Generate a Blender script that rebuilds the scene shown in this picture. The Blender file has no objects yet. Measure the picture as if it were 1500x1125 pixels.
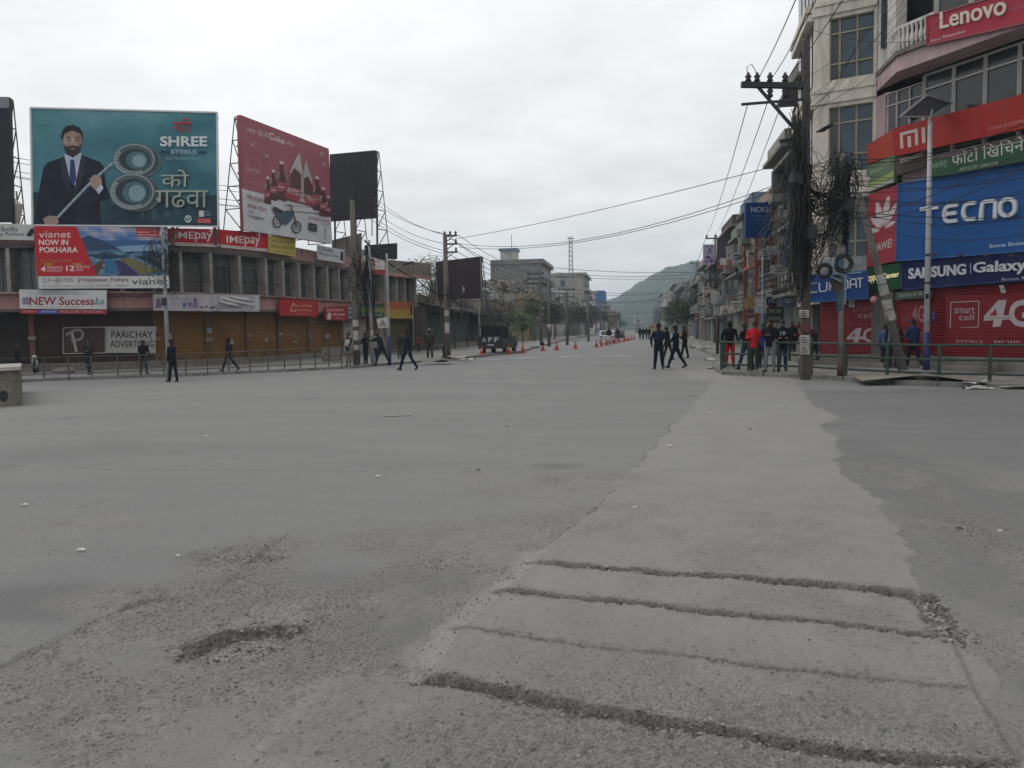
import bpy, bmesh, math, random
import numpy as np
from mathutils import Vector, Matrix, Euler
random.seed(7)
R = math.radians
S = bpy.context.scene
COL = S.collection

# ------------------------------------------------------------------ camera
FPX = 1180.0                      # focal length in photo pixels (photo 1500 x 1125)
EYE = 1.65
YAW, PITCH, ROLL = R(8.9), R(3.81), R(1.0)
CP = Vector((0, 0, EYE))
F0 = Vector((-math.sin(YAW), math.cos(YAW), 0))
R0 = Vector((math.cos(YAW), math.sin(YAW), 0))
ZUP = Vector((0, 0, 1))
FW = F0 * math.cos(PITCH) - ZUP * math.sin(PITCH)
UP0 = ZUP * math.cos(PITCH) + F0 * math.sin(PITCH)
RT = R0 * math.cos(ROLL) - UP0 * math.sin(ROLL)
UPV = UP0 * math.cos(ROLL) + R0 * math.sin(ROLL)
cam = bpy.data.cameras.new('camera'); camo = bpy.data.objects.new('camera', cam); COL.objects.link(camo)
cam.sensor_width = 36; cam.lens = 36 * FPX / 1500; cam.clip_start = 0.05; cam.clip_end = 12000
M = Matrix((RT, UPV, -FW)).transposed().to_4x4(); M.translation = CP
camo.matrix_world = M
S.camera = camo

# ------------------------------------------------------------------ sky, sun, exposure
SUN_EL, SUN_AZ = R(48), R(-55)    # azimuth from +Y towards +X
w = bpy.data.worlds.new('World'); S.world = w; w.use_nodes = True
nt = w.node_tree; nt.nodes.clear()
def N(t, **k):
    n = nt.nodes.new(t)
    for a, b in k.items(): setattr(n, a, b)
    return n
out = N('ShaderNodeOutputWorld'); bg = N('ShaderNodeBackground'); bg.inputs[1].default_value = 0.1
sky = N('ShaderNodeTexSky'); sky.sky_type = 'NISHITA'; sky.sun_disc = False
sky.sun_elevation = SUN_EL; sky.sun_rotation = SUN_AZ
tc = N('ShaderNodeTexCoord'); sep = N('ShaderNodeSeparateXYZ')
nt.links.new(tc.outputs['Generated'], sep.inputs[0])
# flatten the direction onto a cloud deck so that the clouds recede towards the horizon
mz = N('ShaderNodeMath', operation='MAXIMUM'); mz.inputs[1].default_value = 0.0; nt.links.new(sep.outputs[2], mz.inputs[0])
az = N('ShaderNodeMath', operation='ADD'); az.inputs[1].default_value = 0.16; nt.links.new(mz.outputs[0], az.inputs[0])
cx = N('ShaderNodeMath', operation='DIVIDE'); nt.links.new(sep.outputs[0], cx.inputs[0]); nt.links.new(az.outputs[0], cx.inputs[1])
cy = N('ShaderNodeMath', operation='DIVIDE'); nt.links.new(sep.outputs[1], cy.inputs[0]); nt.links.new(az.outputs[0], cy.inputs[1])
cb = N('ShaderNodeCombineXYZ'); nt.links.new(cx.outputs[0], cb.inputs[0]); nt.links.new(cy.outputs[0], cb.inputs[1])
nz = N('ShaderNodeTexNoise'); nz.inputs['Scale'].default_value = 1.5; nz.inputs['Detail'].default_value = 6; nz.inputs['Roughness'].default_value = 0.55
nt.links.new(cb.outputs[0], nz.inputs['Vector'])
mr = N('ShaderNodeMapRange'); mr.inputs[1].default_value = 0.3; mr.inputs[2].default_value = 0.7; mr.inputs[3].default_value = 0.84; mr.inputs[4].default_value = 1.10
nt.links.new(nz.outputs[0], mr.inputs[0])
# overcast: brighter towards the zenith and towards the veiled sun
gr = N('ShaderNodeMapRange'); gr.inputs[1].default_value = 0.0; gr.inputs[2].default_value = 0.75; gr.inputs[3].default_value = 1.06; gr.inputs[4].default_value = 1.16
nt.links.new(mz.outputs[0], gr.inputs[0])
sd = Vector((math.sin(SUN_AZ) * math.cos(SUN_EL), math.cos(SUN_AZ) * math.cos(SUN_EL), math.sin(SUN_EL)))
dp = N('ShaderNodeVectorMath', operation='DOT_PRODUCT'); dp.inputs[1].default_value = sd; nt.links.new(tc.outputs['Generated'], dp.inputs[0])
ds = N('ShaderNodeMapRange'); ds.inputs[1].default_value = 0.2; ds.inputs[2].default_value = 1.0; ds.inputs[3].default_value = 0.97; ds.inputs[4].default_value = 1.22
nt.links.new(dp.outputs['Value'], ds.inputs[0])
m1 = N('ShaderNodeMath', operation='MULTIPLY'); nt.links.new(mr.outputs[0], m1.inputs[0]); nt.links.new(gr.outputs[0], m1.inputs[1])
m2 = N('ShaderNodeMath', operation='MULTIPLY'); nt.links.new(m1.outputs[0], m2.inputs[0]); nt.links.new(ds.outputs[0], m2.inputs[1])
cl = N('ShaderNodeVectorMath', operation='SCALE'); cl.inputs[0].default_value = (8.45, 8.45, 8.43); nt.links.new(m2.outputs[0], cl.inputs['Scale'])
mx = N('ShaderNodeMix', data_type='RGBA'); mx.inputs[0].default_value = 0.95
nt.links.new(sky.outputs[0], mx.inputs[6]); nt.links.new(cl.outputs[0], mx.inputs[7])
nt.links.new(mx.outputs[2], bg.inputs[0]); nt.links.new(bg.outputs[0], out.inputs[0])
sl = bpy.data.lights.new('sun', 'SUN'); sl.energy = 0.7; sl.angle = R(28); sl.color = (1, 0.96, 0.9)
so = bpy.data.objects.new('sun', sl); COL.objects.link(so)
so.rotation_euler = (-sd).to_track_quat('-Z', 'Y').to_euler(); so.location = (0, 0, 60)
S.view_settings.view_transform = 'Standard'; S.view_settings.look = 'None'
S.view_settings.exposure = 0.06; S.view_settings.gamma = 1; S.view_settings.use_curve_mapping = False
S.cycles.max_bounces = 6; S.cycles.volume_bounces = 0; S.cycles.transparent_max_bounces = 6

# ------------------------------------------------------------------ pixel <-> place
def ray(u, v):
    return FW + RT * ((u - 750) / FPX) + UPV * ((562.5 - v) / FPX)
def W(u, v, d):
    """the point seen at photo pixel (u, v) whose horizontal distance ahead is d"""
    r = ray(u, v); return CP + r * (d / r.dot(F0))
def ground(x, y):
    return -0.028 * min(max(0.0, -x - 10), 12) - 0.012 * min(max(0.0, x - 3), 9)
def G(u, v, dz=0.0):
    """the ground point (raised by dz) seen at pixel (u, v)"""
    r = ray(u, v); z = dz; p = None
    for i in range(12):
        t = (z - EYE) / r.z; p = CP + r * t; z = ground(p.x, p.y) + dz
    p.z = z; return p
def HV(u): return 562.5 - (math.tan(PITCH) * FPX / math.cos(ROLL)) - (u - 750) * math.tan(ROLL)
def U(u, d, dz=0.0):
    """a place on the ground in the direction of column u (at the horizon) at distance d"""
    p = W(u, HV(u), d); p.z = ground(p.x, p.y) + dz; return p
def PX(p):
    q = Vector(p) - CP; d = q.dot(FW); return 750 + FPX * q.dot(RT) / d, 562.5 - FPX * q.dot(UPV) / d
def lerp(a, b, t): return a + (b - a) * t
def interp(x, pts):
    if x <= pts[0][0]: a, b = pts[0], pts[1]
    elif x >= pts[-1][0]: a, b = pts[-2], pts[-1]
    else:
        for a, b in zip(pts, pts[1:]):
            if a[0] <= x <= b[0]: break
    return a[1] + (b[1] - a[1]) * (x - a[0]) / (b[0] - a[0])

# ------------------------------------------------------------------ materials
def lin(c):
    if isinstance(c, str):
        c = c.lstrip('#'); c = tuple(int(c[i:i + 2], 16) / 255 for i in (0, 2, 4))
        return tuple(x / 12.92 if x <= 0.04045 else ((x + 0.055) / 1.055) ** 2.4 for x in c)
    return tuple(c)
MATS = {}
def mat(name, c, rough=0.8, var=0.25, scale=1.5, grime=0.0, bump=0.0, bscale=30, metal=0.0, emit=0.0, spec=0.3, c2=None, streak=0.0):
    """principled material with world-space mottling, wear patches (grime) and rain streaks (streak)"""
    key = name
    if key in MATS: return MATS[key]
    c = lin(c); m = bpy.data.materials.new(name); m.use_nodes = True; t = m.node_tree
    b = t.nodes['Principled BSDF']; L = t.links.new
    b.inputs['Roughness'].default_value = rough; b.inputs['Metallic'].default_value = metal
    b.inputs['Specular IOR Level'].default_value = spec
    ge = t.nodes.new('ShaderNodeNewGeometry')
    n = t.nodes.new('ShaderNodeTexNoise'); n.inputs['Scale'].default_value = scale; n.inputs['Detail'].default_value = 7; n.inputs['Roughness'].default_value = 0.65
    L(ge.outputs['Position'], n.inputs['Vector'])
    r = t.nodes.new('ShaderNodeMapRange'); r.inputs[1].default_value = 0.25; r.inputs[2].default_value = 0.75
    r.inputs[3].default_value = 1 - var; r.inputs[4].default_value = 1 + var; L(n.outputs[0], r.inputs[0])
    s = t.nodes.new('ShaderNodeVectorMath'); s.operation = 'SCALE'; s.inputs[0].default_value = c; L(r.outputs[0], s.inputs['Scale'])
    col = s.outputs[0]
    def over(fac, colour):
        nonlocal col
        x = t.nodes.new('ShaderNodeMix'); x.data_type = 'RGBA'; L(fac, x.inputs[0]); L(col, x.inputs[6]); x.inputs[7].default_value = (*colour, 1); col = x.outputs[2]
    if grime > 0:
        g = t.nodes.new('ShaderNodeTexNoise'); g.inputs['Scale'].default_value = scale * 0.7; g.inputs['Detail'].default_value = 9; g.inputs['Roughness'].default_value = 0.72
        L(ge.outputs['Position'], g.inputs['Vector'])
        q = t.nodes.new('ShaderNodeMapRange'); q.inputs[1].default_value = 0.46; q.inputs[2].default_value = 0.66; q.inputs[3].default_value = 0; q.inputs[4].default_value = grime
        L(g.outputs[0], q.inputs[0]); over(q.outputs[0], lin(c2) if c2 else (0.045, 0.042, 0.038))
    if streak > 0:
        mp = t.nodes.new('ShaderNodeMapping'); mp.inputs['Scale'].default_value = (2.2, 2.2, 0.18); L(ge.outputs['Position'], mp.inputs['Vector'])
        g = t.nodes.new('ShaderNodeTexNoise'); g.inputs['Scale'].default_value = 1.6; g.inputs['Detail'].default_value = 8; g.inputs['Roughness'].default_value = 0.7
        L(mp.outputs[0], g.inputs['Vector'])
        q = t.nodes.new('ShaderNodeMapRange'); q.inputs[1].default_value = 0.48; q.inputs[2].default_value = 0.72; q.inputs[3].default_value = 0; q.inputs[4].default_value = streak
        L(g.outputs[0], q.inputs[0]); over(q.outputs[0], lin(c2) if c2 else (0.04, 0.038, 0.035))
    L(col, b.inputs['Base Color'])
    if bump > 0:
        bn = t.nodes.new('ShaderNodeTexNoise'); bn.inputs['Scale'].default_value = bscale; bn.inputs['Detail'].default_value = 5; L(ge.outputs['Position'], bn.inputs['Vector'])
        bu = t.nodes.new('ShaderNodeBump'); bu.inputs['Strength'].default_value = bump; bu.inputs['Distance'].default_value = 0.02; L(bn.outputs[0], bu.inputs['Height']); L(bu.outputs[0], b.inputs['Normal'])
    if emit > 0:
        b.inputs['Emission Color'].default_value = (*c, 1); b.inputs['Emission Strength'].default_value = emit
    MATS[key] = m; return m
def glass(name, c, rough=0.15):
    if name in MATS: return MATS[name]
    m = mat(name, c, rough=rough, var=0.35, scale=0.8, spec=0.5); return m
def ink(c):
    """flat print on a sign"""
    h = c.lstrip('#').lower()
    return mat('print_' + h, c, rough=0.55, var=0.13, scale=1.1, spec=0.25, streak=.2, c2='#5a5650')

def blend_print(name, cs, scale, stretch=(1, 1, 1)):
    """photographic print: soft drifts between a few colours"""
    if name in MATS: return MATS[name]
    m = bpy.data.materials.new(name); m.use_nodes = True; t = m.node_tree; b = t.nodes['Principled BSDF']; b.inputs['Roughness'].default_value = .6; b.inputs['Specular IOR Level'].default_value = .2
    ge = t.nodes.new('ShaderNodeNewGeometry'); mp = t.nodes.new('ShaderNodeMapping'); mp.inputs['Scale'].default_value = stretch; n = t.nodes.new('ShaderNodeTexNoise'); n.inputs['Scale'].default_value = scale; n.inputs['Detail'].default_value = 5; n.inputs['Roughness'].default_value = .55
    r = t.nodes.new('ShaderNodeValToRGB'); t.links.new(ge.outputs['Position'], mp.inputs['Vector']); t.links.new(mp.outputs[0], n.inputs['Vector']); t.links.new(n.outputs[0], r.inputs[0]); t.links.new(r.outputs[0], b.inputs['Base Color'])
    e = r.color_ramp.elements
    while len(e) < len(cs): e.new(.5)
    for i, c in enumerate(cs): e[i].position = .3 + .4 * i / (len(cs) - 1); e[i].color = (*lin(c), 1)
    MATS[name] = m; return m
# ------------------------------------------------------------------ mesh building
def base_of(o):
    p = Vector((0, 0, 0))
    while o is not None: p += o.location; o = o.parent
    return p
def props(o, label=None, cat=None, group=None, kind=None):
    if label: o['label'] = label
    if cat: o['category'] = cat
    if group: o['group'] = group
    if kind: o['kind'] = kind
    return o
def thing(name, label, cat, loc=(0, 0, 0), group=None):
    o = bpy.data.objects.new(name, None); COL.objects.link(o); o.location = loc; o.empty_display_size = 0.2
    return props(o, label, cat, group)
def link_mesh(name, me, parent=None, loc=None):
    o = bpy.data.objects.new(name, me); COL.objects.link(o)
    if parent is not None: o.parent = parent
    if loc is not None: o.location = loc
    return o
def copy_tree(o, parent=None):
    c = o.copy(); COL.objects.link(c)
    if parent is not None: c.parent = parent
    for ch in list(o.children): copy_tree(ch, c)
    return c
class MB:
    def __init__(s): s.v = []; s.f = []; s.mi = []; s.cur = 0
    def add(s, vs, fs):
        n = len(s.v); s.v += [tuple(p) for p in vs]; s.f += [tuple(i + n for i in f) for f in fs]; s.mi += [s.cur] * len(fs); return s
    def hexa(s, a, b):
        """solid between quad a and quad b (same winding)"""
        return s.add(list(a) + list(b), [(0, 1, 2, 3), (7, 6, 5, 4), (0, 4, 5, 1), (1, 5, 6, 2), (2, 6, 7, 3), (3, 7, 4, 0)])
    def box(s, c, sz, rz=0.0, rx=0.0, ry=0.0):
        m = Euler((rx, ry, rz)).to_matrix(); c = Vector(c); x, y, z = sz[0] / 2, sz[1] / 2, sz[2] / 2
        P = [c + m @ Vector(q) for q in ((-x, -y, -z), (x, -y, -z), (x, y, -z), (-x, y, -z), (-x, -y, z), (x, -y, z), (x, y, z), (-x, y, z))]
        return s.add(P, [(3, 2, 1, 0), (4, 5, 6, 7), (0, 1, 5, 4), (1, 2, 6, 5), (2, 3, 7, 6), (3, 0, 4, 7)])
    def prism(s, poly, z0, z1):
        n = len(poly); vs = [(p[0], p[1], z0) for p in poly] + [(p[0], p[1], z1) for p in poly]
        fs = [tuple(range(n - 1, -1, -1)), tuple(range(n, 2 * n))] + [(i, (i + 1) % n, n + (i + 1) % n, n + i) for i in range(n)]
        return s.add(vs, fs)
    def slab(s, poly, off):
        """3D polygon extruded by vector off"""
        n = len(poly); off = Vector(off); vs = [Vector(p) for p in poly] + [Vector(p) + off for p in poly]
        fs = [tuple(range(n)), tuple(range(2 * n - 1, n - 1, -1))] + [(i, n + i, n + (i + 1) % n, (i + 1) % n) for i in range(n)]
        return s.add(vs, fs)
    def bar(s, p, q, w, h=None, up=(0, 0, 1)):
        """square bar from p to q"""
        p, q = Vector(p), Vector(q); h = h or w; d = (q - p).normalized(); up = Vector(up)
        if abs(d.dot(up)) > 0.95: up = Vector((0, 1, 0)) if abs(d.y) < 0.9 else Vector((1, 0, 0))
        x = d.cross(up).normalized() * (w / 2); y = x.cross(d).normalized() * (h / 2)
        return s.hexa([p - x - y, p + x - y, p + x + y, p - x + y], [q - x - y, q + x - y, q + x + y, q - x + y])
    def tube(s, pts, r, n=6, caps=True):
        pts = [Vector(p) for p in pts]; rs = r if isinstance(r, (list, tuple)) else [r] * len(pts)
        d0 = (pts[1] - pts[0]).normalized(); a = Vector((0, 0, 1)) if abs(d0.z) < 0.9 else Vector((1, 0, 0)); x = d0.cross(a).normalized()
        vs = []
        for i, p in enumerate(pts):
            d = (pts[min(i + 1, len(pts) - 1)] - pts[max(i - 1, 0)]).normalized(); x = (x - d * x.dot(d)).normalized(); y = d.cross(x)
            vs += [p + (x * math.cos(2 * math.pi * k / n) + y * math.sin(2 * math.pi * k / n)) * rs[i] for k in range(n)]
        fs = [(i * n + k, i * n + (k + 1) % n, (i + 1) * n + (k + 1) % n, (i + 1) * n + k) for i in range(len(pts) - 1) for k in range(n)]
        if caps: fs += [tuple(range(n - 1, -1, -1)), tuple(range((len(pts) - 1) * n, len(pts) * n))]
        return s.add(vs, fs)
    def lathe(s, c, prof, n=12, axis=None):
        c = Vector(c); q = axis or Matrix.Identity(3); vs = []
        for r, z in prof: vs += [c + q @ Vector((r * math.cos(2 * math.pi * k / n), r * math.sin(2 * math.pi * k / n), z)) for k in range(n)]
        m = len(prof)
        fs = [(i * n + k, i * n + (k + 1) % n, (i + 1) * n + (k + 1) % n, (i + 1) * n + k) for i in range(m - 1) for k in range(n)]
        fs += [tuple(range(n - 1, -1, -1)), tuple(range((m - 1) * n, m * n))]
        return s.add(vs, fs)
    def ball(s, c, r, n=10, m=7):
        r = (r, r, r) if isinstance(r, (int, float)) else r
        prof = [(math.sin(math.pi * i / m), -math.cos(math.pi * i / m)) for i in range(m + 1)]; c = Vector(c); vs = []
        for a, z in prof:
            a = max(a, 1e-3); vs += [c + Vector((a * math.cos(2 * math.pi * k / n) * r[0], a * math.sin(2 * math.pi * k / n) * r[1], z * r[2])) for k in range(n)]
        return s.add(vs, [(i * n + k, i * n + (k + 1) % n, (i + 1) * n + (k + 1) % n, (i + 1) * n + k) for i in range(m) for k in range(n)])
    def build(s, name, m, parent=None, smooth=False, loc=None):
        """world-space shapes become one object; origin at the parent's base or at loc / the shape's foot"""
        mats = m if isinstance(m, (list, tuple)) else [m]
        if parent is not None: b = base_of(parent)
        elif loc is not None: b = Vector(loc)
        else:
            xs = np.array(s.v); b = Vector((float(xs[:, 0].mean()), float(xs[:, 1].mean()), float(xs[:, 2].min())))
        me = bpy.data.meshes.new(name); me.from_pydata([(p[0] - b.x, p[1] - b.y, p[2] - b.z) for p in s.v], [], s.f)
        for x in mats: me.materials.append(x)
        if len(mats) > 1: me.polygons.foreach_set('material_index', s.mi)
        if smooth: me.polygons.foreach_set('use_smooth', [True] * len(me.polygons))
        me.update()
        return link_mesh(name, me, parent, None if parent is not None else b)
def sag(p, q, s, n=14):
    p, q = Vector(p), Vector(q); return [p.lerp(q, i / n) - Vector((0, 0, 4 * s * (i / n) * (1 - i / n))) for i in range(n + 1)]

# ------------------------------------------------------------------ lettering
_T = {}
def glyphs(txt, off=0.0):
    k = (txt, off)
    if k not in _T:
        c = bpy.data.curves.new('letters', 'FONT'); c.body = txt; c.offset = off; c.resolution_u = 3
        o = bpy.data.objects.new('letters', c); COL.objects.link(o)
        me = bpy.data.meshes.new_from_object(o.evaluated_get(bpy.context.evaluated_depsgraph_get()))
        vs = np.array([v.co[:2] for v in me.vertices]).reshape(-1, 2); fs = [tuple(p.vertices) for p in me.polygons]
        bpy.data.objects.remove(o); bpy.data.curves.remove(c); bpy.data.meshes.remove(me)
        lo, hi = vs.min(0), vs.max(0); _T[k] = ((vs - lo) / np.maximum(hi - lo, 1e-6), fs)
    return _T[k]
class Sign:
    """a board given by the photo pixels of its corners and its distance at either end"""
    def __init__(s, name, label, cat, q, dl, dr, colour, th=0.12, group=None, border=None, parent=None, m=None, off=0.0):
        TL, TR, BR, BL = q
        s.tl = W(*TL, dl); s.bl = W(*BL, dl); s.tr = W(*TR, dr); s.br = W(*BR, dr)
        ex = (s.tr - s.tl + s.br - s.bl).normalized(); ey = (s.tl - s.bl + s.tr - s.br).normalized(); s.n = ex.cross(ey).normalized()
        if s.n.dot(CP - s.tl) < 0: s.n = -s.n
        s.c = (s.tl + s.tr + s.br + s.bl) / 4; s.k = 1; s.th = th
        proj = lambda p: p - s.n * (p - s.c).dot(s.n)
        s.tl, s.tr, s.br, s.bl = map(proj, (s.tl, s.tr, s.br, s.bl))
        foot = (s.bl + s.br) / 2
        if parent is None:
            s.root = MB().slab([s.tl, s.bl, s.br, s.tr], -s.n * th).build(name, m or ink(colour), loc=foot); props(s.root, label, cat, group)
        else:
            s.root = MB().slab([s.tl, s.bl, s.br, s.tr], -s.n * th).build(name, m or ink(colour), parent)
        s.step = 0.0014
        if border:
            b = MB(); P = [s.tl, s.tr, s.br, s.bl]
            for i in range(4): b.bar(P[i] + s.n * 0.01, P[(i + 1) % 4] + s.n * 0.01, border[1])
            b.build('border', mat('border_' + border[0].lstrip('#'), border[0], 0.6), s.root)
    def at(s, u, v, h=0.0):
        r = ray(u, v); t = (s.c - CP).dot(s.n) / r.dot(s.n); return CP + r * t + s.n * h
    def lift(s): s.k += 1; return s.step * s.k
    def poly(s, pts, c, name='print', lvl=None, th=None):
        h = s.lift() if lvl is None else s.step * lvl
        if th: return MB().slab([s.at(*p, h + th) for p in pts][::1], -s.n * th).build(name, ink(c), s.root)
        b = MB(); b.add([s.at(*p, h) for p in pts], [tuple(range(len(pts)))]); return b.build(name, ink(c), s.root)
    def polys(s, L, c, name='print', m=None):
        h = s.lift()
        for pts in L: b = MB(); b.add([s.at(*p, h) for p in pts], [tuple(range(len(pts)))]); o = b.build(name, m or ink(c), s.root)
        return o
    def ell(s, cu, cv, ru, rv, c, name='print', n=18):
        return s.poly([(cu + ru * math.cos(2 * math.pi * i / n), cv + rv * math.sin(2 * math.pi * i / n)) for i in range(n)], c, name)
    def ring(s, cu, cv, ru, rv, wd, c, name='print', n=22, a0=0, a1=360):
        h = s.lift(); b = MB(); vs = []
        for i in range(n + 1):
            a = R(a0 + (a1 - a0) * i / n)
            vs += [s.at(cu + ru * math.cos(a), cv + rv * math.sin(a), h), s.at(cu + (ru - wd) * math.cos(a), cv + (rv - wd) * math.sin(a), h)]
        b.add(vs, [(2 * i, 2 * i + 2, 2 * i + 3, 2 * i + 1) for i in range(n)]); return b.build(name, ink(c), s.root)
    def line(s, pts, wd, c, name='print'):
        L = []
        for (a, b), (x, y) in zip(pts, pts[1:]):
            l = math.hypot(x - a, y - b) or 1; nx, ny = -(y - b) / l * wd / 2, (x - a) / l * wd / 2
            L.append([(a + nx, b + ny), (a - nx, b - ny), (x - nx, y - ny), (x + nx, y + ny)])
        h = s.lift(); m = MB()
        for pts in L: m.add([s.at(*p, h) for p in pts], [(0, 1, 2, 3)])
        return m.build(name, ink(c), s.root)
    def strokes(s, glyph_lines, q, c, wd, ext, m=None, name='lettering'):
        """raised letters drawn as square strokes; glyph_lines in 0..1 boxes of q (TL TR BR BL pixels)"""
        h = s.lift(); tl, tr, br, bl = [s.at(*p, h) for p in q]; b = MB()
        P = lambda x, y: (bl * (1 - x) + br * x) * (1 - y) + (tl * (1 - x) + tr * x) * y
        asp = (tr - tl).length / (tl - bl).length
        for ln in glyph_lines:
            n = len(ln); L = []; Rr = []
            for i, (x, y) in enumerate(ln):
                a, c_ = ln[max(i - 1, 0)], ln[min(i + 1, n - 1)]; dx, dy = (c_[0] - a[0]) * asp, c_[1] - a[1]; l = math.hypot(dx, dy) or 1; nx, ny = -dy / l * wd / 2, dx / l * wd / 2
                L.append(P(x + nx / asp, y + ny)); Rr.append(P(x - nx / asp, y - ny))
            vs = [v + s.n * ext for v in L] + [v + s.n * ext for v in Rr] + L + Rr
            fs = [(n + i, n + i + 1, i + 1, i) for i in range(n - 1)] + [(i, i + 1, 2 * n + i + 1, 2 * n + i) for i in range(n - 1)] + [(n + i + 1, n + i, 3 * n + i, 3 * n + i + 1) for i in range(n - 1)] + [(0, 2 * n, 3 * n, n), (n - 1, 2 * n - 1, 4 * n - 1, 3 * n - 1)]
            b.add(vs, fs)
        return b.build(name, m or ink(c), s.root)
    def text(s, txt, q, c, off=0.0, ext=0.0, name='lettering', m=None, bold=0.0):
        """q: pixel box (u0, v0, u1, v1) or corners TL TR BR BL of the lettering"""
        if len(q) == 4 and not isinstance(q[0], (tuple, list)): q = [(q[0], q[1]), (q[2], q[1]), (q[2], q[3]), (q[0], q[3])]
        vs, fs = glyphs(txt, off); h = s.lift(); tl, tr, br, bl = [s.at(*p, h) for p in q]
        P = [(bl * (1 - x) + br * x) * (1 - y) + (tl * (1 - x) + tr * x) * y for x, y in ((float(a), float(b)) for a, b in vs)]
        if ext:
            me_v = [p + s.n * ext for p in P] + P; n = len(P); edges = {}
            for f in fs:
                for i in range(len(f)):
                    e = (f[i], f[(i + 1) % len(f)]); k = (min(e), max(e)); edges[k] = edges.get(k, []) + [e]
            F = list(fs) + [(a, b, b + n, a + n) for k, l in edges.items() if len(l) == 1 for a, b in l]
            b = MB(); b.add(me_v, F)
        else: b = MB(); b.add(P, fs)
        return b.build(name, m or ink(c), s.root)

# ------------------------------------------------------------------ noise
def vn(x, y, seed=0):
    xi = np.floor(x).astype(np.int64); yi = np.floor(y).astype(np.int64); fx = x - xi; fy = y - yi
    fx = fx * fx * (3 - 2 * fx); fy = fy * fy * (3 - 2 * fy)
    def h(a, b):
        n = (a * 374761393 + b * 668265263 + seed * 974634777) & 0xffffffff
        n = ((n ^ (n >> 13)) * 1274126177) & 0xffffffff; n = n ^ (n >> 16)
        return (n & 0xffff) / 65535.0
    return (h(xi, yi) * (1 - fx) + h(xi + 1, yi) * fx) * (1 - fy) + (h(xi, yi + 1) * (1 - fx) + h(xi + 1, yi + 1) * fx) * fy
def fbm(x, y, o=4, seed=0):
    s = 0; a = 0.5; t = 0
    for i in range(o): s = s + a * vn(x * 2 ** i, y * 2 ** i, seed + i * 17); t += a; a *= 0.55
    return s / t
def sst(a, b, x): t = np.clip((x - a) / (b - a), 0, 1); return t * t * (3 - 2 * t)
def pline(x, y, P):
    """distance to a polyline, signed side (positive to its left), fraction along it"""
    best = np.full(x.shape, 1e9); side = np.zeros_like(best); tt = np.zeros_like(best)
    L = [0]
    for a, b in zip(P, P[1:]): L.append(L[-1] + math.hypot(b[0] - a[0], b[1] - a[1]))
    for i, (a, b) in enumerate(zip(P, P[1:])):
        dx, dy = b[0] - a[0], b[1] - a[1]; l2 = dx * dx + dy * dy
        t = np.clip(((x - a[0]) * dx + (y - a[1]) * dy) / l2, 0, 1)
        ex = x - a[0] - t * dx; ey = y - a[1] - t * dy; d = np.hypot(ex, ey); m = d < best
        best = np.where(m, d, best); side = np.where(m, np.sign(dx * ey - dy * ex), side); tt = np.where(m, (L[i] + t * (L[i + 1] - L[i])) / L[-1], tt)
    return best, side, tt
def inside(x, y, P):
    r = np.zeros(x.shape, bool); n = len(P)
    for i in range(n):
        (x0, y0), (x1, y1) = P[i], P[(i + 1) % n]
        if y0 == y1: continue
        c = ((y0 > y) != (y1 > y)) & (x < (x1 - x0) * (y - y0) / (y1 - y0) + x0); r ^= c
    return r
def gxy(L): return [tuple(G(*p)[:2]) for p in L]
def ground_np(x, y): return -0.028 * np.clip(-x - 10, 0, 12) - 0.012 * np.clip(x - 3, 0, 9)

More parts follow.
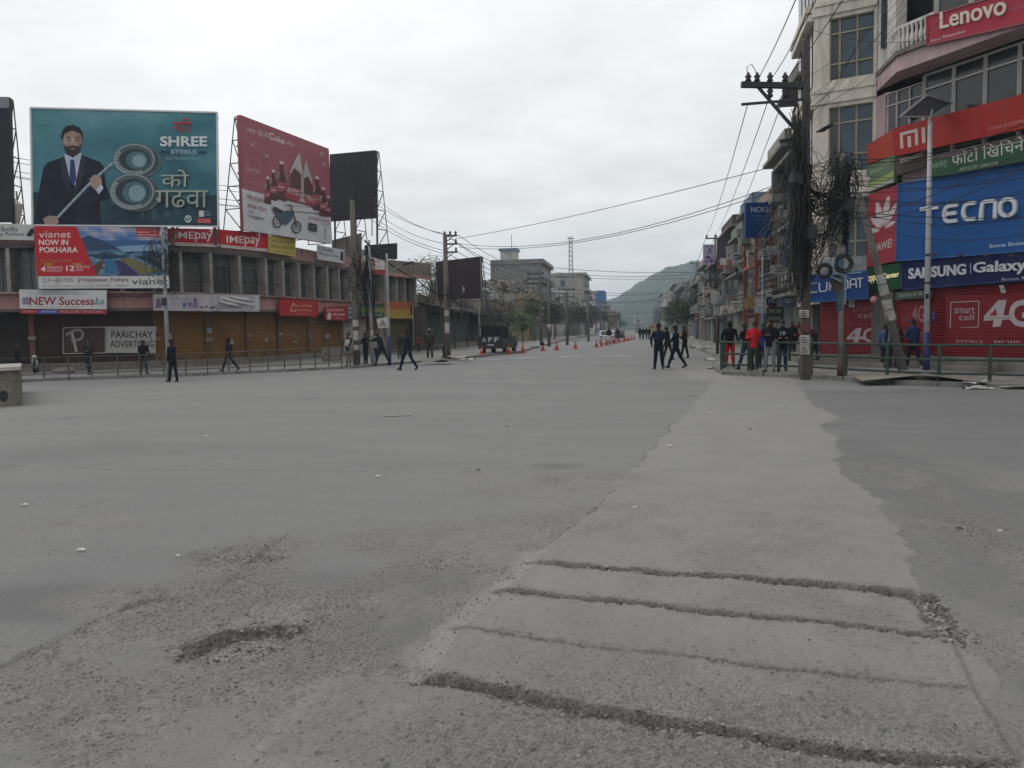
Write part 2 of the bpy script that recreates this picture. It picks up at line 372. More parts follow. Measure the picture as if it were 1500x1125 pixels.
# ------------------------------------------------------------------ road surface material
def attr_node(t, n):
    a = t.nodes.new('ShaderNodeAttribute'); a.attribute_name = n; return a.outputs['Fac']
def road_material():
    m = bpy.data.materials.new('worn_asphalt'); m.use_nodes = True; t = m.node_tree; L = t.links.new
    b = t.nodes['Principled BSDF']; b.inputs['Specular IOR Level'].default_value = 0.25
    pos = t.nodes.new('ShaderNodeNewGeometry').outputs['Position']
    def noise(sc, det=6, ro=0.6, stretch=None):
        n = t.nodes.new('ShaderNodeTexNoise'); n.inputs['Scale'].default_value = sc; n.inputs['Detail'].default_value = det; n.inputs['Roughness'].default_value = ro
        if stretch:
            mp = t.nodes.new('ShaderNodeMapping'); mp.inputs['Scale'].default_value = stretch; mp.inputs['Rotation'].default_value = (0, 0, R(28)); L(pos, mp.inputs['Vector']); L(mp.outputs[0], n.inputs['Vector'])
        else: L(pos, n.inputs['Vector'])
        return n.outputs[0]
    def rng(x, a, c, lo, hi):
        r = t.nodes.new('ShaderNodeMapRange'); r.inputs[1].default_value = a; r.inputs[2].default_value = c; r.inputs[3].default_value = lo; r.inputs[4].default_value = hi; L(x, r.inputs[0]); return r.outputs[0]
    def mix(f, a, c):
        x = t.nodes.new('ShaderNodeMix'); x.data_type = 'RGBA'
        if isinstance(f, (int, float)): x.inputs[0].default_value = f
        else: L(f, x.inputs[0])
        for i, q in ((6, a), (7, c)):
            if isinstance(q, tuple): x.inputs[i].default_value = (*q, 1)
            else: L(q, x.inputs[i])
        return x.outputs[2]
    def mul(a, c):
        x = t.nodes.new('ShaderNodeMath'); x.operation = 'MULTIPLY'
        for i, q in ((0, a), (1, c)):
            if isinstance(q, (int, float)): x.inputs[i].default_value = q
            else: L(q, x.inputs[i])
        return x.outputs[0]
    def add(a, c):
        x = t.nodes.new('ShaderNodeMath'); x.operation = 'ADD'
        for i, q in ((0, a), (1, c)):
            if isinstance(q, (int, float)): x.inputs[i].default_value = q
            else: L(q, x.inputs[i])
        return x.outputs[0]
    def vor(sc, feat='F1'):
        v = t.nodes.new('ShaderNodeTexVoronoi'); v.inputs['Scale'].default_value = sc; v.feature = feat
        nn = t.nodes.new('ShaderNodeTexNoise'); nn.inputs['Scale'].default_value = sc * 0.8; L(pos, nn.inputs['Vector'])
        ad = t.nodes.new('ShaderNodeMixRGB'); ad.blend_type = 'ADD'; ad.inputs[0].default_value = 0.6 / sc; L(pos, ad.inputs[1]); L(nn.outputs['Color'], ad.inputs[2])
        L(ad.outputs[0], v.inputs['Vector']); return v
    conc, rough, dark, dust, hole_shade = [attr_node(t, k) for k in ('conc', 'rough', 'dark', 'dust', 'hole_shade')]
    # asphalt: bleached dusty grey, drifts of dust along the traffic, oil-dark lanes
    col = mix(rng(noise(0.22, 6, 0.6, (0.5, 1.6, 1)), 0.32, 0.68, 0, 1), (0.166, 0.165, 0.163), (0.216, 0.213, 0.206))
    col = mix(rng(noise(2.2, 8, 0.7), 0.35, 0.75, 0, 0.55), col, (0.185, 0.183, 0.180))
    col = mix(rng(noise(26, 5, 0.75), 0.35, 0.7, 0, 0.5), col, (0.15, 0.15, 0.152))
    grit = vor(150); col = mix(rng(grit.outputs['Distance'], 0.12, 0.30, 0.35, 0), col, (0.30, 0.29, 0.275))
    # long tyre-polished lanes, oil spots and pale dust tails
    col = mix(rng(noise(0.9, 7, 0.62, (0.4, 1.3, 1)), 0.5, 0.7, 0, 0.32), col, (0.142, 0.141, 0.140))
    col = mix(rng(noise(1.7, 8, 0.7, (0.6, 1.1, 1)), 0.56, 0.72, 0, 0.4), col, (0.255, 0.248, 0.232))
    oil = vor(.55); oc = t.nodes.new('ShaderNodeSeparateColor'); L(oil.outputs['Color'], oc.inputs[0])
    col = mix(mul(rng(oil.outputs['Distance'], .05, .22, .55, 0), rng(oc.outputs[0], .6, .62, 0, 1)), col, (0.10, 0.10, 0.10))
    col = mix(mul(dark, 0.75), col, (0.118, 0.117, 0.117))
    # worn patches where the aggregate shows
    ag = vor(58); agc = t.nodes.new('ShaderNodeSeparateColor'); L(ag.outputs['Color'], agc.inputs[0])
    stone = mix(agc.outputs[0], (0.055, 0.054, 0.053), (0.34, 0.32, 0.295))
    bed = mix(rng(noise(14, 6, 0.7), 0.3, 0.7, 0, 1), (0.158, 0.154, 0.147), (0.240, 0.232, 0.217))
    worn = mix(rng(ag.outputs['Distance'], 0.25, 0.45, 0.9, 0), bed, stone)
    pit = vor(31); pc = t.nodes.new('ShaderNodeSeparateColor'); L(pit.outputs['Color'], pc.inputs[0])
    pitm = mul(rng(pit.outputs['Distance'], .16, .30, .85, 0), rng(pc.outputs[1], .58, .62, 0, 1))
    worn = mix(pitm, worn, (0.06, 0.059, 0.058))  # pits darkened in the colour: occlusion painted in, the bump alone shows little
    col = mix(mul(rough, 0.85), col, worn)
    # cement patch: paler, warmer, dark river pebbles set in it
    pb = vor(17); pbc = t.nodes.new('ShaderNodeSeparateColor'); L(pb.outputs['Color'], pbc.inputs[0])
    cem = mix(rng(noise(1.3, 7, 0.65), 0.3, 0.7, 0, 1), (0.200, 0.197, 0.189), (0.240, 0.236, 0.223))
    cem = mix(rng(noise(30, 6, 0.75), 0.35, 0.7, 0, 0.45), cem, (0.20, 0.196, 0.186))
    cem = mix(rng(noise(9, 5, 0.8), 0.55, 0.75, 0, 0.5), cem, (0.30, 0.293, 0.275))
    pm = mul(rng(pb.outputs['Distance'], 0.18, 0.34, 1, 0), rng(pbc.outputs[1], 0.5, 0.56, 0, 1))
    pm = mul(pm, add(0.18, mul(rough, 0.9)))
    pcol = mix(pbc.outputs[0], (0.075, 0.077, 0.08), (0.22, 0.21, 0.195))
    cem = mix(mul(rough, 0.75), cem, mix(rng(noise(22, 6, 0.8), 0.35, 0.68, 0, 1), (0.115, 0.113, 0.108), (0.235, 0.228, 0.212)))
    ag2 = vor(105); ag2c = t.nodes.new('ShaderNodeSeparateColor'); L(ag2.outputs['Color'], ag2c.inputs[0])
    cem = mix(mul(rng(ag2.outputs['Distance'], .2, .4, .8, 0), mul(rough, rng(ag2c.outputs[1], .45, .5, 0, 1))), cem, mix(ag2c.outputs[0], (0.06, 0.06, 0.06), (0.36, 0.345, 0.32)))
    cem = mix(pm, cem, pcol)
    col = mix(conc, col, cem)
    col = mix(mul(dust, 0.8), col, (0.275, 0.268, 0.25))
    col = mix(mul(hole_shade, 0.75), col, (0.115, 0.11, 0.103))  # shade of cut walls, pothole rim and cracks painted into the colour
    # small bits of litter-pale grit
    sp = vor(7); spc = t.nodes.new('ShaderNodeSeparateColor'); L(sp.outputs['Color'], spc.inputs[0])
    fk = vor(34); fkc = t.nodes.new('ShaderNodeSeparateColor'); L(fk.outputs['Color'], fkc.inputs[0])
    col = mix(mul(rng(fk.outputs['Distance'], 0.05, 0.12, 0.8, 0), rng(fkc.outputs[2], 0.72, 0.74, 0, 1)), col, mix(fkc.outputs[0], (0.05, 0.05, 0.05), (0.36, 0.35, 0.33)))
    L(mix(mul(rng(sp.outputs['Distance'], 0.03, 0.055, 1, 0), rng(spc.outputs[2], 0.6, 0.62, 0, 0.8)), col, (0.5, 0.49, 0.46)), b.inputs['Base Color'])
    b.inputs['Roughness'].default_value = 0.82
    # fine relief
    hgt = add(mul(noise(60, 6, 0.75), 0.5), add(mul(rng(ag.outputs['Distance'], 0.0, 0.6, 1, 0), mul(rough, 1.1)), add(mul(pm, 0.5), add(mul(noise(7, 6, 0.65), 0.8), mul(mul(pitm, rough), -1.2)))))
    bu = t.nodes.new('ShaderNodeBump'); bu.inputs['Strength'].default_value = 0.9; bu.inputs['Distance'].default_value = 0.016; L(hgt, bu.inputs['Height']); L(bu.outputs[0], b.inputs['Normal'])
    return m
M_ROAD = road_material()

# ------------------------------------------------------------------ ground: one coarse sheet to the horizon, a fine road sheet round the junction
xs = [-4000, -600, -60, -22, -16, -10, 3, 8, 12, 60, 600, 4000]; ys = [-200, -4, 42, 66, 120, 400, 1000, 5000]
V = [(x, y, ground(x, 0) - (0.16 if abs(y - 19) < 24 else 0.03)) for y in ys for x in xs]; nX = len(xs)
F = [(j * nX + i, j * nX + i + 1, (j + 1) * nX + i + 1, (j + 1) * nX + i) for j in range(len(ys) - 1) for i in range(nX - 1)]
me = bpy.data.meshes.new('ground'); me.from_pydata(V, [], F); me.materials.append(M_ROAD); props(link_mesh('ground', me), kind='structure')

R_IN = 1.3; NR = 940
aa = np.concatenate([np.linspace(R(-72), R(-41), 60), np.linspace(R(-40.8), R(40.8), 660), np.linspace(R(41), R(72), 60)]); NA = len(aa)
rr = R_IN * (75 / R_IN) ** (np.arange(NR) / (NR - 1))
RRg, AAg = np.meshgrid(rr, aa, indexing='ij')
ang = -YAW + AAg
X = (np.sin(ang) * RRg / np.cos(AAg)).ravel(); Y = (np.cos(ang) * RRg / np.cos(AAg)).ravel()
sc = lambda L: [(540 + a * 0.64, 780 + b * 0.64) for a, b in L]
T1 = gxy(sc([(355, 62), (450, 71), (600, 84), (700, 93), (850, 101), (950, 113), (1100, 126), (1260, 142)]))
T2 = gxy(sc([(280, 126), (400, 141), (500, 151), (650, 166), (740, 176), (850, 188), (1000, 201), (1150, 219), (1340, 244)]))
T3 = gxy(sc([(183, 211), (340, 238), (500, 259), (690, 276), (790, 291), (950, 313), (1100, 329), (1250, 344), (1390, 358)]))
T4 = gxy(sc([(105, 322), (200, 338), (330, 362), (450, 390), (600, 414), (750, 440), (900, 464), (1100, 492), (1250, 508), (1400, 523), (1490, 528)]))
TL_ = gxy(sc([(360, 60), (285, 128), (185, 212), (105, 318)]))
TR_ = gxy(sc([(1265, 140), (1300, 178), (1340, 246)]))
TE_ = gxy(sc([(1340, 246), (1388, 358), (1440, 440), (1490, 528)]))
CONC = gxy([(1053, 549), (1030, 578), (1012, 600), (982, 625), (935, 675), (880, 730), (800, 795), (765, 822), (720, 862), (655, 918), (605, 985), (560, 975), (480, 1010), (420, 1060), (340, 1120), (250, 1300),
            (2000, 1300), (1560, 1200), (1500, 1125), (1455, 1010), (1425, 935), (1350, 868), (1325, 810), (1310, 770), (1270, 720), (1240, 690), (1228, 660), (1222, 640), (1207, 626), (1222, 612), (1190, 590), (1170, 566), (1162, 551)])
n1 = (fbm(X * 1.1, Y * 1.1, 5, 3) - 0.5); n2 = (fbm(X * 1.1, Y * 1.1, 5, 9) - 0.5)
e1n = (fbm(X * 3.3, Y * 3.3, 6, 13) - .5) * .24; e2n = (fbm(X * 3.3, Y * 3.3, 6, 14) - .5) * .24
inC = inside(X + n1 * 0.3 + e1n, Y + n2 * 0.3 + e2n, CONC)
dC, _, _ = pline(X + n1 * 0.3 + e1n, Y + n2 * 0.3 + e2n, CONC + CONC[:1])
conc = np.where(inC, sst(0.0, 0.02, dC), 0.0)
near = np.hypot(X, Y)
Z = ground_np(X, Y)
Z += (fbm(X * 0.25, Y * 0.25, 3, 1) - 0.5) * 0.035 * sst(2, 6, near)
Z += (fbm(X * 2.5, Y * 2.5, 4, 2) - 0.5) * 0.010
fine = fbm(X * 22, Y * 22, 4, 5) - 0.5; mid = fbm(X * 7, Y * 7, 4, 6) - 0.5
rough = np.zeros_like(X); dark = np.zeros_like(X); dust = np.zeros_like(X); hole_shade = np.zeros_like(X)
# worn asphalt in big irregular areas on the near left, between smooth darker bands
big = fbm(X * 0.55 + 3, Y * 0.55, 5, 21)
def blob(u, v, ru, rv, soft=0.35, nz=0.6):
    """soft patch of ground, given by its outline on the road"""
    c = G(u, v); ex = (G(u + ru, v) - c).length; ey = (G(u, v - rv) - G(u, v + rv)).length / 2; d = np.hypot((X - c.x) / ex, (Y - c.y) / ey) + (big - 0.5) * nz * 2
    return sst(1 + soft, 1 - soft, d)
rough = np.maximum(rough, blob(250, 1010, 330, 105, 0.3) * .8); rough = np.maximum(rough, blob(640, 850, 110, 40, .4, 1)); rough = np.maximum(rough, blob(350, 818, 62, 24, .35, .8))
rough = np.maximum(rough, blob(300, 885, 190, 32, .35, .8) * 0.9); rough = np.maximum(rough, blob(1440, 770, 95, 60, .4, 1.2)); rough = np.maximum(rough, blob(800, 720, 130, 22, .5, 1.4) * 0.7)
rough = np.maximum(rough, blob(660, 790, 140, 30, .5, 1.4) * 0.6); rough = np.maximum(rough, blob(1290, 690, 60, 26, .4, 1.2) * .6); rough = np.maximum(rough, blob(1460, 700, 60, 20, .4, 1.2) * .6)
rough = np.maximum(rough, sst(0.52, 0.66, big) * 0.7 * sst(14, 5, near))
pat = fbm(X * 1.6 + 9, Y * 1.6, 5, 23); rough *= .35 + .65 * sst(.36, .56, pat)
dust = np.maximum(dust, .55 * rough * sst(.48, .62, fbm(X * 2.3, Y * 2.3 + 5, 5, 25)))
dark = np.maximum(dark, blob(60, 885, 150, 26, .4)); dark = np.maximum(dark, blob(560, 890, 110, 60, .4)); dark = np.maximum(dark, blob(1275, 770, 60, 75, .45, .5) * .8); dark = np.maximum(dark, blob(1450, 860, 90, 45, .4) * .8)
dark = np.maximum(dark, blob(1340, 650, 260, 40, .5, 1) * .7); dark = np.maximum(dark, blob(130, 660, 160, 14, .5, .8) * .5); dark = np.maximum(dark, blob(430, 860, 150, 22, .4) * .7); dark = np.maximum(dark, blob(1330, 578, 250, 9, .5, .6) * .7)
dark = np.maximum(dark, blob(1420, 740, 150, 150, .3, .5) * .9); dark = np.maximum(dark, blob(1430, 600, 260, 28, .5, .6) * .7); dark = np.maximum(dark, blob(1480, 960, 60, 120, .5, .8) * .6)
dark *= 1 - conc; rough *= 1 - 0.35 * conc
inN = conc * sst(5.0, 3.0, near); rough = np.maximum(rough, inN * (0.45 + 0.5 * sst(0.4, 0.6, big)))
dust = np.maximum(dust, (.15 + .75 * sst(1.4, .3, X)) * sst(0.14, 0.0, dC) * sst(9, 5, near) * (0.4 + big * 0.6))
Z -= rough * (0.006 + 0.012 * sst(0.45, 0.6, fbm(X * 5, Y * 5, 4, 31))); Z += rough * fine * 0.030 + rough * mid * 0.012
Z += conc * 0.010 + fine * 0.003
# ragged edge of the upper asphalt course, running over the near left
EDGE = gxy([(60, 945), (100, 925), (170, 893), (210, 883), (270, 878), (310, 864), (342, 848), (368, 820), (395, 803)])
d, s, tt = pline(X + n1 * .25, Y + n2 * .25, EDGE); dr = np.where(s > 0, 1, -1) * d
Z += 0.016 * sst(0.02, -0.02, -dr) * sst(0.9, 0.1, d); ck = fbm(X * 5, Y * 5, 4, 91); hole_shade = np.maximum(hole_shade, 0.85 * sst(0.05, 0.005, d + fine * .12) * sst(.5, .58, ck)); rough = np.maximum(rough, 0.95 * sst(0.6, 0.1, d) * (dr < 0)); Z += (fine * .03) * sst(.15, .02, d) * sst(.45, .6, ck)
chunk = fbm(X * 17, Y * 17, 3, 81) - .5; grit = vn(X * 46, Y * 46, 83) - .5
def trench(P, wd, dep, slope, seed, fade=0.02, wmod=None):
    """a cut with a steep broken far wall (on the polyline's far side) and a crumbled near side"""
    global Z, hole_shade, rough, dust
    j1, j2 = fbm(X * 6, Y * 6, 4, seed) - .5, fbm(X * 6, Y * 6, 4, seed + 1) - .5
    d, s, tt = pline(X + j1 * (wd * .6 + .02) + n1 * .05, Y + j2 * (wd * .6 + .02) + n2 * .05, P)
    sd = d * np.where(s > 0, 1, -1) + chunk * min(.028, wd * .45 + .003) + grit * min(.010, wd * .3)              # positive: beyond the cut
    k = np.ones_like(d) if wmod is None else np.interp(tt, *wmod)
    wloc = wd * k; ends = sst(0, fade, tt) * sst(1, 1 - fade, tt)
    far = sst(wloc * .5 + .006, wloc * .5 - .016, sd); nearf = sst(-wloc * .5 - slope, -wloc * .25, sd + chunk * slope * .8)
    f = np.where(d < wd + slope + .12, far * nearf * ends, 0)
    Z -= f * dep * (.6 + .4 * k) * (1 + chunk * .7 + grit * .7); Z += f * (chunk * .030 + grit * .022)
    wall = sst(wloc * .5 + .02, wloc * .5 - .004, sd) * sst(wloc * .5 - .055, wloc * .5 - .02, sd) * ends * (d < wd + .12)
    hole_shade = np.maximum(hole_shade, np.clip(wall * (.85 + chunk * 1.5) + .2 * f, 0, 1)); rough = np.maximum(rough, sst(0.03, 0.4, f)); rough = np.maximum(rough, .8 * sst(.12, .03, np.abs(sd) - wloc * .5) * ends * (d < wd + .3) * sst(-.1, .15, chunk + .05))
trench(T1, 0.085, 0.075, 0.03, 41, wmod=([0, .08, .25, .5, .8, 1], [.35, .8, .75, .8, 1.25, 1.6]))
trench(T2, 0.05, 0.05, 0.025, 43, wmod=([0, .2, .5, .8, 1], [1.5, 1.3, 1, .7, 1.1]))
trench(T3, 0.010, 0.03, 0.008, 45, wmod=([0, .2, .4, .5, .56, .7, 1], [.8, .9, .35, .0, .5, 1.2, .6]))
trench(T4, 0.042, 0.055, 0.12, 47, wmod=([0, .15, .3, .5, .75, .9, 1], [.75, .9, .95, .7, .5, .32, .28]))
trench(TR_, 0.11, 0.05, 0.05, 49)
d, s, tt = pline(X + n1 * .05, Y + n2 * .05, TE_); hole_shade = np.maximum(hole_shade, .6 * sst(0.012, 0.003, d)); Z -= 0.012 * sst(0.02, 0.004, d)
d, s, tt = pline(X + n1 * .1, Y + n2 * .1, TL_); dust = np.maximum(dust, sst(0.13, 0.05, d + fine * .08)); Z -= 0.02 * sst(0.12, 0.03, d); rough = np.maximum(rough, .5 * sst(.2, .05, d))
c = G(580, 985); d = np.hypot((X - c.x) / .2, (Y - c.y) / .13) + fine * .8 + n1; Z -= 0.028 * sst(1.1, .4, d); hole_shade = np.maximum(hole_shade, .35 * sst(1.15, 1.0, d) * sst(.7, .9, d) * sst(.45, .6, pat)); dust = np.maximum(dust, .5 * sst(1.0, .6, d))
# pothole: steep far rim, gravel floor
c = G(363, 936); e1 = G(452, 915) - G(277, 950); lx = e1.length / 2; e1.normalize(); e2 = Vector((-e1.y, e1.x, 0)); ly = 0.25
pu = ((X - c.x) * e1.x + (Y - c.y) * e1.y) / lx; pv = ((X - c.x) * e2.x + (Y - c.y) * e2.y) / ly
d = np.hypot(pu, pv) + (fbm(X * 4, Y * 4, 4, 61) - .5) * 0.6 + fine * 0.25
f = np.where(pv > -0.1, sst(1.03, 0.84, d), sst(1.35, 0.35, d)); Z -= 0.062 * f; rough = np.maximum(rough, sst(1.9, 1.0, d)); Z += fine * 0.03 * sst(1.1, .8, d)
hole_shade = np.maximum(hole_shade, 0.95 * sst(1.10, 1.0, d) * sst(0.78, 0.92, d) * sst(-0.35, 0.2, pv + pu * -.15)); dust = np.maximum(dust, 0.8 * sst(0.85, 0.6, d) * sst(.75, .1, pv)); rough *= 1 - .5 * sst(.85, .6, d)
c = G(352, 815); d = np.hypot((X - c.x) / .42, (Y - c.y) / .3) + n1 * 3; Z -= 0.02 * sst(1.0, .6, d) * (.5 + fine); hole_shade = np.maximum(hole_shade, .7 * sst(.5, .62, fbm(X * 9, Y * 9, 3, 71)) * sst(1.1, .7, d))
# thin cracks
for P in ([(0, 690), (120, 687), (250, 690), (400, 690), (520, 692), (640, 690), (760, 692)], [(85, 690), (160, 678), (240, 662)], [(1230, 668), (1330, 671), (1500, 671)], [(1225, 614), (1330, 612), (1500, 606)], [(1000, 600), (940, 606), (870, 612)], [(790, 800), (900, 715), (985, 620)]):
    P = gxy(P); d, s, tt = pline(X + n1 * .3 + fine * .05, Y + n2 * .3 + mid * .08, P); k = sst(0.010, 0.003, d - 0.0022 * near * .5) * sst(.45, .6, vn(X * 3, Y * 3, 5) + .15); hole_shade = np.maximum(hole_shade, k * .7); Z -= .008 * k
# washed-in dirt by the corner railing and the left kerb
c = G(1035, 545); d = np.hypot((X - c.x) / 1.2, (Y - c.y) / 5) + (big - .5); dust = np.maximum(dust, .75 * sst(1.2, .5, d))
co = np.empty((NR * NA, 3), np.float32); co[:, 0] = X; co[:, 1] = Y; co[:, 2] = Z
idx = (np.arange(NR - 1)[:, None] * NA + np.arange(NA - 1)[None, :]).ravel()
quads = np.stack([idx, idx + 1, idx + NA + 1, idx + NA], 1).astype(np.int32)
me = bpy.data.meshes.new('road'); me.vertices.add(len(co)); me.vertices.foreach_set('co', co.ravel())
me.loops.add(quads.size); me.loops.foreach_set('vertex_index', quads.ravel()); me.polygons.add(len(quads))
me.polygons.foreach_set('loop_start', np.arange(0, quads.size, 4, dtype=np.int32))
me.polygons.foreach_set('use_smooth', np.ones(len(quads), bool)); me.update(calc_edges=True)
for k, a in (('conc', conc), ('rough', rough), ('dark', dark), ('dust', dust), ('hole_shade', hole_shade)):
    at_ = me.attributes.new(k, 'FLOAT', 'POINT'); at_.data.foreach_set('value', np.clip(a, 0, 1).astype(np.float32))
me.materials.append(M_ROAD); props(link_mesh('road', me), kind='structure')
def zat(x, y):
    """height of the fine road sheet near (x, y)"""
    a = math.atan2(x, y) + YAW; r = math.hypot(x, y) * math.cos(a)
    i = int(round(math.log(max(r, R_IN) / R_IN) / math.log(75 / R_IN) * (NR - 1))); j = int(np.argmin(np.abs(aa - a)))
    return float(Z[min(max(i, 0), NR - 1) * NA + min(max(j, 0), NA - 1)])

# loose stones: in the cuts, in the pothole and strewn over the junction
def stones():
    rnd = random.Random(3); b = MB(); ms = [mat('stone_dark', (0.11, 0.105, 0.10), .9), mat('stone_grey', (0.22, 0.215, 0.2), .9), mat('stone_pale', (0.29, 0.275, 0.25), .9)]
    base = [(-1, -1, -.5), (1, -.8, -.6), (.9, 1, -.5), (-.8, .9, -.6), (-.7, -.6, .5), (.6, -.7, .6), (.7, .6, .45), (-.6, .7, .55)]
    fs = [(3, 2, 1, 0), (4, 5, 6, 7), (0, 1, 5, 4), (1, 2, 6, 5), (2, 3, 7, 6), (3, 0, 4, 7)]
    def put(x, y, s, dz=0.0):
        a = rnd.random() * 6.28; z = zat(x, y) + s * 0.2 + dz; k = [rnd.uniform(.6, 1.2) for _ in range(3)]; b.cur = rnd.choice((0, 0, 1, 1, 1, 1, 1, 2)); c_, s_ = math.cos(a), math.sin(a)
        P = []
        for p in base:
            q = [p[i] * k[i] * s * rnd.uniform(.75, 1.15) for i in range(3)]; P.append((x + q[0] * c_ - q[1] * s_, y + q[0] * s_ + q[1] * c_, z + q[2] * .7))
        b.add(P, fs)
    for P, n, sp, s0 in ((T1, 300, .045, .008), (T2, 170, .03, .006), (T3, 50, .015, .004), (T4, 420, .07, .006), (TR_, 190, .08, .010), (TL_, 160, .12, .005)):
        for i in range(n):
            t = rnd.random() ** (0.7 if P is T1 else 1) * (len(P) - 1); i0 = min(int(t), len(P) - 2); f = t - i0
            x = lerp(P[i0][0], P[i0 + 1][0], f) + rnd.gauss(0, sp * .6); y = lerp(P[i0][1], P[i0 + 1][1], f) + rnd.gauss(-.02, sp * .6); put(x, y, s0 * rnd.uniform(.4, 1.9))
    c = G(363, 936)
    for i in range(420):
        a = rnd.gauss(0.1, .5) * lx; k = rnd.gauss(.12, .5) * ly; put(c.x + e1.x * a + e2.x * k, c.y + e1.y * a + e2.y * k, rnd.uniform(.003, .013))
    for i in range(160): p = G(rnd.gauss(352, 40), rnd.gauss(818, 14)); put(p.x, p.y, rnd.uniform(.004, .013))
    for i in range(1100):
        p = G(rnd.uniform(-40, 1540), 565 + 560 * rnd.random() ** .9); put(p.x, p.y, rnd.choice((.003, .004, .005, .006, .008)) * (1.0 + .6 * (p.length > 12)))
    for i in range(350): p = G(rnd.gauss(330, 230), rnd.gauss(960, 70)); put(p.x, p.y, rnd.uniform(.002, .006))
    return b.build('loose_stones', ms)
props(stones(), 'loose grey stones and grit strewn over the broken road', None, None, 'stuff')

# pavements with kerbs
M_KERB = mat('kerb_concrete', (0.20, 0.195, 0.185), .9, .3, 2.5, .6, .5, 25)
M_PAVE = mat('pavement_concrete', (0.215, 0.212, 0.205), .9, .3, 1.2, .5, .4, 25)
KL = [(-260, 572), (0, 561.5), (60, 558.5), (130, 556), (240, 552), (330, 548.5), (430, 544), (520, 539.5), (560, 536), (625, 530.5), (700, 523.5), (760, 517)]
KERB_L = [G(*p) for p in KL]; e = KERB_L[-1]; KERB_L += [Vector((-11.5, 130, e.z)), Vector((-11.5, 300, e.z)), Vector((-11.5, 900, e.z))]
KR = [(1700, 577), (1500, 569), (1440, 567.5), (1376, 566), (1310, 563), (1238, 557.5), (1187, 554), (1120, 551.5), (1062, 549.5), (1050, 543)]
KERB_R = [G(*p) for p in KR] + [Vector((3.3, 36, 0)), Vector((4.3, 44, 0)), Vector((4.6, 80, 0)), Vector((4.6, 300, 0)), Vector((4.6, 900, 0))]
def pavement(name, K, far, zofs, outer):
    """far: list of points on the building side, same count"""
    b = MB(); n = len(K); vs = []
    for p, q in zip(K, far):
        i = K.index(p); z = p.z
        vs += [(p.x, p.y, z - .2), (p.x, p.y, z + zofs), (q.x, q.y, ground(q.x, q.y) + zofs + .01), (q.x, q.y, z - .2)]
    fs = []
    for i in range(n - 1):
        a, c = i * 4, i * 4 + 4
        fs += [(a, c, c + 1, a + 1), (a + 1, c + 1, c + 2, a + 2), (a + 2, c + 2, c + 3, a + 3)]
    b.add(vs, fs); o = b.build(name, M_PAVE, loc=(0, 0, 0)); props(o, kind='structure')
    k = MB()
    for i in range(n - 1):
        p, q = K[i], K[i + 1]; L = (q - p).length; m = max(1, int(L / 1.2)) if (p - CP).length < 70 else 1
        side = (q - p).cross(ZUP).normalized() * (0.09 if outer else -0.09)
        for j in range(m):
            r = random.Random(i * 31 + j); a_ = p.lerp(q, (j + .03) / m); c_ = p.lerp(q, (j + .97) / m); dz = r.uniform(-.02, .012); jz = Vector((0, 0, zofs + .015 + dz))
            k2 = MB(); k2.hexa([a_ - side - ZUP * .1, a_ + side - ZUP * .1, a_ + side + jz, a_ - side + jz], [c_ - side - ZUP * .1, c_ + side - ZUP * .1, c_ + side + jz, c_ - side + jz]); ko = k2.build('kerb_stone', M_KERB, o)
    return o
farL = [Vector((p.x - 14 - .0 * i, p.y + 14, 0)) if p.y < 60 else Vector((-24, p.y, 0)) for i, p in enumerate(KERB_L)]
farL = [Vector((p.x - 9, p.y + 26, 0)) if p.y < 50 else Vector((-24, p.y + 10, 0)) for p in KERB_L]
pavement('pavement', KERB_L, farL, .12, True)
farR = [Vector((p.x + 9, p.y + 9, 0)) if p.y < 33 else Vector((9.5, p.y + 6, 0)) for p in KERB_R]
pavement('pavement', KERB_R, farR, .11, False)

# worn remains of painted road markings
M_PAINT = mat('worn_paint', (0.30, 0.30, 0.295), .8, .3, 4, .9, c2=(0.19, 0.19, 0.19))
for (u0, u1, v, hh) in ((690, 735, 527, 1.6), (745, 790, 524.5, 1.6), (815, 850, 522, 1.5), (880, 925, 521.5, 1.5), (640, 675, 531, 1.4), (560, 600, 609, 1.2), (1005, 1028, 520, 1.4)):
    P = [G(u0, v + 2), G(u1, v), G(u1 + 4, v - hh), G(u0 + 4, v + 2 - hh)]
    b = MB(); n = 6; vs = []
    for i in range(n + 1):
        for a, c in ((P[0], P[1]), (P[3], P[2])):
            q = a.lerp(c, i / n); vs.append((q.x, q.y, zat(q.x, q.y) + .012))
    b.add(vs, [(2 * i, 2 * i + 2, 2 * i + 3, 2 * i + 1) for i in range(n)]); props(b.build('road_marking', M_PAINT), kind='structure')

# ================================================================== the curved corner building across the junction
DL = [(-200, 43.5), (0, 45), (200, 46.5), (260, 48.2), (308, 49.7), (350, 51.6), (391, 53.8), (446, 58.5), (518, 65.5), (605, 75.7)]
def FL(u, z, ins=0.0):
    p = W(u, HV(u), interp(u, DL)); q = Vector((p.x, p.y, z))
    if ins:
        d = (q - CP); d.z = 0; q += d.normalized() * ins
    return q
M_PINK = mat('pink_render', '#9c7a74', .9, .22, 1.1, .35, .3, 20, streak=.75)
M_PINKS = mat('pink_spandrel', '#a87f7a', .9, .16, 1.0, .25, .2, 20, streak=.35)
M_FIN = mat('grey_fin', '#918c87', .9, .25, 1.2, .5, .3, 20, streak=.4)
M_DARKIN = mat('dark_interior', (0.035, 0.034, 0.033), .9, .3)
M_GLASSD = glass('dark_window_glass', (0.055, 0.06, 0.062), .22)
M_WFRAME = mat('grey_window_frame', '#6d6c69', .7, .2, 3)
M_SOFFIT = mat('stained_soffit', '#5a544f', .9, .3, 1.5, .6)
M_CONCW = mat('raw_concrete_wall', '#77726c', .95, .25, 0.9, .5, .3, 20, streak=.7)
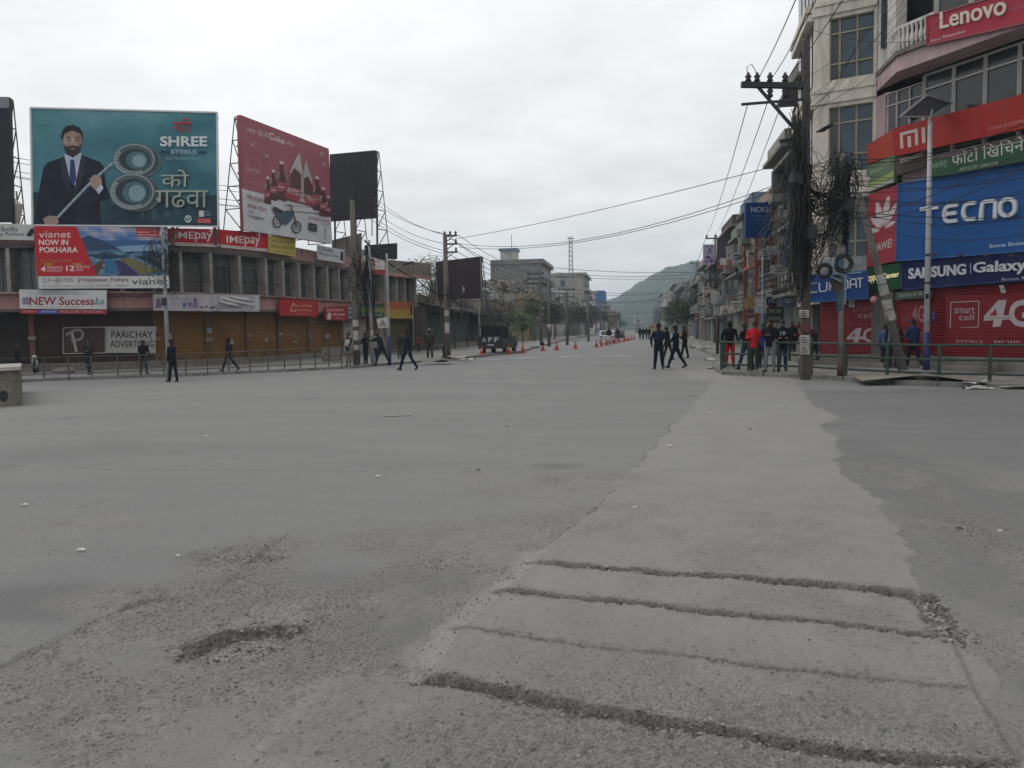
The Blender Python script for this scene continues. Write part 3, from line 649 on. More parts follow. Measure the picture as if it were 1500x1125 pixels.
M_STEEL = mat('rusty_steel', '#4a4542', .7, .3, 6, .4, metal=.3)
M_STEELG = mat('galvanised_steel', '#a3a5a6', .5, .15, 5, .1, metal=.4)
gz = -0.2
bl = thing('corner_shop_building', 'two storey pinkish building with vertical fins curving round the far street corner', 'building', FL(250, gz))
US = [-130, -85, -40, -20, 22, 64, 105, 145, 185, 225, 265, 308, 349, 387, 411, 434.5, 456, 476, 493, 510, 526, 541, 560, 578, 590, 605]
Z0, Z1, Z2, Z3 = 3.15, 4.25, 6.65, 7.75
def fband(name, m, z0, z1, i0, i1, us=US):
    for a, c in zip(us, us[1:]):
        b = MB(); b.hexa([FL(a, z0, i0), FL(c, z0, i0), FL(c, z0, i1), FL(a, z0, i1)][::-1], [FL(a, z1, i0), FL(c, z1, i0), FL(c, z1, i1), FL(a, z1, i1)][::-1]); yield b
def joined(name, m, z0, z1, i0, i1, us=US, parent=None):
    b = MB()
    for q in fband(name, m, z0, z1, i0, i1, us): b.add(q.v, q.f)
    return b.build(name, m, parent or bl)
joined('parapet', M_PINK, Z2 + .25, Z3, -0.40, -.1)
joined('eave', M_SOFFIT, Z2, Z2 + .25, -.5, 3)
joined('spandrel', M_PINKS, Z0 + .16, Z1 - .1, 0.0, .25)
joined('spandrel_ledge', M_PINK, Z1 - .1, Z1, -.46, .5)
joined('canopy_slab', M_SOFFIT, Z0, Z0 + .16, -.25, 1.6)
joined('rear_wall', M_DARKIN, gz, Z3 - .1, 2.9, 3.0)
joined('plinth', M_CONCW, gz - .3, gz + .42, .5, 3)
roof = MB(); roof.add([FL(u, Z3 - .35, .25) for u in US] + [FL(u, Z3 - .35, 9) for u in US], [(i, i + 1, len(US) + i + 1, len(US) + i) for i in range(len(US) - 1)]); roof.build('roof', M_CONCW, bl)
end = MB(); end.hexa([FL(605, gz, 0), FL(605, gz, 3), FL(606.5, gz, 3), FL(606.5, gz, 0)], [FL(605, Z3, 0), FL(605, Z3, 3), FL(606.5, Z3, 3), FL(606.5, Z3, 0)]); end.build('end_wall', M_FIN, bl)
for i, u in enumerate(US):
    b = MB(); h = .095 if u < 500 else .12; t = (FL(u + 2, Z1) - FL(u - 2, Z1)).normalized(); nn_ = Vector((t.y, -t.x, 0)); nn_ = nn_ if nn_.dot(CP - FL(u, Z1)) > 0 else -nn_; p = FL(u, Z1) + nn_ * .40; q = FL(u, Z1) - nn_ * .55; t = t * h
    b.hexa([p - t, p + t, q + t, q - t], [x + ZUP * (Z2 - Z1) for x in (p - t, p + t, q + t, q - t)]); b.build('fin', M_FIN, bl)
for a, c in zip(US, US[1:]):
    # a steel window in each bay: frame, mullions and panes
    f = MB(); L = (FL(c, 0) - FL(a, 0)); l = L.length; e_ = L.normalized(); p0 = FL(a, Z1, .5); nrm = Vector((-e_.y, e_.x, 0))
    def P(x, z): return FL(a, 0, .5).lerp(FL(c, 0, .5), x) + ZUP * z
    for x in (0.04, .36, .68, .96): f.bar(P(x, Z1), P(x, Z2), .05)
    for z in (Z1 + .03, Z2 - .62, Z2 - .03): f.bar(P(0, z), P(1, z), .05)
    fo = f.build('window_frame', M_WFRAME, bl)
    for x0, x1 in ((.04, .36), (.36, .68), (.68, .96)):
        for z0, z1 in ((Z1, Z2 - .62), (Z2 - .62, Z2)):
            g = MB(); k = random.choice((.03, .03, .05)); g.add([P(x0, z0) + nrm * k, P(x1, z0) + nrm * k, P(x1, z1) + nrm * k, P(x0, z1) + nrm * .03], [(0, 1, 2, 3)])
            g.build('pane', random.choice((M_GLASSD, M_GLASSD, glass('dusty_pane', (.095, .10, .10), .4), glass('louvred_pane', (.07, .07, .068), .5))), fo)
# roller shutters on the ground floor: ridged steel curtains in their own openings
def shutter(name, pts, z0, z1, m, parent, label=None, pitch=.11):
    """pts: 2 ground points (front plane)"""
    p, q = pts; n = (q - p).cross(ZUP).normalized(); b = MB(); k = int((z1 - z0) / pitch); vs = []
    for i in range(k + 1):
        for dz, o in ((0, 0), (.55, .028), (.9, .028)):
            z = z0 + (i + dz) * pitch
            if z > z1: break
            vs += [Vector((p.x, p.y, z)) + n * o, Vector((q.x, q.y, z)) + n * o]
    b.add(vs, [(2 * i, 2 * i + 1, 2 * i + 3, 2 * i + 2) for i in range(len(vs) // 2 - 1)]); o = b.build(name, m, parent)
    if label: o['label'] = label
    return o
M_OCH = mat('ochre_shutter', '#775730', .75, .22, .8, .4, streak=.4, c2='#4c3820')
M_BRN = mat('brown_shutter', '#3e2b28', .8, .25, .8, .5)
M_DKS = mat('dark_door', '#2c2725', .8, .3, 1, .3)
M_OCP = mat('ochre_pillar', '#684c2c', .9, .25, 1.2, .5)
M_PLP = mat('pale_plaster', '#a09a92', .9, .2, 1, .4, streak=.3)
for (u0, u1, m, nm, lab) in ((-110, -40, M_DKS, 'shutter', None), (-36, 44, M_DKS, 'shutter', 'near black shutter'), (50, 92, M_BRN, 'shutter', 'dark brown shutter'), (231, 302, M_OCH, 'shutter', 'ochre shutter lettered in faded red'), (312, 362, M_OCH, 'shutter', 'ochre shutter lettered in faded red'), (372, 408, M_OCH, 'shutter', None), (414, 452, M_OCH, 'shutter', None), (458, 498, M_OCH, 'shutter', None), (535, 556, M_OCH, 'shutter', None), (570, 603, mat('olive_shutter', '#5d5a38', .8, .2, 1, .3), 'shutter', None)):
    shutter(nm, (FL(u0, 0, 1.0), FL(u1, 0, 1.0)), gz + .42, Z0, m, bl, lab)
for u0, u1, m in ((-42, -34, M_BRN), (43, 51, mat('dull_rose_pillar', '#6b4a45', .9, .25, 1.3, .5)), (92, 231, M_BRN), (225, 232, M_OCP), (301, 313, M_OCP), (361, 373, M_OCP), (407, 415, M_OCP), (451, 459, M_OCP), (497, 503, M_OCP), (503, 526, M_PLP), (526, 536, M_FIN), (555, 571, M_FIN), (602, 605, M_FIN)):
    b = MB(); b.hexa([FL(u0, gz, .8), FL(u1, gz, .8), FL(u1, gz, 1.3), FL(u0, gz, 1.3)][::-1], [FL(u0, Z0, .8), FL(u1, Z0, .8), FL(u1, Z0, 1.3), FL(u0, Z0, 1.3)][::-1]); b.build('pier', m, bl)
# eave returning round the far end of the building, and the raw upper storey walls on the roof
er = MB(); p0, p1 = FL(560, 0), FL(605, 0)
a_, c_ = W(563, 399, 71), W(633, 410, 75.5); a2, c2_ = W(563, 413, 70.6), W(613, 419, 75)
er.hexa([W(528, 394, 67.5), W(632, 405, 76.5), W(632, 410, 76.5), W(528, 400, 67.5)], [W(528, 394, 70), W(632, 405, 79), W(632, 410, 79), W(528, 400, 70)]); er.build('roof_edge', M_PINKS, bl)
uw = MB(); uw.hexa([W(486, 352, 64), W(530, 341, 67), W(530, 396, 67), W(486, 392, 64)], [W(486, 352, 70), W(530, 341, 73), W(530, 396, 73), W(486, 392, 70)]); uw.build('roof_wall', M_CONCW, bl)
uw = MB(); uw.hexa([W(540, 378, 69), W(631, 386, 77), W(631, 406, 77), W(540, 398, 69)], [W(540, 378, 75), W(631, 386, 83), W(631, 406, 83), W(540, 398, 75)]); uw.build('roof_wall', M_CONCW, bl)
# conduits sagging along the front
for u0, u1, z0, z1, s in ((60, 330, 4.0, 4.05, .05), (230, 400, 5.0, 5.1, .12), (250, 520, 5.4, 5.2, .25)):
    MB().tube([FL(lerp(u0, u1, i / 10), lerp(z0, z1, i / 10) - 4 * s * (i / 10) * (1 - i / 10), -.3) for i in range(11)], .02, 5).build('cable', mat('black_cable', (.02, .02, .02), .6, .1), bl)

# painted panel on the brown shop front
RED, WHITE = '#a3242e', '#d4d2ce'
def sd(u): return interp(u, DL)
s = Sign('shop_lettering_panel', 'white panel with black capital letters on the dark brown shop front', 'sign', [(155, 478), (228, 478), (228, 517), (155, 517)], sd(155) + .62, sd(228) + .58, '#a09e9b', .06)
s.text('PARICHAY', (163, 485, 224, 495), '#1d1b1b', .012); s.text('ADVERTISING', (161, 499, 226, 509), '#1d1b1b', .012)
s = Sign('brush_letter_sign', 'dark panel with a big brush written letter P outlined in white', 'sign', [(93, 480), (155, 479), (155, 517), (93, 518)], sd(93) + .62, sd(155) + .62, '#3d2a29', .05, border=('#96918c', .06))
s.line([(105, 486), (112, 515)], 4, '#9a9896'); s.line([(97, 491), (104, 486), (112, 483), (119, 484), (122, 490), (119, 496), (110, 499), (104, 498)], 3, '#8f8d8b')
for u0, u1 in ((238, 300), (314, 362), (374, 408), (415, 450)):
    s = Sign('painted_lettering', {238: 'faded red capitals painted on the ochre shutter beside the lamp post', 314: 'faded red capitals painted on the second ochre shutter from the lamp post', 374: 'faint red capitals painted on the third ochre shutter from the lamp post', 415: 'faintest red capitals painted on the fourth ochre shutter from the lamp post'}[u0], 'sign', [(u0, 486), (u1, 486), (u1, 501), (u0, 501)], sd(u0) + .92, sd(u1) + .92, '#775730', .02, group='lettering painted on the ochre shutters', m=M_OCH)
    s.text('SURYA PLY', (u0 + 2, 489, u1 - 2, 498), ['#642a22', '#642a22', '#6a4026', '#6c4828'][(238, 314, 374, 415).index(u0)], .01)

# ------------------------------------------------------------------ signboards on the building
def fsign(name, label, q, colour, off=-.6, **k): return Sign(name, label, 'sign', q, sd(q[0][0]) + off, sd(q[1][0]) + off, colour, **k)
s = fsign('fascia_sign', 'white parlour signboard with dark blue lettering at the far end under the near black hoarding', [(-60, 325), (50, 329), (50, 352), (-60, 350)], '#b9b8b6', -.7)
s.text('Buddha', (2, 332, 26, 339), '#23304f', .01); s.text('Beauty Parlour', (-22, 340, 37, 347), '#23304f', .01); s.polys([[(38, 345), (44, 336), (49, 333), (50, 341), (45, 347)]], '#26222a')
s = fsign('fascia_sign', 'big advertising sign, red wedge on a photograph of lake boats', [(50, 331), (245, 332), (248, 422), (56, 423)], '#3a5f93', -1.0, th=.2)
# the lake picture
s.polys([[(112, 332), (245, 332), (246, 352), (120, 352)]], '#5d7fae', 'picture', m=blend_print('cloud_print', ('#3f6196', '#5d7fae', '#a59db0', '#b9b3bd'), .9, (1, 1, 2.4))); 
s.polys([[(119, 349), (130, 345), (150, 352), (172, 363), (200, 367), (122, 370)]], '#2d4666', 'picture'); s.polys([[(122, 368), (246, 362), (247, 404), (140, 404)]], '#476b88', 'picture', m=blend_print('lake_print', ('#22364e', '#3d5f7c', '#5c8099', '#8aa5b6'), 2.2, (1, 1, 3)))
s.polys([[(170, 361), (246, 357), (246, 366), (180, 369)]], '#7f9fba', 'picture')
for k, (pts, c) in enumerate(([[(157, 400), (154, 384), (161, 377), (168, 385), (167, 400)], '#2c6a92'], [[(176, 404), (168, 380), (180, 383), (206, 404)], '#3a3560'], [[(205, 402), (176, 380), (190, 377), (238, 398)], '#6f6a48'], [[(142, 404), (136, 390), (152, 378), (150, 392)], '#5c4038'], [[(238, 396), (200, 376), (215, 374), (247, 386)], '#253048'], [[(246, 384), (205, 370), (220, 367), (247, 376)], '#2b3f5c'], [[(128, 374), (150, 371), (190, 376), (150, 380)], '#263b55'])): s.polys([pts], c, 'boat_picture')
s.polys([[(50, 331), (112, 332), (142, 404), (54, 404)]], '#b3202c', 'red_wedge')
s.text('vianet', (57, 339, 104, 348), '#d8d0d0'); s.text('NOW IN', (57, 351, 100, 359), '#e0dada', .015); s.text('POKHARA', (58, 362, 114, 370), '#e0dada', .015)
s.text('OPENING OFFER', (59, 380, 106, 384), '#b07a3a'); s.text('4', (60, 390, 67, 398), '#e0dada', .02); s.text('MONTHS', (69, 390, 92, 394), '#d6caca'); s.text('INTERNET', (69, 395, 92, 398), '#d6caca')
s.text('12', (97, 389, 109, 397), '#e0dada', .02); s.text('MONTHS', (111, 389, 132, 393), '#d6caca'); s.text('OFFER', (111, 394, 122, 397), '#d6caca'); s.polys([[(63, 386), (78, 385), (76, 389), (66, 389)]], '#b07a3a'); s.polys([[(106, 386), (121, 385), (119, 389), (109, 389)]], '#b07a3a')
s.polys([[(200, 333), (232, 333), (233, 347), (200, 346)]], '#b3202c'); s.text('THE WORLD LEADING', (202, 334.5, 228, 336.5), '#dcd5d5'); s.text('Internet • TV', (202, 338, 230, 341.5), '#dcd5d5'); s.text('PROVIDER', (202, 343, 231, 345.5), '#dcd5d5')
s.polys([[(56, 405), (247.5, 404), (248, 422), (57, 423)]], '#c2c1c0', 'white_strip'); s.ring(65, 411, 3.2, 3.2, .9, '#54263a'); s.text('01-4217555', (70, 407.5, 107, 413), '#5d2736', .008); s.ring(116, 410, 2.6, 2.6, 1.1, '#7a2a30'); s.line([(116, 412.5), (116, 415)], 1.2, '#7a2a30')
s.text('Nayabazaar, Pokhara', (121, 407, 188, 414), '#5d2736', .008); s.text('vianet', (193, 408, 247, 417), '#2a2a2e'); s.text('facebook   info@vianet.com.np', (62, 418, 137, 420.5), '#6b6666'); s.text('viber  viber', (142, 417, 190, 419.5), '#6b6666')
s = fsign('fascia_sign', 'white sign with bold maroon letters above a red and blue strip', [(28, 424), (156, 425), (156, 453), (29, 452)], '#bdbdbd', -.7)
s.text('NEW Success', (43, 435, 138, 447), '#8a1f2a', .022); s.polys([[(32, 436), (42, 435), (43, 446), (33, 446)]], '#7f7890'); s.text('COMPUTER TRAINING INSTITUTE', (52, 429, 128, 431.5), '#7a8aa0'); s.text('Nayabazaar Pokhara', (55, 449, 120, 451), '#7a8aa0')
s.polys([[(138, 446), (141, 437), (145, 443), (147, 446)], [(147, 446), (147, 440), (152, 438), (152, 446)]], '#6f9a9a'); s.ell(142, 438, 1.6, 1.6, '#3f5a80')
s = fsign('fascia_strip', 'narrow red strip with a blue field hanging under the white maroon lettered sign', [(29, 452.6), (156, 453.6), (156, 460), (30, 459.5)], '#8c2530', -.7); s.polys([[(56, 453.5), (85, 454), (86, 460), (56, 460)]], '#3b4a92'); s.text('SCIENCE', (34, 455, 52, 457.5), '#c8a8a8'); s.text('LANGUAGE', (60, 455, 82, 457.5), '#b8c0d8'); s.text('BRIDGE COURSE • TUITION CLASSES', (88, 455, 150, 458), '#c8a8a8')
for i, (q, lab, box) in enumerate((([(245, 334), (318, 335.5), (318, 362), (246, 359)], 'red payment signboard with a white foot strip beside the boats picture', (256, 339, 311, 352)), ([(318.6, 335.7), (393, 342), (393, 369), (318.6, 362)], 'red payment signboard with a white foot strip next to the small yellow sign', (332, 345, 381, 358)))):
    s = fsign('fascia_sign', lab, q, '#b0202b', -.45, group='pair of red payment signboards')
    u0, v0, u1, v1 = box; dv = 1.5 if i else .5; m_ = u0 + (u1 - u0) * .52
    s.text('IME', [(u0, v0), (m_, v0 + dv * .5), (m_, v1 - 2.5 + dv * .5), (u0, v1 - 2.5)], '#ded6d4', .006); s.text('pay', [(m_ + 1, v0 + 1 + dv * .5), (u1, v0 + 1 + dv), (u1, v1 + 2 + dv), (m_ + 1, v1 + 2 + dv * .5)], '#ded6d4', .006); s.polys([[(u1 - 5, v0 - 1), (u1 + 1, v0 - 5), (u1, v0 + 2)]], '#ded6d4')
    a, c = q[3], q[2]; s.polys([[(a[0], a[1] - 4.5), (c[0], c[1] - 4.5), c, a]], '#bdb5b0', 'white_strip'); s.text('Send Money • Pay Bills • Online Pay • Wallet', [(a[0] + 3, a[1] - 3.5), (c[0] - 4, c[1] - 3.5), (c[0] - 4, c[1] - 1.4), (a[0] + 3, a[1] - 1.4)], '#5b4646')
s = fsign('fascia_sign', 'small faded yellow sign with dark lettering under the soft drink hoarding', [(394, 344.5), (433, 347), (433, 376), (394, 370)], '#aa9b48', -.7)
s.text('श्री स्वयंभू नौ', [(398, 350), (430, 353), (430, 359), (398, 356)], '#33301f'); s.text('िमनरल अिफस सेवा', [(397, 357), (431, 361), (431, 367), (397, 363)], '#33301f'); s.text('Pokhara Nayabazar', [(399, 366), (429, 370), (429, 373), (399, 369)], '#4a4426')
s = fsign('fascia_sign', 'white parlour signboard with blue lettering and a black haired figure beneath the hoardings', [(466, 359), (505, 366), (504, 386), (466, 380)], '#b9bcc0', -.7)
s.text('Buddha', [(474, 362.5), (488, 365), (488, 370), (474, 367.5)], '#2c3d66', .01); s.text('Beauty Parlour', [(468, 369), (497, 374), (497, 379), (468, 374)], '#2c3d66', .01); s.polys([[(499, 368), (503, 369), (503, 384), (498, 380)]], '#2a2228')
BAN = mat('grubby_banner', '#a5a1a6', .85, .22, 1.5, .3)
s = fsign('cloth_banner', 'grubby white banner printed with women and clothes behind the lamp post', [(225, 431), (318, 431.5), (318, 456), (226, 455)], '#a9a5aa', -.7, m=BAN)
for u, c in ((232, '#6a5570'), (286, '#7a6a8c')): s.ell(u, 439, 2.2, 2.6, '#5b4a50'); s.polys([[(u - 3, 441), (u + 3, 441), (u + 5, 451), (u - 5, 451)]], c)
s.polys([[(267, 444), (273, 444), (272, 450), (268, 450)]], '#37699c'); s.polys([[(275, 443), (281, 443), (279, 450), (277, 450)]], '#74507c'); s.text('FASHION PALACE', (247, 436, 282, 441), '#9b8fa8'); s.text('NEW  SALE', (250, 444, 262, 446.5), '#5b8a95')
for u in (295, 302, 309, 313): s.ell(u, 451 - (u % 3), 2, 1.6, '#4a4450')
s = fsign('torn_banner', 'torn grey and white banner folded over itself on the spandrel', [(318.8, 431.5), (380, 432), (380, 456.5), (318.8, 456)], '#9a989b', -.7, m=BAN)
s.polys([[(322, 433), (340, 436), (366, 447), (368, 452), (345, 446), (324, 438)]], '#c6c4c4'); s.polys([[(338, 433), (352, 438), (373, 440), (373, 446), (352, 443)]], '#cac8c7'); s.polys([[(373, 432), (380, 432), (380, 456), (373, 456)]], '#b3b3b5'); s.text('BAZAR', (322, 446, 345, 452), '#7d7a83')
f_ = MB()
for a, c in (((325, 437), (372, 449)), ((335, 434), (373, 442)), ((320, 441), (352, 450))):
    f_.tube([s.at(lerp(a[0], c[0], i / 6), lerp(a[1], c[1], i / 6) + math.sin(i) * .6, .06) for i in range(7)], [.02, .07, .10, .12, .10, .07, .02], 6)
f_.build('fold', mat('banner_fold', '#bcbabb', .8, .15), s.root, True)
s = fsign('fascia_sign', 'red hotel style sign with a curling cream letter L above the ochre shutters', [(411, 438), (467, 441), (466, 464), (410, 462)], '#a51f28', -.7)
s.line([(430, 443), (427, 452), (425, 455), (429, 456), (434, 455)], 1.3, '#cfa98a'); s.text('िलल नमूनी सेली', [(430, 445), (457, 446.5), (457, 451), (430, 450)], '#d6b590'); s.text('LIL NAMUNI SELI', [(431, 452), (457, 453.5), (457, 456.5), (431, 455.5)], '#cf9a90'); s.text('beauty clinic', [(432, 458), (454, 459), (454, 461), (432, 460)], '#cf9a90')
s = fsign('fascia_sign', 'small red collection shop sign with white script near the thick pole', [(477, 449), (508, 448), (508, 469.5), (477, 469)], '#8e2230', -.7)
s.text('Sanjaya Collection', (478.5, 451.5, 503, 457), '#d2b8b4'); s.text('रेिडमेड कलेक्सन', (487, 459, 506, 463), '#dccbc8'); s.text('Pokhara', (492, 465, 501, 467), '#c8a8a8'); s.polys([[(479, 468), (480, 460), (483, 457), (485, 462), (484, 468)]], '#c9bdbb')
s = fsign('fascia_sign', 'narrow dark green sign with white words behind the thick pole', [(508.6, 448), (527, 448), (527, 470), (508.6, 469.6)], '#24423a', -.7)
for i, t_ in enumerate(('NEW', 'GIFT', 'CARD')): s.text(t_, (509.6, 449.5 + i * 6.4, 517, 453.5 + i * 6.4), '#b8c4c0', .01)
s = fsign('fascia_sign', 'long green and ochre striped sign between the poles', [(529, 445), (563, 446), (563, 466), (529, 464)], '#2c4c3a', -.7); s.polys([[(529, 450), (563, 451), (563, 458), (529, 456)]], '#6f7434'); s.text('STORE  POKHARA', (532, 459.5, 560, 463), '#8fa08f')
s = fsign('fascia_sign', 'orange fading to yellow sign with red Nepali lettering', [(563.6, 442), (605, 443), (604, 467), (563.6, 466.5)], '#a87030', -.7); s.polys([[(564, 455), (604, 456), (604, 467), (564, 466)]], '#a08a32'); s.polys([[(564, 443), (605, 443), (605, 449), (564, 448.5)]], '#a0522c'); s.text('भेरी चोइसको', (571, 448, 599, 453), '#8c2a22'); s.text('स्टोर', (580, 456.5, 588, 459), '#5c3a22'); s.polys([[(600, 446), (603, 446), (603.5, 461), (600.5, 461)]], '#40261f')
s = Sign('leaning_sign', 'white sign with red Nepali lettering and a red foot above the fins', 'sign', [(531, 371), (563, 383), (564, 402), (531, 401)], 66, 70, '#c3bfba'); s.polys([[(531, 394), (564, 395), (564, 402), (531, 401)]], '#8f2a2a'); s.text('सुन्तली', [(538, 375), (556, 381), (556, 387), (538, 384)], '#93262a'); s.text('ब्यूटी पार्लर', [(539, 385), (558, 389), (558, 394), (539, 392)], '#93262a')

# ------------------------------------------------------------------ roof hoardings
def truss(b, P, Q, dep, n, r=.045):
    """lattice stays behind a hoarding from upper edge P to lower edge Q"""
    for i in range(n + 1):
        a = P.lerp(Q, i / n); c = a + dep * (i / n * .8 + .2); b.tube([a, c], r, 5)
        if i < n:
            d = P.lerp(Q, (i + 1) / n); b.tube([c, d], r, 5); b.tube([c, d + dep * ((i + 1) / n * .8 + .2)], r, 5)
def hoarding(label, q, dl, dr, colour, posts=3, th=.3, legs=0.0, group='roof hoardings', m=None):
    s = Sign('hoarding', label, 'billboard', q, dl, dr, colour, th, group=group, m=m)
    b = MB(); back = -s.n
    for i in range(posts + 1):
        f = i / posts * .94 + .03; top = s.tl.lerp(s.tr, f) + back * (th + .08); bot = s.bl.lerp(s.br, f) + back * (th + .08); b.bar(top, bot - ZUP * legs, .12)
        truss(b, top, bot - ZUP * legs, back * 1.5, 5, .035)
    for j in range(5):
        f = j / 4 * .94 + .03; b.bar(s.tl.lerp(s.bl, f) + back * (th + .08), s.tr.lerp(s.br, f) + back * (th + .08), .08)
    b.build('lattice_frame', M_STEEL, s.root); return s
s = hoarding('huge teal hoarding with a bearded man in dark suit and a coiled steel figure', [(45, 158), (318, 165), (320, 332), (48, 330)], 45.2, 46.8, '#315f6c', 4, legs=1.0, m=blend_print('teal_sky_print', ('#33606c', '#427580', '#54868f', '#6d969d'), .22, (1, 1, 1.8)))
edge = mat('white_board_edge', '#c9c9c6', .6, .1)
b = MB(); P = [s.tl, s.tr, s.br, s.bl]
for i in range(4): b.bar(P[i] + s.n * .01, P[(i + 1) % 4] + s.n * .01, .09)
b.build('board_edge', edge, s.root)
# background print: murky teal sky with paler cloud drifts over a dark town
s.polys([[(48, 282), (110, 276), (180, 290), (230, 284), (275, 292), (319, 284), (320, 331), (48, 329)]], '#20343f', 'town_print', m=blend_print('dark_town_print', ('#1c2f3a', '#263e49', '#35525c'), .8)); s.polys([[(160, 300), (163, 288), (168, 288), (168, 300)], [(178, 306), (178, 296), (186, 296), (186, 306)], [(206, 318), (206, 300), (211, 298), (211, 318)], [(222, 322), (222, 305), (230, 305), (230, 322)], [(240, 318), (240, 308), (250, 308), (250, 318)]], '#35505c', 'town_print')
# man in a suit
SUIT = blend_print('suit_print_cloth', ('#141722', '#1b2030', '#262c3d'), 1.3); FACE = blend_print('skin_print', ('#84685e', '#9d8479', '#ad968b'), 2.2)
s.polys([[(50, 328), (55, 290), (64, 245), (70, 238), (95, 229), (118, 226), (146, 237), (152, 244), (155, 270), (162, 290), (146, 296), (148, 330)]], '#1a1e2c', 'suit_print', m=SUIT); s.polys([[(94, 227), (88, 236), (92, 252), (88, 256), (104, 286), (103, 264)], [(120, 225), (127, 234), (121, 250), (125, 254), (107, 288), (109, 272)]], '#262c3e', 'lapel_print'); s.line([(72, 262), (78, 300), (76, 328)], 1, '#0f121b', 'fold_print'); s.line([(140, 262), (144, 300), (146, 328)], 1, '#0f121b', 'fold_print'); s.line([(106, 288), (107, 328)], .8, '#0f121b', 'fold_print'); s.polys([[(128, 262), (138, 260), (138, 262), (128, 264)]], '#46506a', 'pocket_print')
s.polys([[(94, 226), (120, 224), (110, 272), (103, 264)]], '#aeb6c6', 'shirt_print'); s.polys([[(103, 234), (109, 234), (112, 262), (108, 272), (102, 262)]], '#2a3c66', 'tie_print')
s.polys([[(92, 202), (94, 215), (98, 226), (107, 231), (114, 227), (119, 217), (121, 203), (117, 192), (106, 188), (96, 192)]], '#9c8379', 'face_print', m=FACE); s.polys([[(114, 196), (121, 203), (119, 217), (113, 226), (115, 212)]], '#86695f', 'face_print'); s.ell(101.5, 205, 1.6, 1, '#2c2222', 'eye_print'); s.ell(113, 205.5, 1.6, 1, '#2c2222', 'eye_print'); s.polys([[(91, 203), (93, 203), (94, 211), (91.5, 209)]], '#8a6f65', 'ear_print'); s.polys([[(93, 212), (98, 215), (107, 213), (115, 215), (120, 211), (117, 224), (107, 231), (97, 226)]], '#332a2c', 'beard_print'); s.ell(107, 218, 3.5, 1.2, '#8a6a66'); s.polys([[(89, 203), (91, 192), (97, 185), (107, 183), (117, 187), (122, 196), (121, 206), (118, 196), (106, 191), (95, 196), (92, 206)]], '#1d1a20', 'hair_print')
s.polys([[(97, 201), (103, 200), (103, 202), (97, 203)], [(110, 200), (117, 201), (117, 203), (110, 202)]], '#4a3a3a', 'brow_print'); s.polys([[(105, 203), (108, 203), (109, 210), (104, 210)]], '#b09488', 'nose_print')
s.line([(83, 320), (110, 292), (135, 266), (168, 238)], 5, '#5f6f78', 'bar_print'); s.line([(85, 318), (111, 290), (136, 264), (168, 236)], 1.6, '#b8c4c8', 'bar_print')
for i in range(12): t_ = i / 11; s.line([(lerp(84, 166, t_) - 2, lerp(319, 239, t_) - 2.5), (lerp(84, 166, t_) + 2.5, lerp(319, 239, t_) + 2)], .8, '#2e3a42', 'bar_print')
s.polys([[(132, 262), (138, 256), (147, 258), (150, 266), (148, 277), (141, 280), (133, 272)]], '#a0887e', 'hand_print'); s.polys([[(64, 320), (72, 316), (84, 317), (87, 326), (84, 329), (66, 329)]], '#a0887e', 'hand_print'); s.polys([[(141, 278), (149, 270), (152, 276), (145, 285)]], '#b9c0cc', 'cuff_print')
# the coiled bar: two deep hoops of ribbed steel
STL = blend_print('steel_print', ('#2c383e', '#4a585e', '#7d8b90'), 1.6)
for cu, cv, ru, rv in ((197, 234, 31, 24), (194, 281, 33, 27)):
    def el(x, y, a, c_): return [(x + a * math.cos(6.2832 * i / 26), y + c_ * math.sin(6.2832 * i / 26)) for i in range(26)]
    s.polys([el(cu + 9, cv + 3, ru, rv)], '#27343a', 'coil_print', m=STL); s.polys([el(cu + 5, cv + 2, ru, rv)], '#3a474d', 'coil_print'); s.ring(cu + 9, cv + 3, ru, rv, 2, '#5c6b70', 'coil_print', 30, -60, 60)
    s.ring(cu, cv, ru, rv, 9, '#56656b', 'coil_print', 30); s.ring(cu, cv, ru - 1, rv - 1, 2, '#8c999d', 'coil_print', 30); s.polys([el(cu + 1, cv, ru - 9, rv - 8)], '#26363d', 'coil_print'); s.polys([el(cu + 4, cv + 1, ru - 15, rv - 11)], '#4a6c75', 'coil_print'); s.polys([el(cu + 7, cv + 2, ru - 21, rv - 15)], '#7f9ba0', 'coil_print')
    for k in range(44):
        a = k / 44 * 6.283; s.polys([[(cu + (ru - 3) * math.cos(a - .03), cv + (rv - 3) * math.sin(a - .03)), (cu + (ru - 3) * math.cos(a + .03), cv + (rv - 3) * math.sin(a + .03)), (cu + (ru - 8) * math.cos(a + .05), cv + (rv - 7) * math.sin(a + .05)), (cu + (ru - 8) * math.cos(a), cv + (rv - 7) * math.sin(a))]], '#aab6b9' if math.cos(a - 2.4) > .2 else '#39464c', 'coil_print'); s.k -= 1
    s.k += 1
s.line([(254, 180), (281, 181)], 2.4, '#a8303c', 'lettering'); s.line([(258, 181), (262, 185), (259, 189), (255, 186)], 2.2, '#a8303c', 'lettering'); s.line([(261, 189), (265, 193), (269, 190)], 2, '#a8303c', 'lettering'); s.line([(268, 181), (268, 195)], 2.4, '#a8303c', 'lettering'); s.line([(276, 181), (276, 195)], 2.4, '#a8303c', 'lettering'); s.line([(268, 178), (271, 174), (275, 175), (277, 180)], 2.2, '#a8303c', 'lettering'); s.text('SHREE', (235, 200, 304, 215), '#ccd2d4', .03); s.text('STEELS', (251, 220, 288, 225.5), '#a9b6bc', .012); s.polys([[(236, 221), (249, 221), (249, 224), (236, 224)], [(291, 222), (303, 222), (303, 225), (291, 225)]], '#2a3960'); s.text('THE STRONGEST BOND', (243, 231, 294, 235), '#86a0aa')
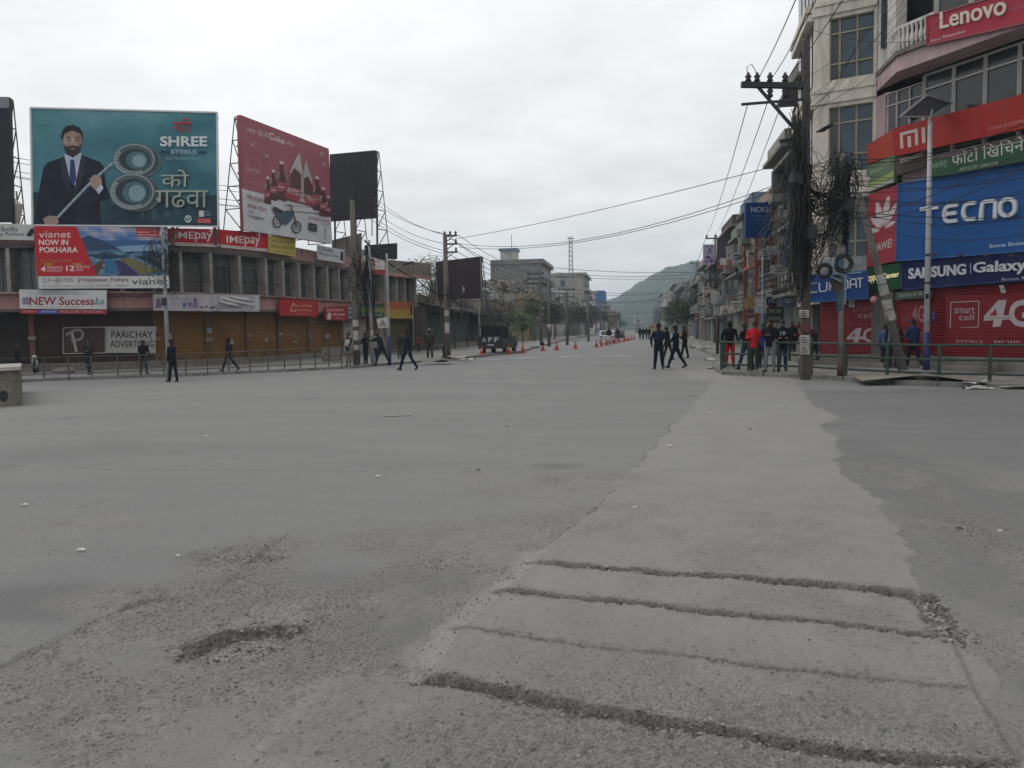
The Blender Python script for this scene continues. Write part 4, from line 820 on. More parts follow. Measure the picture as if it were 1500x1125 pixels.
for dx, c in ((1.6, '#1c2c34'), (0, '#a1a99c')): s.text('को', (237 + dx, 249 + dx, 277 + dx, 274 + dx), c)
for dx, c in ((1.6, '#182830'), (0, '#98a094')): s.text('गढवा', (228 + dx, 279 + dx, 305 + dx, 304 + dx), c)
s.ring(276, 321, 5, 5.5, 1.3, '#b8c2c4'); s.text('S', (273, 317, 279, 325), '#b8c2c4', .01); s.text('1', (292, 309, 299, 318), '#c8c8c6', .02); s.polys([[(289, 320), (310, 320), (310, 328), (289, 327)]], '#a8343c'); s.text('AWARDS', (291, 321.5, 308, 323.5), '#d0b0b0'); s.text('WINNER 2019', (290, 324.5, 309, 326.5), '#d0b0b0'); s.text('NEPAL', (300, 310, 309, 312), '#a8b4b8'); s.text('BRAND', (300, 314, 309, 316), '#a8b4b8'); s.text('NO 1 STEEL', (54, 172, 70, 176), '#6f94a0'); s.text('POKHARA', (53, 180, 71, 183), '#6f94a0')

s = hoarding('tilted red soft drink hoarding with bottles above a white panel with a motorbike', [(353, 168), (481, 218), (487, 357), (357, 337)], 51, 60, '#94505a', 3)
s.polys([[(354, 276), (484, 311), (487, 357), (357, 337)]], '#b9b9bb', 'white_panel')
def sl_(u, v0): return v0 + (u - 355) * .33          # the board's own slope at mid height
s.text('अब खेलौ', [(361, 184), (393, 194), (393, 204), (361, 192)], '#b9a9aa'); s.text('Coke', [(394, 193), (417, 203), (417, 212), (394, 203)], '#c8babb', .02); s.text('सँग', [(419, 205), (431, 210), (431, 216), (419, 211)], '#b9a9aa')
s.ring(371, 244, 9.5, 13, 1, '#a8696f'); s.text('Coca-Cola', [(361, 242), (380, 247), (380, 254), (361, 249)], '#bda4a6'); s.text('refresh the moment', [(362, 264), (381, 268), (381, 270), (362, 266)], '#ad8a8c')
for u, v, k in ((392, 260, .8), (400, 250, .9), (412, 238, 1.15), (464, 260, 1.0), (473, 276, .85), (480, 288, .6)):
    s.polys([[(u - 2.2 * k, v), (u + 2.2 * k, v + .7), (u + 2.6 * k, v + 12 * k), (u + 6 * k, v + 22 * k), (u + 6.5 * k, v + 50 * k), (u - 6.5 * k, v + 47 * k), (u - 6 * k, v + 20 * k), (u - 2.6 * k, v + 11 * k)]], '#4e2a2b', 'bottle_print'); s.polys([[(u - 2.4 * k, v - 2), (u + 2.4 * k, v - 1), (u + 2.6 * k, v + 3), (u - 2.6 * k, v + 2)]], '#c0b4b2', 'cap_print'); s.polys([[(u - 6 * k, v + 24 * k), (u + 6 * k, v + 26 * k), (u + 6.3 * k, v + 38 * k), (u - 6.3 * k, v + 36 * k)]], '#8f4650', 'label_print'); s.line([(u - 4 * k, v + 31 * k), (u + 4 * k, v + 32 * k)], 1.2, '#c6b2b2'); s.line([(u - 3 * k, v + 12 * k), (u - 5 * k, v + 22 * k)], 1.2, '#b9a6a4')
s.polys([[(420, 286), (424, 250), (433, 230), (438, 223), (442, 252), (440, 296)]], '#a8a19f', 'splash_print'); s.polys([[(440, 296), (443, 250), (447, 234), (456, 262), (458, 300)]], '#9c9593', 'splash_print'); s.polys([[(424, 256), (430, 246), (440, 255), (440, 278), (422, 275)]], '#54302e', 'drink_print'); s.polys([[(444, 262), (450, 258), (457, 272), (457, 288), (444, 284)]], '#54302e', 'drink_print')
s.polys([[(419, 272), (440, 278), (438, 296), (414, 289)]], '#94414b', 'label_print'); s.polys([[(444, 286), (461, 289), (462, 302), (446, 298)]], '#94414b', 'label_print'); s.text('कालापार', [(420, 275), (438, 280), (437, 288), (419, 282)], '#cbbcba'); s.text('रोल', [(448, 287), (460, 289), (460, 296), (448, 293)], '#cbbcba')
for u, v in ((369, 212), (389, 229), (473, 241), (470, 226)): s.line([(u - 3, v - 3), (u + 3, v + 3)], 1, '#b7a0a0'); s.line([(u + 3, v - 3), (u - 3, v + 3)], 1, '#b7a0a0')
s.text('िजत्नुहोस', [(361, 284), (389, 291), (389, 300), (361, 292)], '#8a3a44'); s.text('हरेक िदन', [(361, 297), (389, 304), (389, 312), (361, 304)], '#8a3a44'); s.text('TVS', [(362, 308), (371, 310), (371, 313), (362, 311)], '#2d4a80', .02); s.text('Sagar', [(363, 314), (388, 319), (387, 324), (362, 318)], '#3a3a40', .01)
for cu, cv in ((405, 325), (433, 333)): s.ring(cu, cv, 7.2, 9, 1.8, '#26282c', 'tyre_print'); s.ring(cu, cv, 3, 3.8, 1, '#44484c', 'hub_print')
s.polys([[(397, 306), (403, 303), (412, 310), (420, 309), (428, 313), (426, 322), (418, 330), (411, 326), (404, 316)]], '#3e5260', 'bike_print'); s.polys([[(398, 302), (412, 308), (416, 310), (408, 313), (400, 308)]], '#23262a', 'seat_print'); s.line([(425, 304), (430, 318), (433, 332)], 2, '#30353a', 'fork_print'); s.line([(421, 300), (428, 303)], 1.5, '#30353a', 'bar_print')
s.text('अनि थुप्रै', [(459, 309), (474, 313), (474, 318), (459, 314)], '#945058'); s.text('आकर्षक उपहारहरू', [(451, 316), (482, 323), (482, 329), (451, 322)], '#945058'); s.polys([[(451, 326), (463, 329), (463, 340), (451, 337)]], '#2b3038', 'screen_print'); s.text('SONY', [(454, 331), (460, 332.5), (460, 334), (454, 332.5)], '#8a94a0'); s.text('स्क्याचकार्ड', [(470, 327), (482, 330), (482, 333), (470, 330)], '#8f7a7c'); s.line([(475, 334), (475.5, 352)], .8, '#5f5f62')
s = hoarding('bare dark brown back of a hoarding beside the red one, on tall steel legs', [(483, 226), (549, 220), (549, 319), (483, 324)], 63, 61, '#2f2e31', 2, legs=2.2, m=mat('dark_sheet_steel', '#2f2e31', .8, .2, .8, .2))
for i in range(8): s.line([(483 + i * 8.6, 225.4 - i * .8), (483 + i * 8.6, 323 - i * .6)], .5, '#3a393b', 'seam')
s = hoarding('near black hoarding with a grey top strip next to the huge teal one', [(-90, 140), (13, 142), (17, 325), (-85, 325)], 44.6, 45, '#26272c', 2, legs=1.0, m=mat('black_sheet', '#26272c', .7, .2, .8, .2)); s.polys([[(-90, 140), (13, 142), (13.4, 158), (-90, 157)]], '#7d7d84')
s = hoarding('low black hoarding on the roof above the sloping pink eave', [(537, 359), (582, 356), (582, 379), (537, 380)], 71, 72, '#26262b', 1, m=MATS['black_sheet'])
s = hoarding('dark brown corrugated hoarding standing behind the concrete pole', [(638, 383.5), (704, 375.5), (705, 437), (642, 440)], 76, 74, '#3a2f31', 2, legs=2.8, m=mat('brown_sheet', '#3a2f31', .85, .15, 1, .3))
for i in range(15): s.line([(640 + i * 4.5, 383.5 - i * .55), (643 + i * 4.35, 440 - i * .2)], .7, '#2b2224', 'seam')
s.line([(704, 376), (705.5, 437)], 1, '#9a9a9c'); s.ell(679, 424, 2, 5, '#8b8782', 'torn_patch')
# rooftop clutter
b = MB(); b.tube([W(545, 290, 62), W(545, 345, 62)], .04); b.tube([W(545, 318, 62), W(523, 318, 62)], .03); props(b.build('steel_post', M_STEEL), 'thin steel post with a cross bar on the roof beside the bare hoarding', 'post')
b = MB()
for u, v in ((20, 300), (24, 280)): b.tube([W(u, v, 46), W(u + 3, 328, 46)], .05)
b.tube([W(19, 292, 45.8), W(24, 300, 45.8), W(22, 326, 45.8)], [.12, .35, .25], 8); props(b.build('rolled_sheet', mat('pale_tarpaulin', '#b9b6b0', .8, .15)), 'pale rolled sheet leaning on the roof next to the teal hoarding', 'sheet')

# bills pasted on the shutters and piers, and padlock boxes at their feet
rp = random.Random(21)
for i, (u, z) in enumerate(((248, 1.5), (307, 1.3), (307, 1.8), (337, 1.1), (366, 1.5), (390, 1.2), (411, 1.6), (432, 1.0), (455, 1.4), (480, 1.3), (512, 1.5), (518, 1.1), (47, 1.6), (228, 1.4), (228, 1.9))):
    p = FL(u, z, .72); e_ = (FL(u + 1, z) - FL(u - 1, z)).normalized(); w_, h_ = rp.uniform(.12, .3), rp.uniform(.15, .35)
    MB().slab([p - e_ * w_, p + e_ * w_, p + e_ * w_ * .95 + ZUP * h_, p - e_ * w_ + ZUP * h_ * 1.05], (0, .012, 0)).build('pasted_bill', mat('bill_%d' % (i % 3), ('#8f8c86', '#7a6f62', '#7d8288')[i % 3], .85, .3, 5, .4), bl)
for u in (265, 337, 390, 433, 478): p = FL(u, gz + .5, .9); MB().box(p, (.22, .08, .16)).build('lock_box', M_STEEL, bl)

# ================================================================== the corner building with the phone shop
C1, C2, C3, C4 = U(1190, 32.7), U(1280, 31.5), U(1315, 30.1), U(1500, 25.7)
C5 = C4 + (C4 - C3) * 1.6
C0 = Vector((C1.x + .25, C1.y + 4.6, 0))
def pw(u, v, seg, off=0.0):
    """pixel (u, v) on the upright plane through seg, off metres in front of it"""
    A, B = seg; n = (B - A).cross(ZUP); n.z = 0; n.normalize()
    if n.dot(CP - A) < 0: n = -n
    A = A + n * off; r = ray(u, v); t = (A - CP).dot(n) / r.dot(n); return CP + r * t
def zs(v, seg, u): return pw(u, v, seg).z
S12, S23, S34 = (C1, C2), (C2, C3), (C3, C4)
def nrm(seg):
    A, B = seg; n = (B - A).cross(ZUP); n.z = 0; n.normalize(); return n if n.dot(CP - A) > 0 else -n
M_CREAM = mat('cream_render', '#d3ccc0', .9, .14, .9, .2, .25, 18, streak=.5, c2='#5c534a')
M_LILAC = mat('lilac_render', '#b39ca0', .9, .12, .9, .2, .2, 18, streak=.3)
M_WHITEW = mat('off_white_render', '#c9c5c0', .9, .15, 1, .3, .2, 18, streak=.5)
M_TINT = glass('blue_tinted_glass', (.028, .062, .088), .12)
M_TINT2 = glass('dark_tinted_glass', (.03, .036, .04), .15)
M_CREAMF = mat('cream_window_frame', '#98937f', .7, .12, 3)
M_WHITEF = mat('white_window_frame', '#b4b2ae', .6, .12, 3)
cb_ = thing('corner_shop_building', 'tall cream and lilac corner building hung with phone shop signs', 'building', (C2.x, C2.y, 0))
def wall(name, m, seg_pts, z0, z1, off0, off1, parent=cb_):
    """upright slab along a run of plan points"""
    for A, B in zip(seg_pts, seg_pts[1:]):
        n = nrm((A, B)); b = MB()
        P = lambda p, o, z: Vector((p.x + n.x * o, p.y + n.y * o, z))
        b.hexa([P(A, off0, z0), P(B, off0, z0), P(B, off1, z0), P(A, off1, z0)], [P(A, off0, z1), P(B, off0, z1), P(B, off1, z1), P(A, off1, z1)]); o = b.build(name, m, parent)
    return o
# core behind everything
core = [C0, C1, C2, C3, C5]; back = [C5 + Vector((8, 3, 0)), C0 + Vector((9, 0, 0))]
ctr = Vector((C2.x + 6, C2.y + 6, 0))
cp_ = [p + (ctr - p).normalized() * 1.25 for p in core] + back
MB().prism([(p.x, p.y) for p in cp_], -.2, 19.5).build('core_wall', M_DARKIN, cb_)
# cream bay: bands and piers round three rows of windows
ROWS = [(-88, -12), (24, 115), (155, 252), (290, 377)]
zz = [(zs(a, S12, 1235), zs(b, S12, 1235)) for a, b in ROWS]
bands = [(zz[0][1], zz[1][0]), (zz[1][1], zz[2][0]), (zz[2][1], zz[3][0])]
zlow = zs(400, S12, 1235)
for z0, z1 in [(b[1] * 0 + a[0] * 0 + c[1], c[0]) for a, b, c in ()]: pass
for (zt0, zt1) in [(bands[0][0], bands[0][1]), (bands[1][0], bands[1][1]), (bands[2][0], bands[2][1])]:
    lo, hi = min(zt0, zt1), max(zt0, zt1); wall('band', M_CREAM, [C1, C2], lo, hi, -.25, 0.0)
    mid_ = lo + (hi - lo) * .62
    wall('ledge', M_CREAM, [C1, C2], mid_ - .07, mid_ + .09, 0.003, .16); wall('lower_band', M_CREAM, [C1 + (C1 - C2) * .04, C2], lo + .16, mid_ - .071, .002, .10)
wall('sill_wall', M_CREAM, [C1, C2], 2.5, zz[3][1], -.25, 0)
wall('top_band', M_CREAM, [C1, C2], zz[0][0], 19.5, -.25, 0)
def along(seg, t): return seg[0].lerp(seg[1], t)
def tof(u, seg):
    p = pw(u, 300, seg); d = seg[1] - seg[0]; d.z = 0; q = p - seg[0]; q.z = 0; return q.dot(d) / d.length_squared
t0, t1 = tof(1213, S12), tof(1279, S12) - .02
for (zt, zb) in zz:
    lo, hi = min(zt, zb), max(zt, zb)
    wall('pier', M_CREAM, [C1, along(S12, t0)], lo, hi, -.25, -.002); wall('pier', M_CREAM, [along(S12, t1), C2], lo, hi, -.25, -.002)
    f = MB(); n = nrm(S12)
    def P(t, z, o=-.16): p = along(S12, t); return Vector((p.x + n.x * o, p.y + n.y * o, z))
    ts = [t0, t0 + (t1 - t0) * .22, t0 + (t1 - t0) * .62, t1]; zsplit = [lo, lo + (hi - lo) * .27, lo + (hi - lo) * .76, hi]
    for t in ts: f.bar(P(t, lo), P(t, hi), .07)
    for z in zsplit: f.bar(P(t0, z), P(t1, z), .06)
    fo = f.build('window', M_CREAMF, cb_)
    for a, c in zip(ts, ts[1:]):
        for p, q in zip(zsplit, zsplit[1:]):
            g = MB(); g.add([P(a, p, -.2), P(c, p, -.2), P(c, q, -.2), P(a, q, -.2)], [(0, 1, 2, 3)]); g.build('pane', M_TINT if a > t0 else M_TINT2, fo)
# street side wall, seen edge on
wall('side_wall', M_CREAM, [C0, C1], 2.5, 19.5, -.3, -.001)
for zt, zb in zz:
    lo, hi = min(zt, zb), max(zt, zb)
    for k in range(4):
        a, c = along((C0, C1), .12 + k * .22), along((C0, C1), .27 + k * .22); n = nrm((C0, C1)); b = MB(); b.hexa([a + n * .02 + ZUP * lo, c + n * .02 + ZUP * lo, c + n * .05 + ZUP * lo, a + n * .05 + ZUP * lo], [a + n * .02 + ZUP * hi, c + n * .02 + ZUP * hi, c + n * .05 + ZUP * hi, a + n * .05 + ZUP * hi]); b.build('side_window', M_TINT2, cb_)
    for lo_, d_ in ((lo - .55, .35), (hi + .05, .3)): wall('side_ledge', M_CREAM, [C0, C1], lo_, lo_ + .25, .0, d_)
# lilac pier between the cream bay and the shop wing
zS = zs(143, S12, 1279)                      # underside of the overhang
wall('lilac_pier', M_LILAC, [C2, along(S23, .5)], 2.6, zS, -.2, -.004)
# overhanging third floor slab with a lilac fascia
oz0, oz1 = pw(1314, 105, S34, 1.0).z, pw(1314, 83, S34, 1.0).z
n34 = nrm(S34); K = pw(1314, 105, S34, 1.0); K.z = 0
KE = K + (C5 - C3)
KA = Vector((C2.x, C2.y, 0)) + nrm(S12) * .06
poly = [KA, K, KE, C5, C3, C2]
sl = MB(); sl.prism([(p.x, p.y) for p in poly], oz0, oz1); sl.build('overhang_fascia', M_LILAC, cb_)
lip = MB(); cen = Vector((C3.x + 2, C3.y + 2, 0)); pl2 = [KA + (KA - cen).normalized() * .05, K + (K - cen).normalized() * .14, KE + n34 * .12, C5, C3, C2]
lip.prism([(p.x, p.y) for p in pl2], oz1 + .004, oz1 + .16); lip.build('drip_ledge', mat('weathered_cement', '#77706a', .95, .3, 2, .6), cb_)
# windows under the overhang, set back
def recess(u0, u1, v0, v1, seg, off, nx, name='window', m=None, fr=M_WHITEF, split=.22, fw=.1):
    A, B = seg; n = nrm(seg); a, c = tof(u0, seg), tof(u1, seg); lo, hi = sorted((pw((u0 + u1) / 2, v0, seg).z, pw((u0 + u1) / 2, v1, seg).z))
    def P(t, z, o): p = along(seg, t); return Vector((p.x + n.x * o, p.y + n.y * o, z))
    f = MB()
    for i in range(nx + 1): t = a + (c - a) * i / nx; f.bar(P(t, lo, off), P(t, hi, off), fw)
    for z in (lo, hi - (hi - lo) * split, hi): f.bar(P(a, z, off), P(c, z, off), fw * .7)
    fo = f.build(name, fr, cb_)
    for i in range(nx):
        p, q = a + (c - a) * i / nx, a + (c - a) * (i + 1) / nx
        for z0, z1 in ((lo, hi - (hi - lo) * split), (hi - (hi - lo) * split, hi)):
            g = MB(); g.add([P(p, z0, off - .04), P(q, z0, off - .04), P(q, z1, off - .04), P(p, z1, off - .04)], [(0, 1, 2, 3)]); g.build('pane', m or M_TINT2, fo)
    return lo, hi
lo2, hi2 = recess(1347, 1660, 196, 58, S34, -.15, 6, split=.17)
recess(1290, 1345, 215, 130, S34, -.15, 3, fw=.06)
wall('spandrel', M_LILAC, [C3, C5], zs(262, S34, 1400), lo2, -.4, -.12)
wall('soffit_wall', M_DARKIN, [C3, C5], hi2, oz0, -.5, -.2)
wall('lower_wall', mat('dull_rose_wall', '#7d6865', .9, .2, 1, .4), [C2, C3, C5], 2.5, zs(262, S34, 1400) - .01, -.5, -.15)
# balcony over the overhang: balusters, columns, dark rooms behind
bz = oz1 + .16
for i in range(11):
    p = K.lerp(KA, i / 10) if i < 5 else K.lerp(K + (C5 - C3) * .09, (i - 4) / 6); q = p + (cen - p).normalized() * .15
    MB().lathe(Vector((q.x, q.y, bz)), [(.07, 0), (.05, .1), (.085, .35), (.04, .6), (.07, .8)], 8).build('baluster', M_WHITEW, cb_)
b = MB(); pp = [p + (cen - p).normalized() * .15 + ZUP * (bz + .85) for p in (KA.lerp(K, .45), K, K + (C5 - C3) * .12)]; b.bar(pp[0], pp[1], .14, .1); b.bar(pp[1], pp[2], .14, .1); b.build('balcony_rail', M_WHITEW, cb_)
recess(1352, 1660, -130, 30, S34, -.5, 5, fw=.14, split=.3)
b = MB(); q = C3 + n34 * .25; b.box((q.x, q.y, (bz + 19.5) / 2), (.45, .45, 19.5 - bz), 0.4); b.build('column', M_WHITEW, cb_)
wall('side_room_wall', M_WHITEW, [along(S23, .0), along(S23, .55)], bz, 19.5, -.3, -.02)
b = MB(); 
a_, c_ = along(S23, .2), along(S23, .95); n = nrm(S23)
for z0, z1 in ((bz + .9, bz + 3.0),):
    b.hexa([a_ + n * .02 + ZUP * z0, c_ + n * .02 + ZUP * z0, c_ + n * .05 + ZUP * z0, a_ + n * .05 + ZUP * z0], [a_ + n * .02 + ZUP * z1, c_ + n * .02 + ZUP * z1, c_ + n * .05 + ZUP * z1, a_ + n * .05 + ZUP * z1])
b.build('dark_opening', M_TINT2, cb_)
top = MB(); top.prism([(p.x, p.y) for p in ([p + (p - ctr).normalized() * .5 for p in core] + back)], 19.5, 19.9); top.build('roof', M_CREAM, cb_)
# white panels leaning in the balcony corner
s = Sign('sheet_board', 'white board leaning out over the balcony corner beside the highest red sign', 'board', [(1308, 48), (1321, 30), (1334, 72), (1309, 78)], 30.2, 29.6, '#b3b3b3', .03, m=mat('white_board', '#b0b0b0', .6, .1)); 
# plinth and steps
M_PLINTH = mat('plinth_cement', '#77736d', .95, .25, 1.3, .5, .4, 20)
gz2 = ground(C3.x, C3.y) + .1
pz = zs(522, S34, 1400)
pb_ = [p + nrm((a, c)) * .55 for p, a, c in ((C0, C0, C1), (C1, C1, C2), (C2, C2, C3), (C3, C3, C4), (C5, C3, C4))]
MB().prism([(p.x, p.y) for p in pb_ + back], gz2 - .4, pz).build('plinth', M_PLINTH, cb_)
for u, l in ((1266, 1.0), (1415, 1.9), (1290, .7)):
    p = pw(u, 535, S34, .95); b = MB(); d = (C4 - C3).normalized(); q = Vector((p.x, p.y, gz2 + .1)); b.box(q, (l, .55, .2), math.atan2(d.y, d.x)); b.build('step', M_PLINTH, cb_)
# shutters of the phone shop
M_REDS = mat('red_shutter', '#741a23', .55, .18, .9, .3, streak=.2, c2='#5a1a1e'); M_REDD = mat('brick_red_shutter', '#80343a', .7, .2, .9, .4)
def sh(u0, u1, seg, off, m, top, lab=None):
    A, B = seg; n = nrm(seg); p, q = along(seg, tof(u0, seg)) + n * off, along(seg, tof(u1, seg)) + n * off; shutter('shutter', (p, q), pz, top, m, cb_, lab, .10)
zt = zs(421, S34, 1400)
sh(1371, 1640, S34, .08, M_REDS, zt, 'wide red shutter with white number and letter'); sh(1318, 1366, S34, .08, M_REDS, zt)
sh(1234, 1290, S12, .12, M_REDS, 3.2, 'red shutter between thin pole and leaning pole'); sh(1203, 1231, S12, .06, M_REDD, 3.2)
wall('jamb', mat('grey_jamb', '#5d5b59', .9, .2, 1.5, .5), [along(S23, .05), along(S23, .95)], pz, 3.3, -.3, .16)
for u in (1368.5,): a_ = along(S34, tof(u, S34)); b = MB(); q = a_ + n34 * .03; b.box((q.x, q.y, (pz + zt) / 2), (.14, .18, zt - pz), .3); b.build('shutter_post', mat('dark_red_post', '#5c1a20', .7), cb_)
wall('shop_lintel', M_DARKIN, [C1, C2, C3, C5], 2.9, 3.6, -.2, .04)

# ------------------------------------------------------------------ its signs
dS = lambda u, v, seg, off: (lambda p: (p - CP).dot(F0))(pw(u, v, seg, off))
def rsign(label, q, seg, colour, off=.3, th=.15, **k):
    return Sign('shop_sign', label, 'sign', q, dS(q[0][0], q[0][1], seg, off), dS(q[1][0], q[1][1], seg, off), colour, th, **k)
s = rsign('bright red sign with raised pale letters above the lilac overhang', [(1358, 24.5), (1640, -58), (1640, 3), (1358, 66)], (K, KE), '#9c283a', .15, border=('#8a4a52', .05))
m_ = mat('raised_pale_letters', '#c9bfae', .5, .05); s.text('Lenovo', [(1378, 18), (1475, -8), (1475, 21), (1378, 43)], '#c9bfae', .015, .05, m=m_); s.text('Stona Enterprises', [(1363, 57), (1414, 43), (1414, 49), (1363, 63)], '#c9b0b4', .012); s.text('SMARTPHONE', [(1451, 19), (1505, 5), (1505, 10), (1451, 24)], '#a05a66')
s = rsign('broad scarlet phone sign with an outlined square monogram behind the solar lamp', [(1307, 188), (1640, 100), (1640, 158), (1311, 229)], S34, '#98271f', .75, .25)
w_ = '#bdb1ab'
s.polys([[(1318, 195), (1344, 188), (1344, 192.5), (1322.5, 198), (1323.5, 217), (1319, 218)], [(1340, 193), (1344.5, 192), (1345, 212), (1340.5, 213)], [(1329, 200), (1334, 198.7), (1335, 215), (1330, 216)], [(1350, 187), (1354.5, 186), (1355.5, 209), (1351, 210)]], w_, 'monogram')
s.text('STONA ENTERPRISES', [(1447, 187), (1510, 172), (1510, 177), (1447, 192)], '#b9837c')
s = rsign('faded scarlet side wing of the monogram sign, turned towards the street', [(1270, 213), (1306.5, 190), (1310.5, 227), (1270, 240)], S23, '#a5402f', .3, .2)
s = rsign('long dark green sign with white Nepali lettering under the scarlet one', [(1358, 235), (1640, 180), (1640, 213), (1358, 261)], S34, '#2a4d38', .6)
s.text('फोटो िखिचने', [(1394, 222), (1500, 198), (1500, 220), (1394, 243)], '#b9b9b0'); s.text('पासपोर्ट', [(1364, 238), (1388, 232), (1388, 246), (1364, 251)], '#8fa090'); s.text('PHOTOCOPY  LAMINATION', [(1406, 246), (1462, 236), (1462, 241), (1406, 251)], '#a5b0a0')
s = rsign('faded pale green photo sign on the side turned towards the street', [(1269, 245), (1310, 226), (1310, 267), (1269, 283)], S23, '#5f7258', .25); s.polys([[(1272, 270), (1309, 250), (1309, 258), (1272, 277)]], '#93a05c'); s.polys([[(1270, 276), (1309, 261), (1309, 266), (1270, 282)]], '#a9aea2'); s.text('PHOTO', [(1275, 250), (1304, 237), (1304, 243), (1275, 257)], '#9aa892')
s = rsign('torn grey fascia board between the scarlet and green signs', [(1311, 231), (1357, 222), (1357, 244), (1311, 258)], S34, '#4a4340', .35, m=mat('grey_fascia', '#4d4643', .9, .35, 2, .6)); s.polys([[(1318, 233), (1352, 223), (1352, 228), (1318, 240)]], '#a5a19d')
s = rsign('narrow red sign with a white petal flower, turned towards the street', [(1270, 286), (1317, 270), (1312, 382), (1270, 392)], S23, '#96313a', .3)
cx_, cy_ = 1293, 336
for a, l in ((-78, 29), (-42, 33), (-14, 44), (14, 46), (42, 40), (78, 25)):
    ca, sa = math.cos(R(a)), math.sin(R(a)); pts = [(0, 4), (-.11 * l, .38 * l), (-.13 * l, .68 * l), (-.05 * l, l), (.05 * l, l), (.13 * l, .68 * l), (.11 * l, .38 * l)]
    s.polys([[(cx_ + (x * ca + y * sa) * .78, cy_ - (y * ca - x * sa) - (x * ca + y * sa) * .3) for x, y in pts]], '#bdb6b8', 'petal')
s.text('HUAWEI', [(1274, 361), (1307, 349), (1306, 362), (1274, 372)], '#bdb6b8', .01)
s = rsign('huge plain blue sign with raised white capitals', [(1317, 270), (1640, 213), (1640, 357), (1312, 382)], S34, '#154e8c', .38, .2, border=('#2f5f96', .05))
mw = mat('raised_white_letters', '#c6cacf', .4, .05)
QT = [(1350, 304), (1491, 287), (1491, 318), (1350, 331)]
def rr_box(x0, x1, y0, y1, r, gap=None):
    P = []; n = 4
    for cx, cy, a0 in ((x1 - r * .25, y0 + r, -90), (x1 - r * .25, y1 - r, 0), (x0 + r * .25, y1 - r, 90), (x0 + r * .25, y0 + r, 180)):
        for i in range(n + 1): a = R(a0 + 90 * i / n); P.append((cx + r * .25 * math.cos(a), cy + r * math.sin(a)))
    return P
oo = rr_box(.845, .985, .1, .9, .3); oo += oo[:2]
cc = [(.60, .9), (.53, .9), (.495, .82), (.475, .6), (.475, .4), (.49, .2), (.52, .1), (.60, .1)]
nn = [(.655, 0), (.66, .5), (.675, .86), (.70, .9), (.77, .9), (.80, .82), (.80, .6), (.795, 0)]
ee = [(.415, .9), (.32, .9), (.285, .8), (.27, .55), (.27, .4), (.285, .18), (.31, .1), (.41, .1)]
s.strokes([[(.0, .9), (.2, .9)], [(.105, .9), (.10, .5), (.105, 0)], ee, [(.27, .5), (.40, .5)], cc, nn, oo], QT, '#c6cacf', .19, .09, m=mw); s.text('Stona Enterprises', [(1449, 358), (1530, 350), (1530, 357), (1449, 365)], '#b4c2d4', .01)
s = rsign('small dark green sign with glowing cream letters', [(1270, 394), (1318, 384), (1322, 422), (1272, 430)], S23, '#1f4a30', .3)
gl = mat('lit_letters', '#e8d9a2', .5, 0, emit=.55); s.text('oppo', [(1271.5, 405), (1286, 402), (1286, 414), (1271.5, 416)], '#e8d9a2', .015, m=gl); s.text('Center', [(1293, 401), (1317, 397), (1317, 405), (1293, 409)], '#e8d9a2', .015, m=gl)
s = rsign('long navy sign with raised white capitals and a thin dividing bar', [(1320, 382), (1640, 355), (1640, 399), (1323, 424)], S34, '#172050', .34, .2, border=('#2d3565', .05))
s.text('SAMSUNG', [(1332, 393), (1416, 386), (1416, 402), (1332, 409)], '#b9bcc4', .025, .05, m=mw); s.line([(1421.5, 386), (1422, 401)], 1, '#b9bcc4'); s.text('Galaxy', [(1427, 384.5), (1505, 378), (1505, 401), (1427, 404)], '#b9bcc4', .02, .05, m=mw); s.text('Stona Mobile', [(1467, 407), (1530, 402), (1530, 408), (1467, 412)], '#a5a9b8', .01)
s = rsign('blue sign with squared white capitals half hidden by hanging cable and boards', [(1184, 403), (1270, 397), (1272, 437), (1184, 443)], S12, '#1d4180', .75, .3, border=('#33548c', .04))
s.strokes([[(.14, .95), (.03, .95), (.0, .8), (.0, .15), (.03, .02), (.14, .02)], [(.19, .95), (.19, .15), (.22, .02), (.31, .02), (.34, .15), (.34, .95)], [(.40, .0), (.40, .95), (.50, .95), (.53, .85), (.53, .55), (.50, .45), (.41, .45)], [(.585, .0), (.585, .95)], [(.64, .02), (.73, .02), (.76, .15), (.76, .8), (.73, .95), (.64, .95), (.64, .02)], [(.80, .0), (.81, .8), (.84, .95), (.90, .95), (.92, .8), (.93, 0)], [(.80, .4), (.92, .4)], [(.94, .95), (1.06, .95)], [(1.0, .95), (1.0, 0)]], [(1187, 415), (1260, 407), (1260, 421), (1187, 429)], '#b4bac4', .13, .04, m=mw)
s = rsign('weathered pale signboard with flaking paint above the blue sign', [(1203, 380), (1270, 374), (1270, 396), (1203, 401)], S12, '#93989a', .15, m=mat('flaking_board', '#8f979b', .8, .3, 2, .7, c2='#6e5540')); s.text('LADIES TAILOR', [(1246, 388), (1266, 386.5), (1266, 389), (1246, 390.5)], '#4a4a4a')
s = rsign('small grimy panel with pale numerals over the narrow shutter', [(1311, 428), (1363, 424), (1363, 436), (1311, 440)], S34, '#3d4a42', .3); s.text('Stationery & Gift', [(1316, 429.5), (1352, 426.5), (1352, 434), (1316, 437)], '#8d948c', .012); s.k += 1
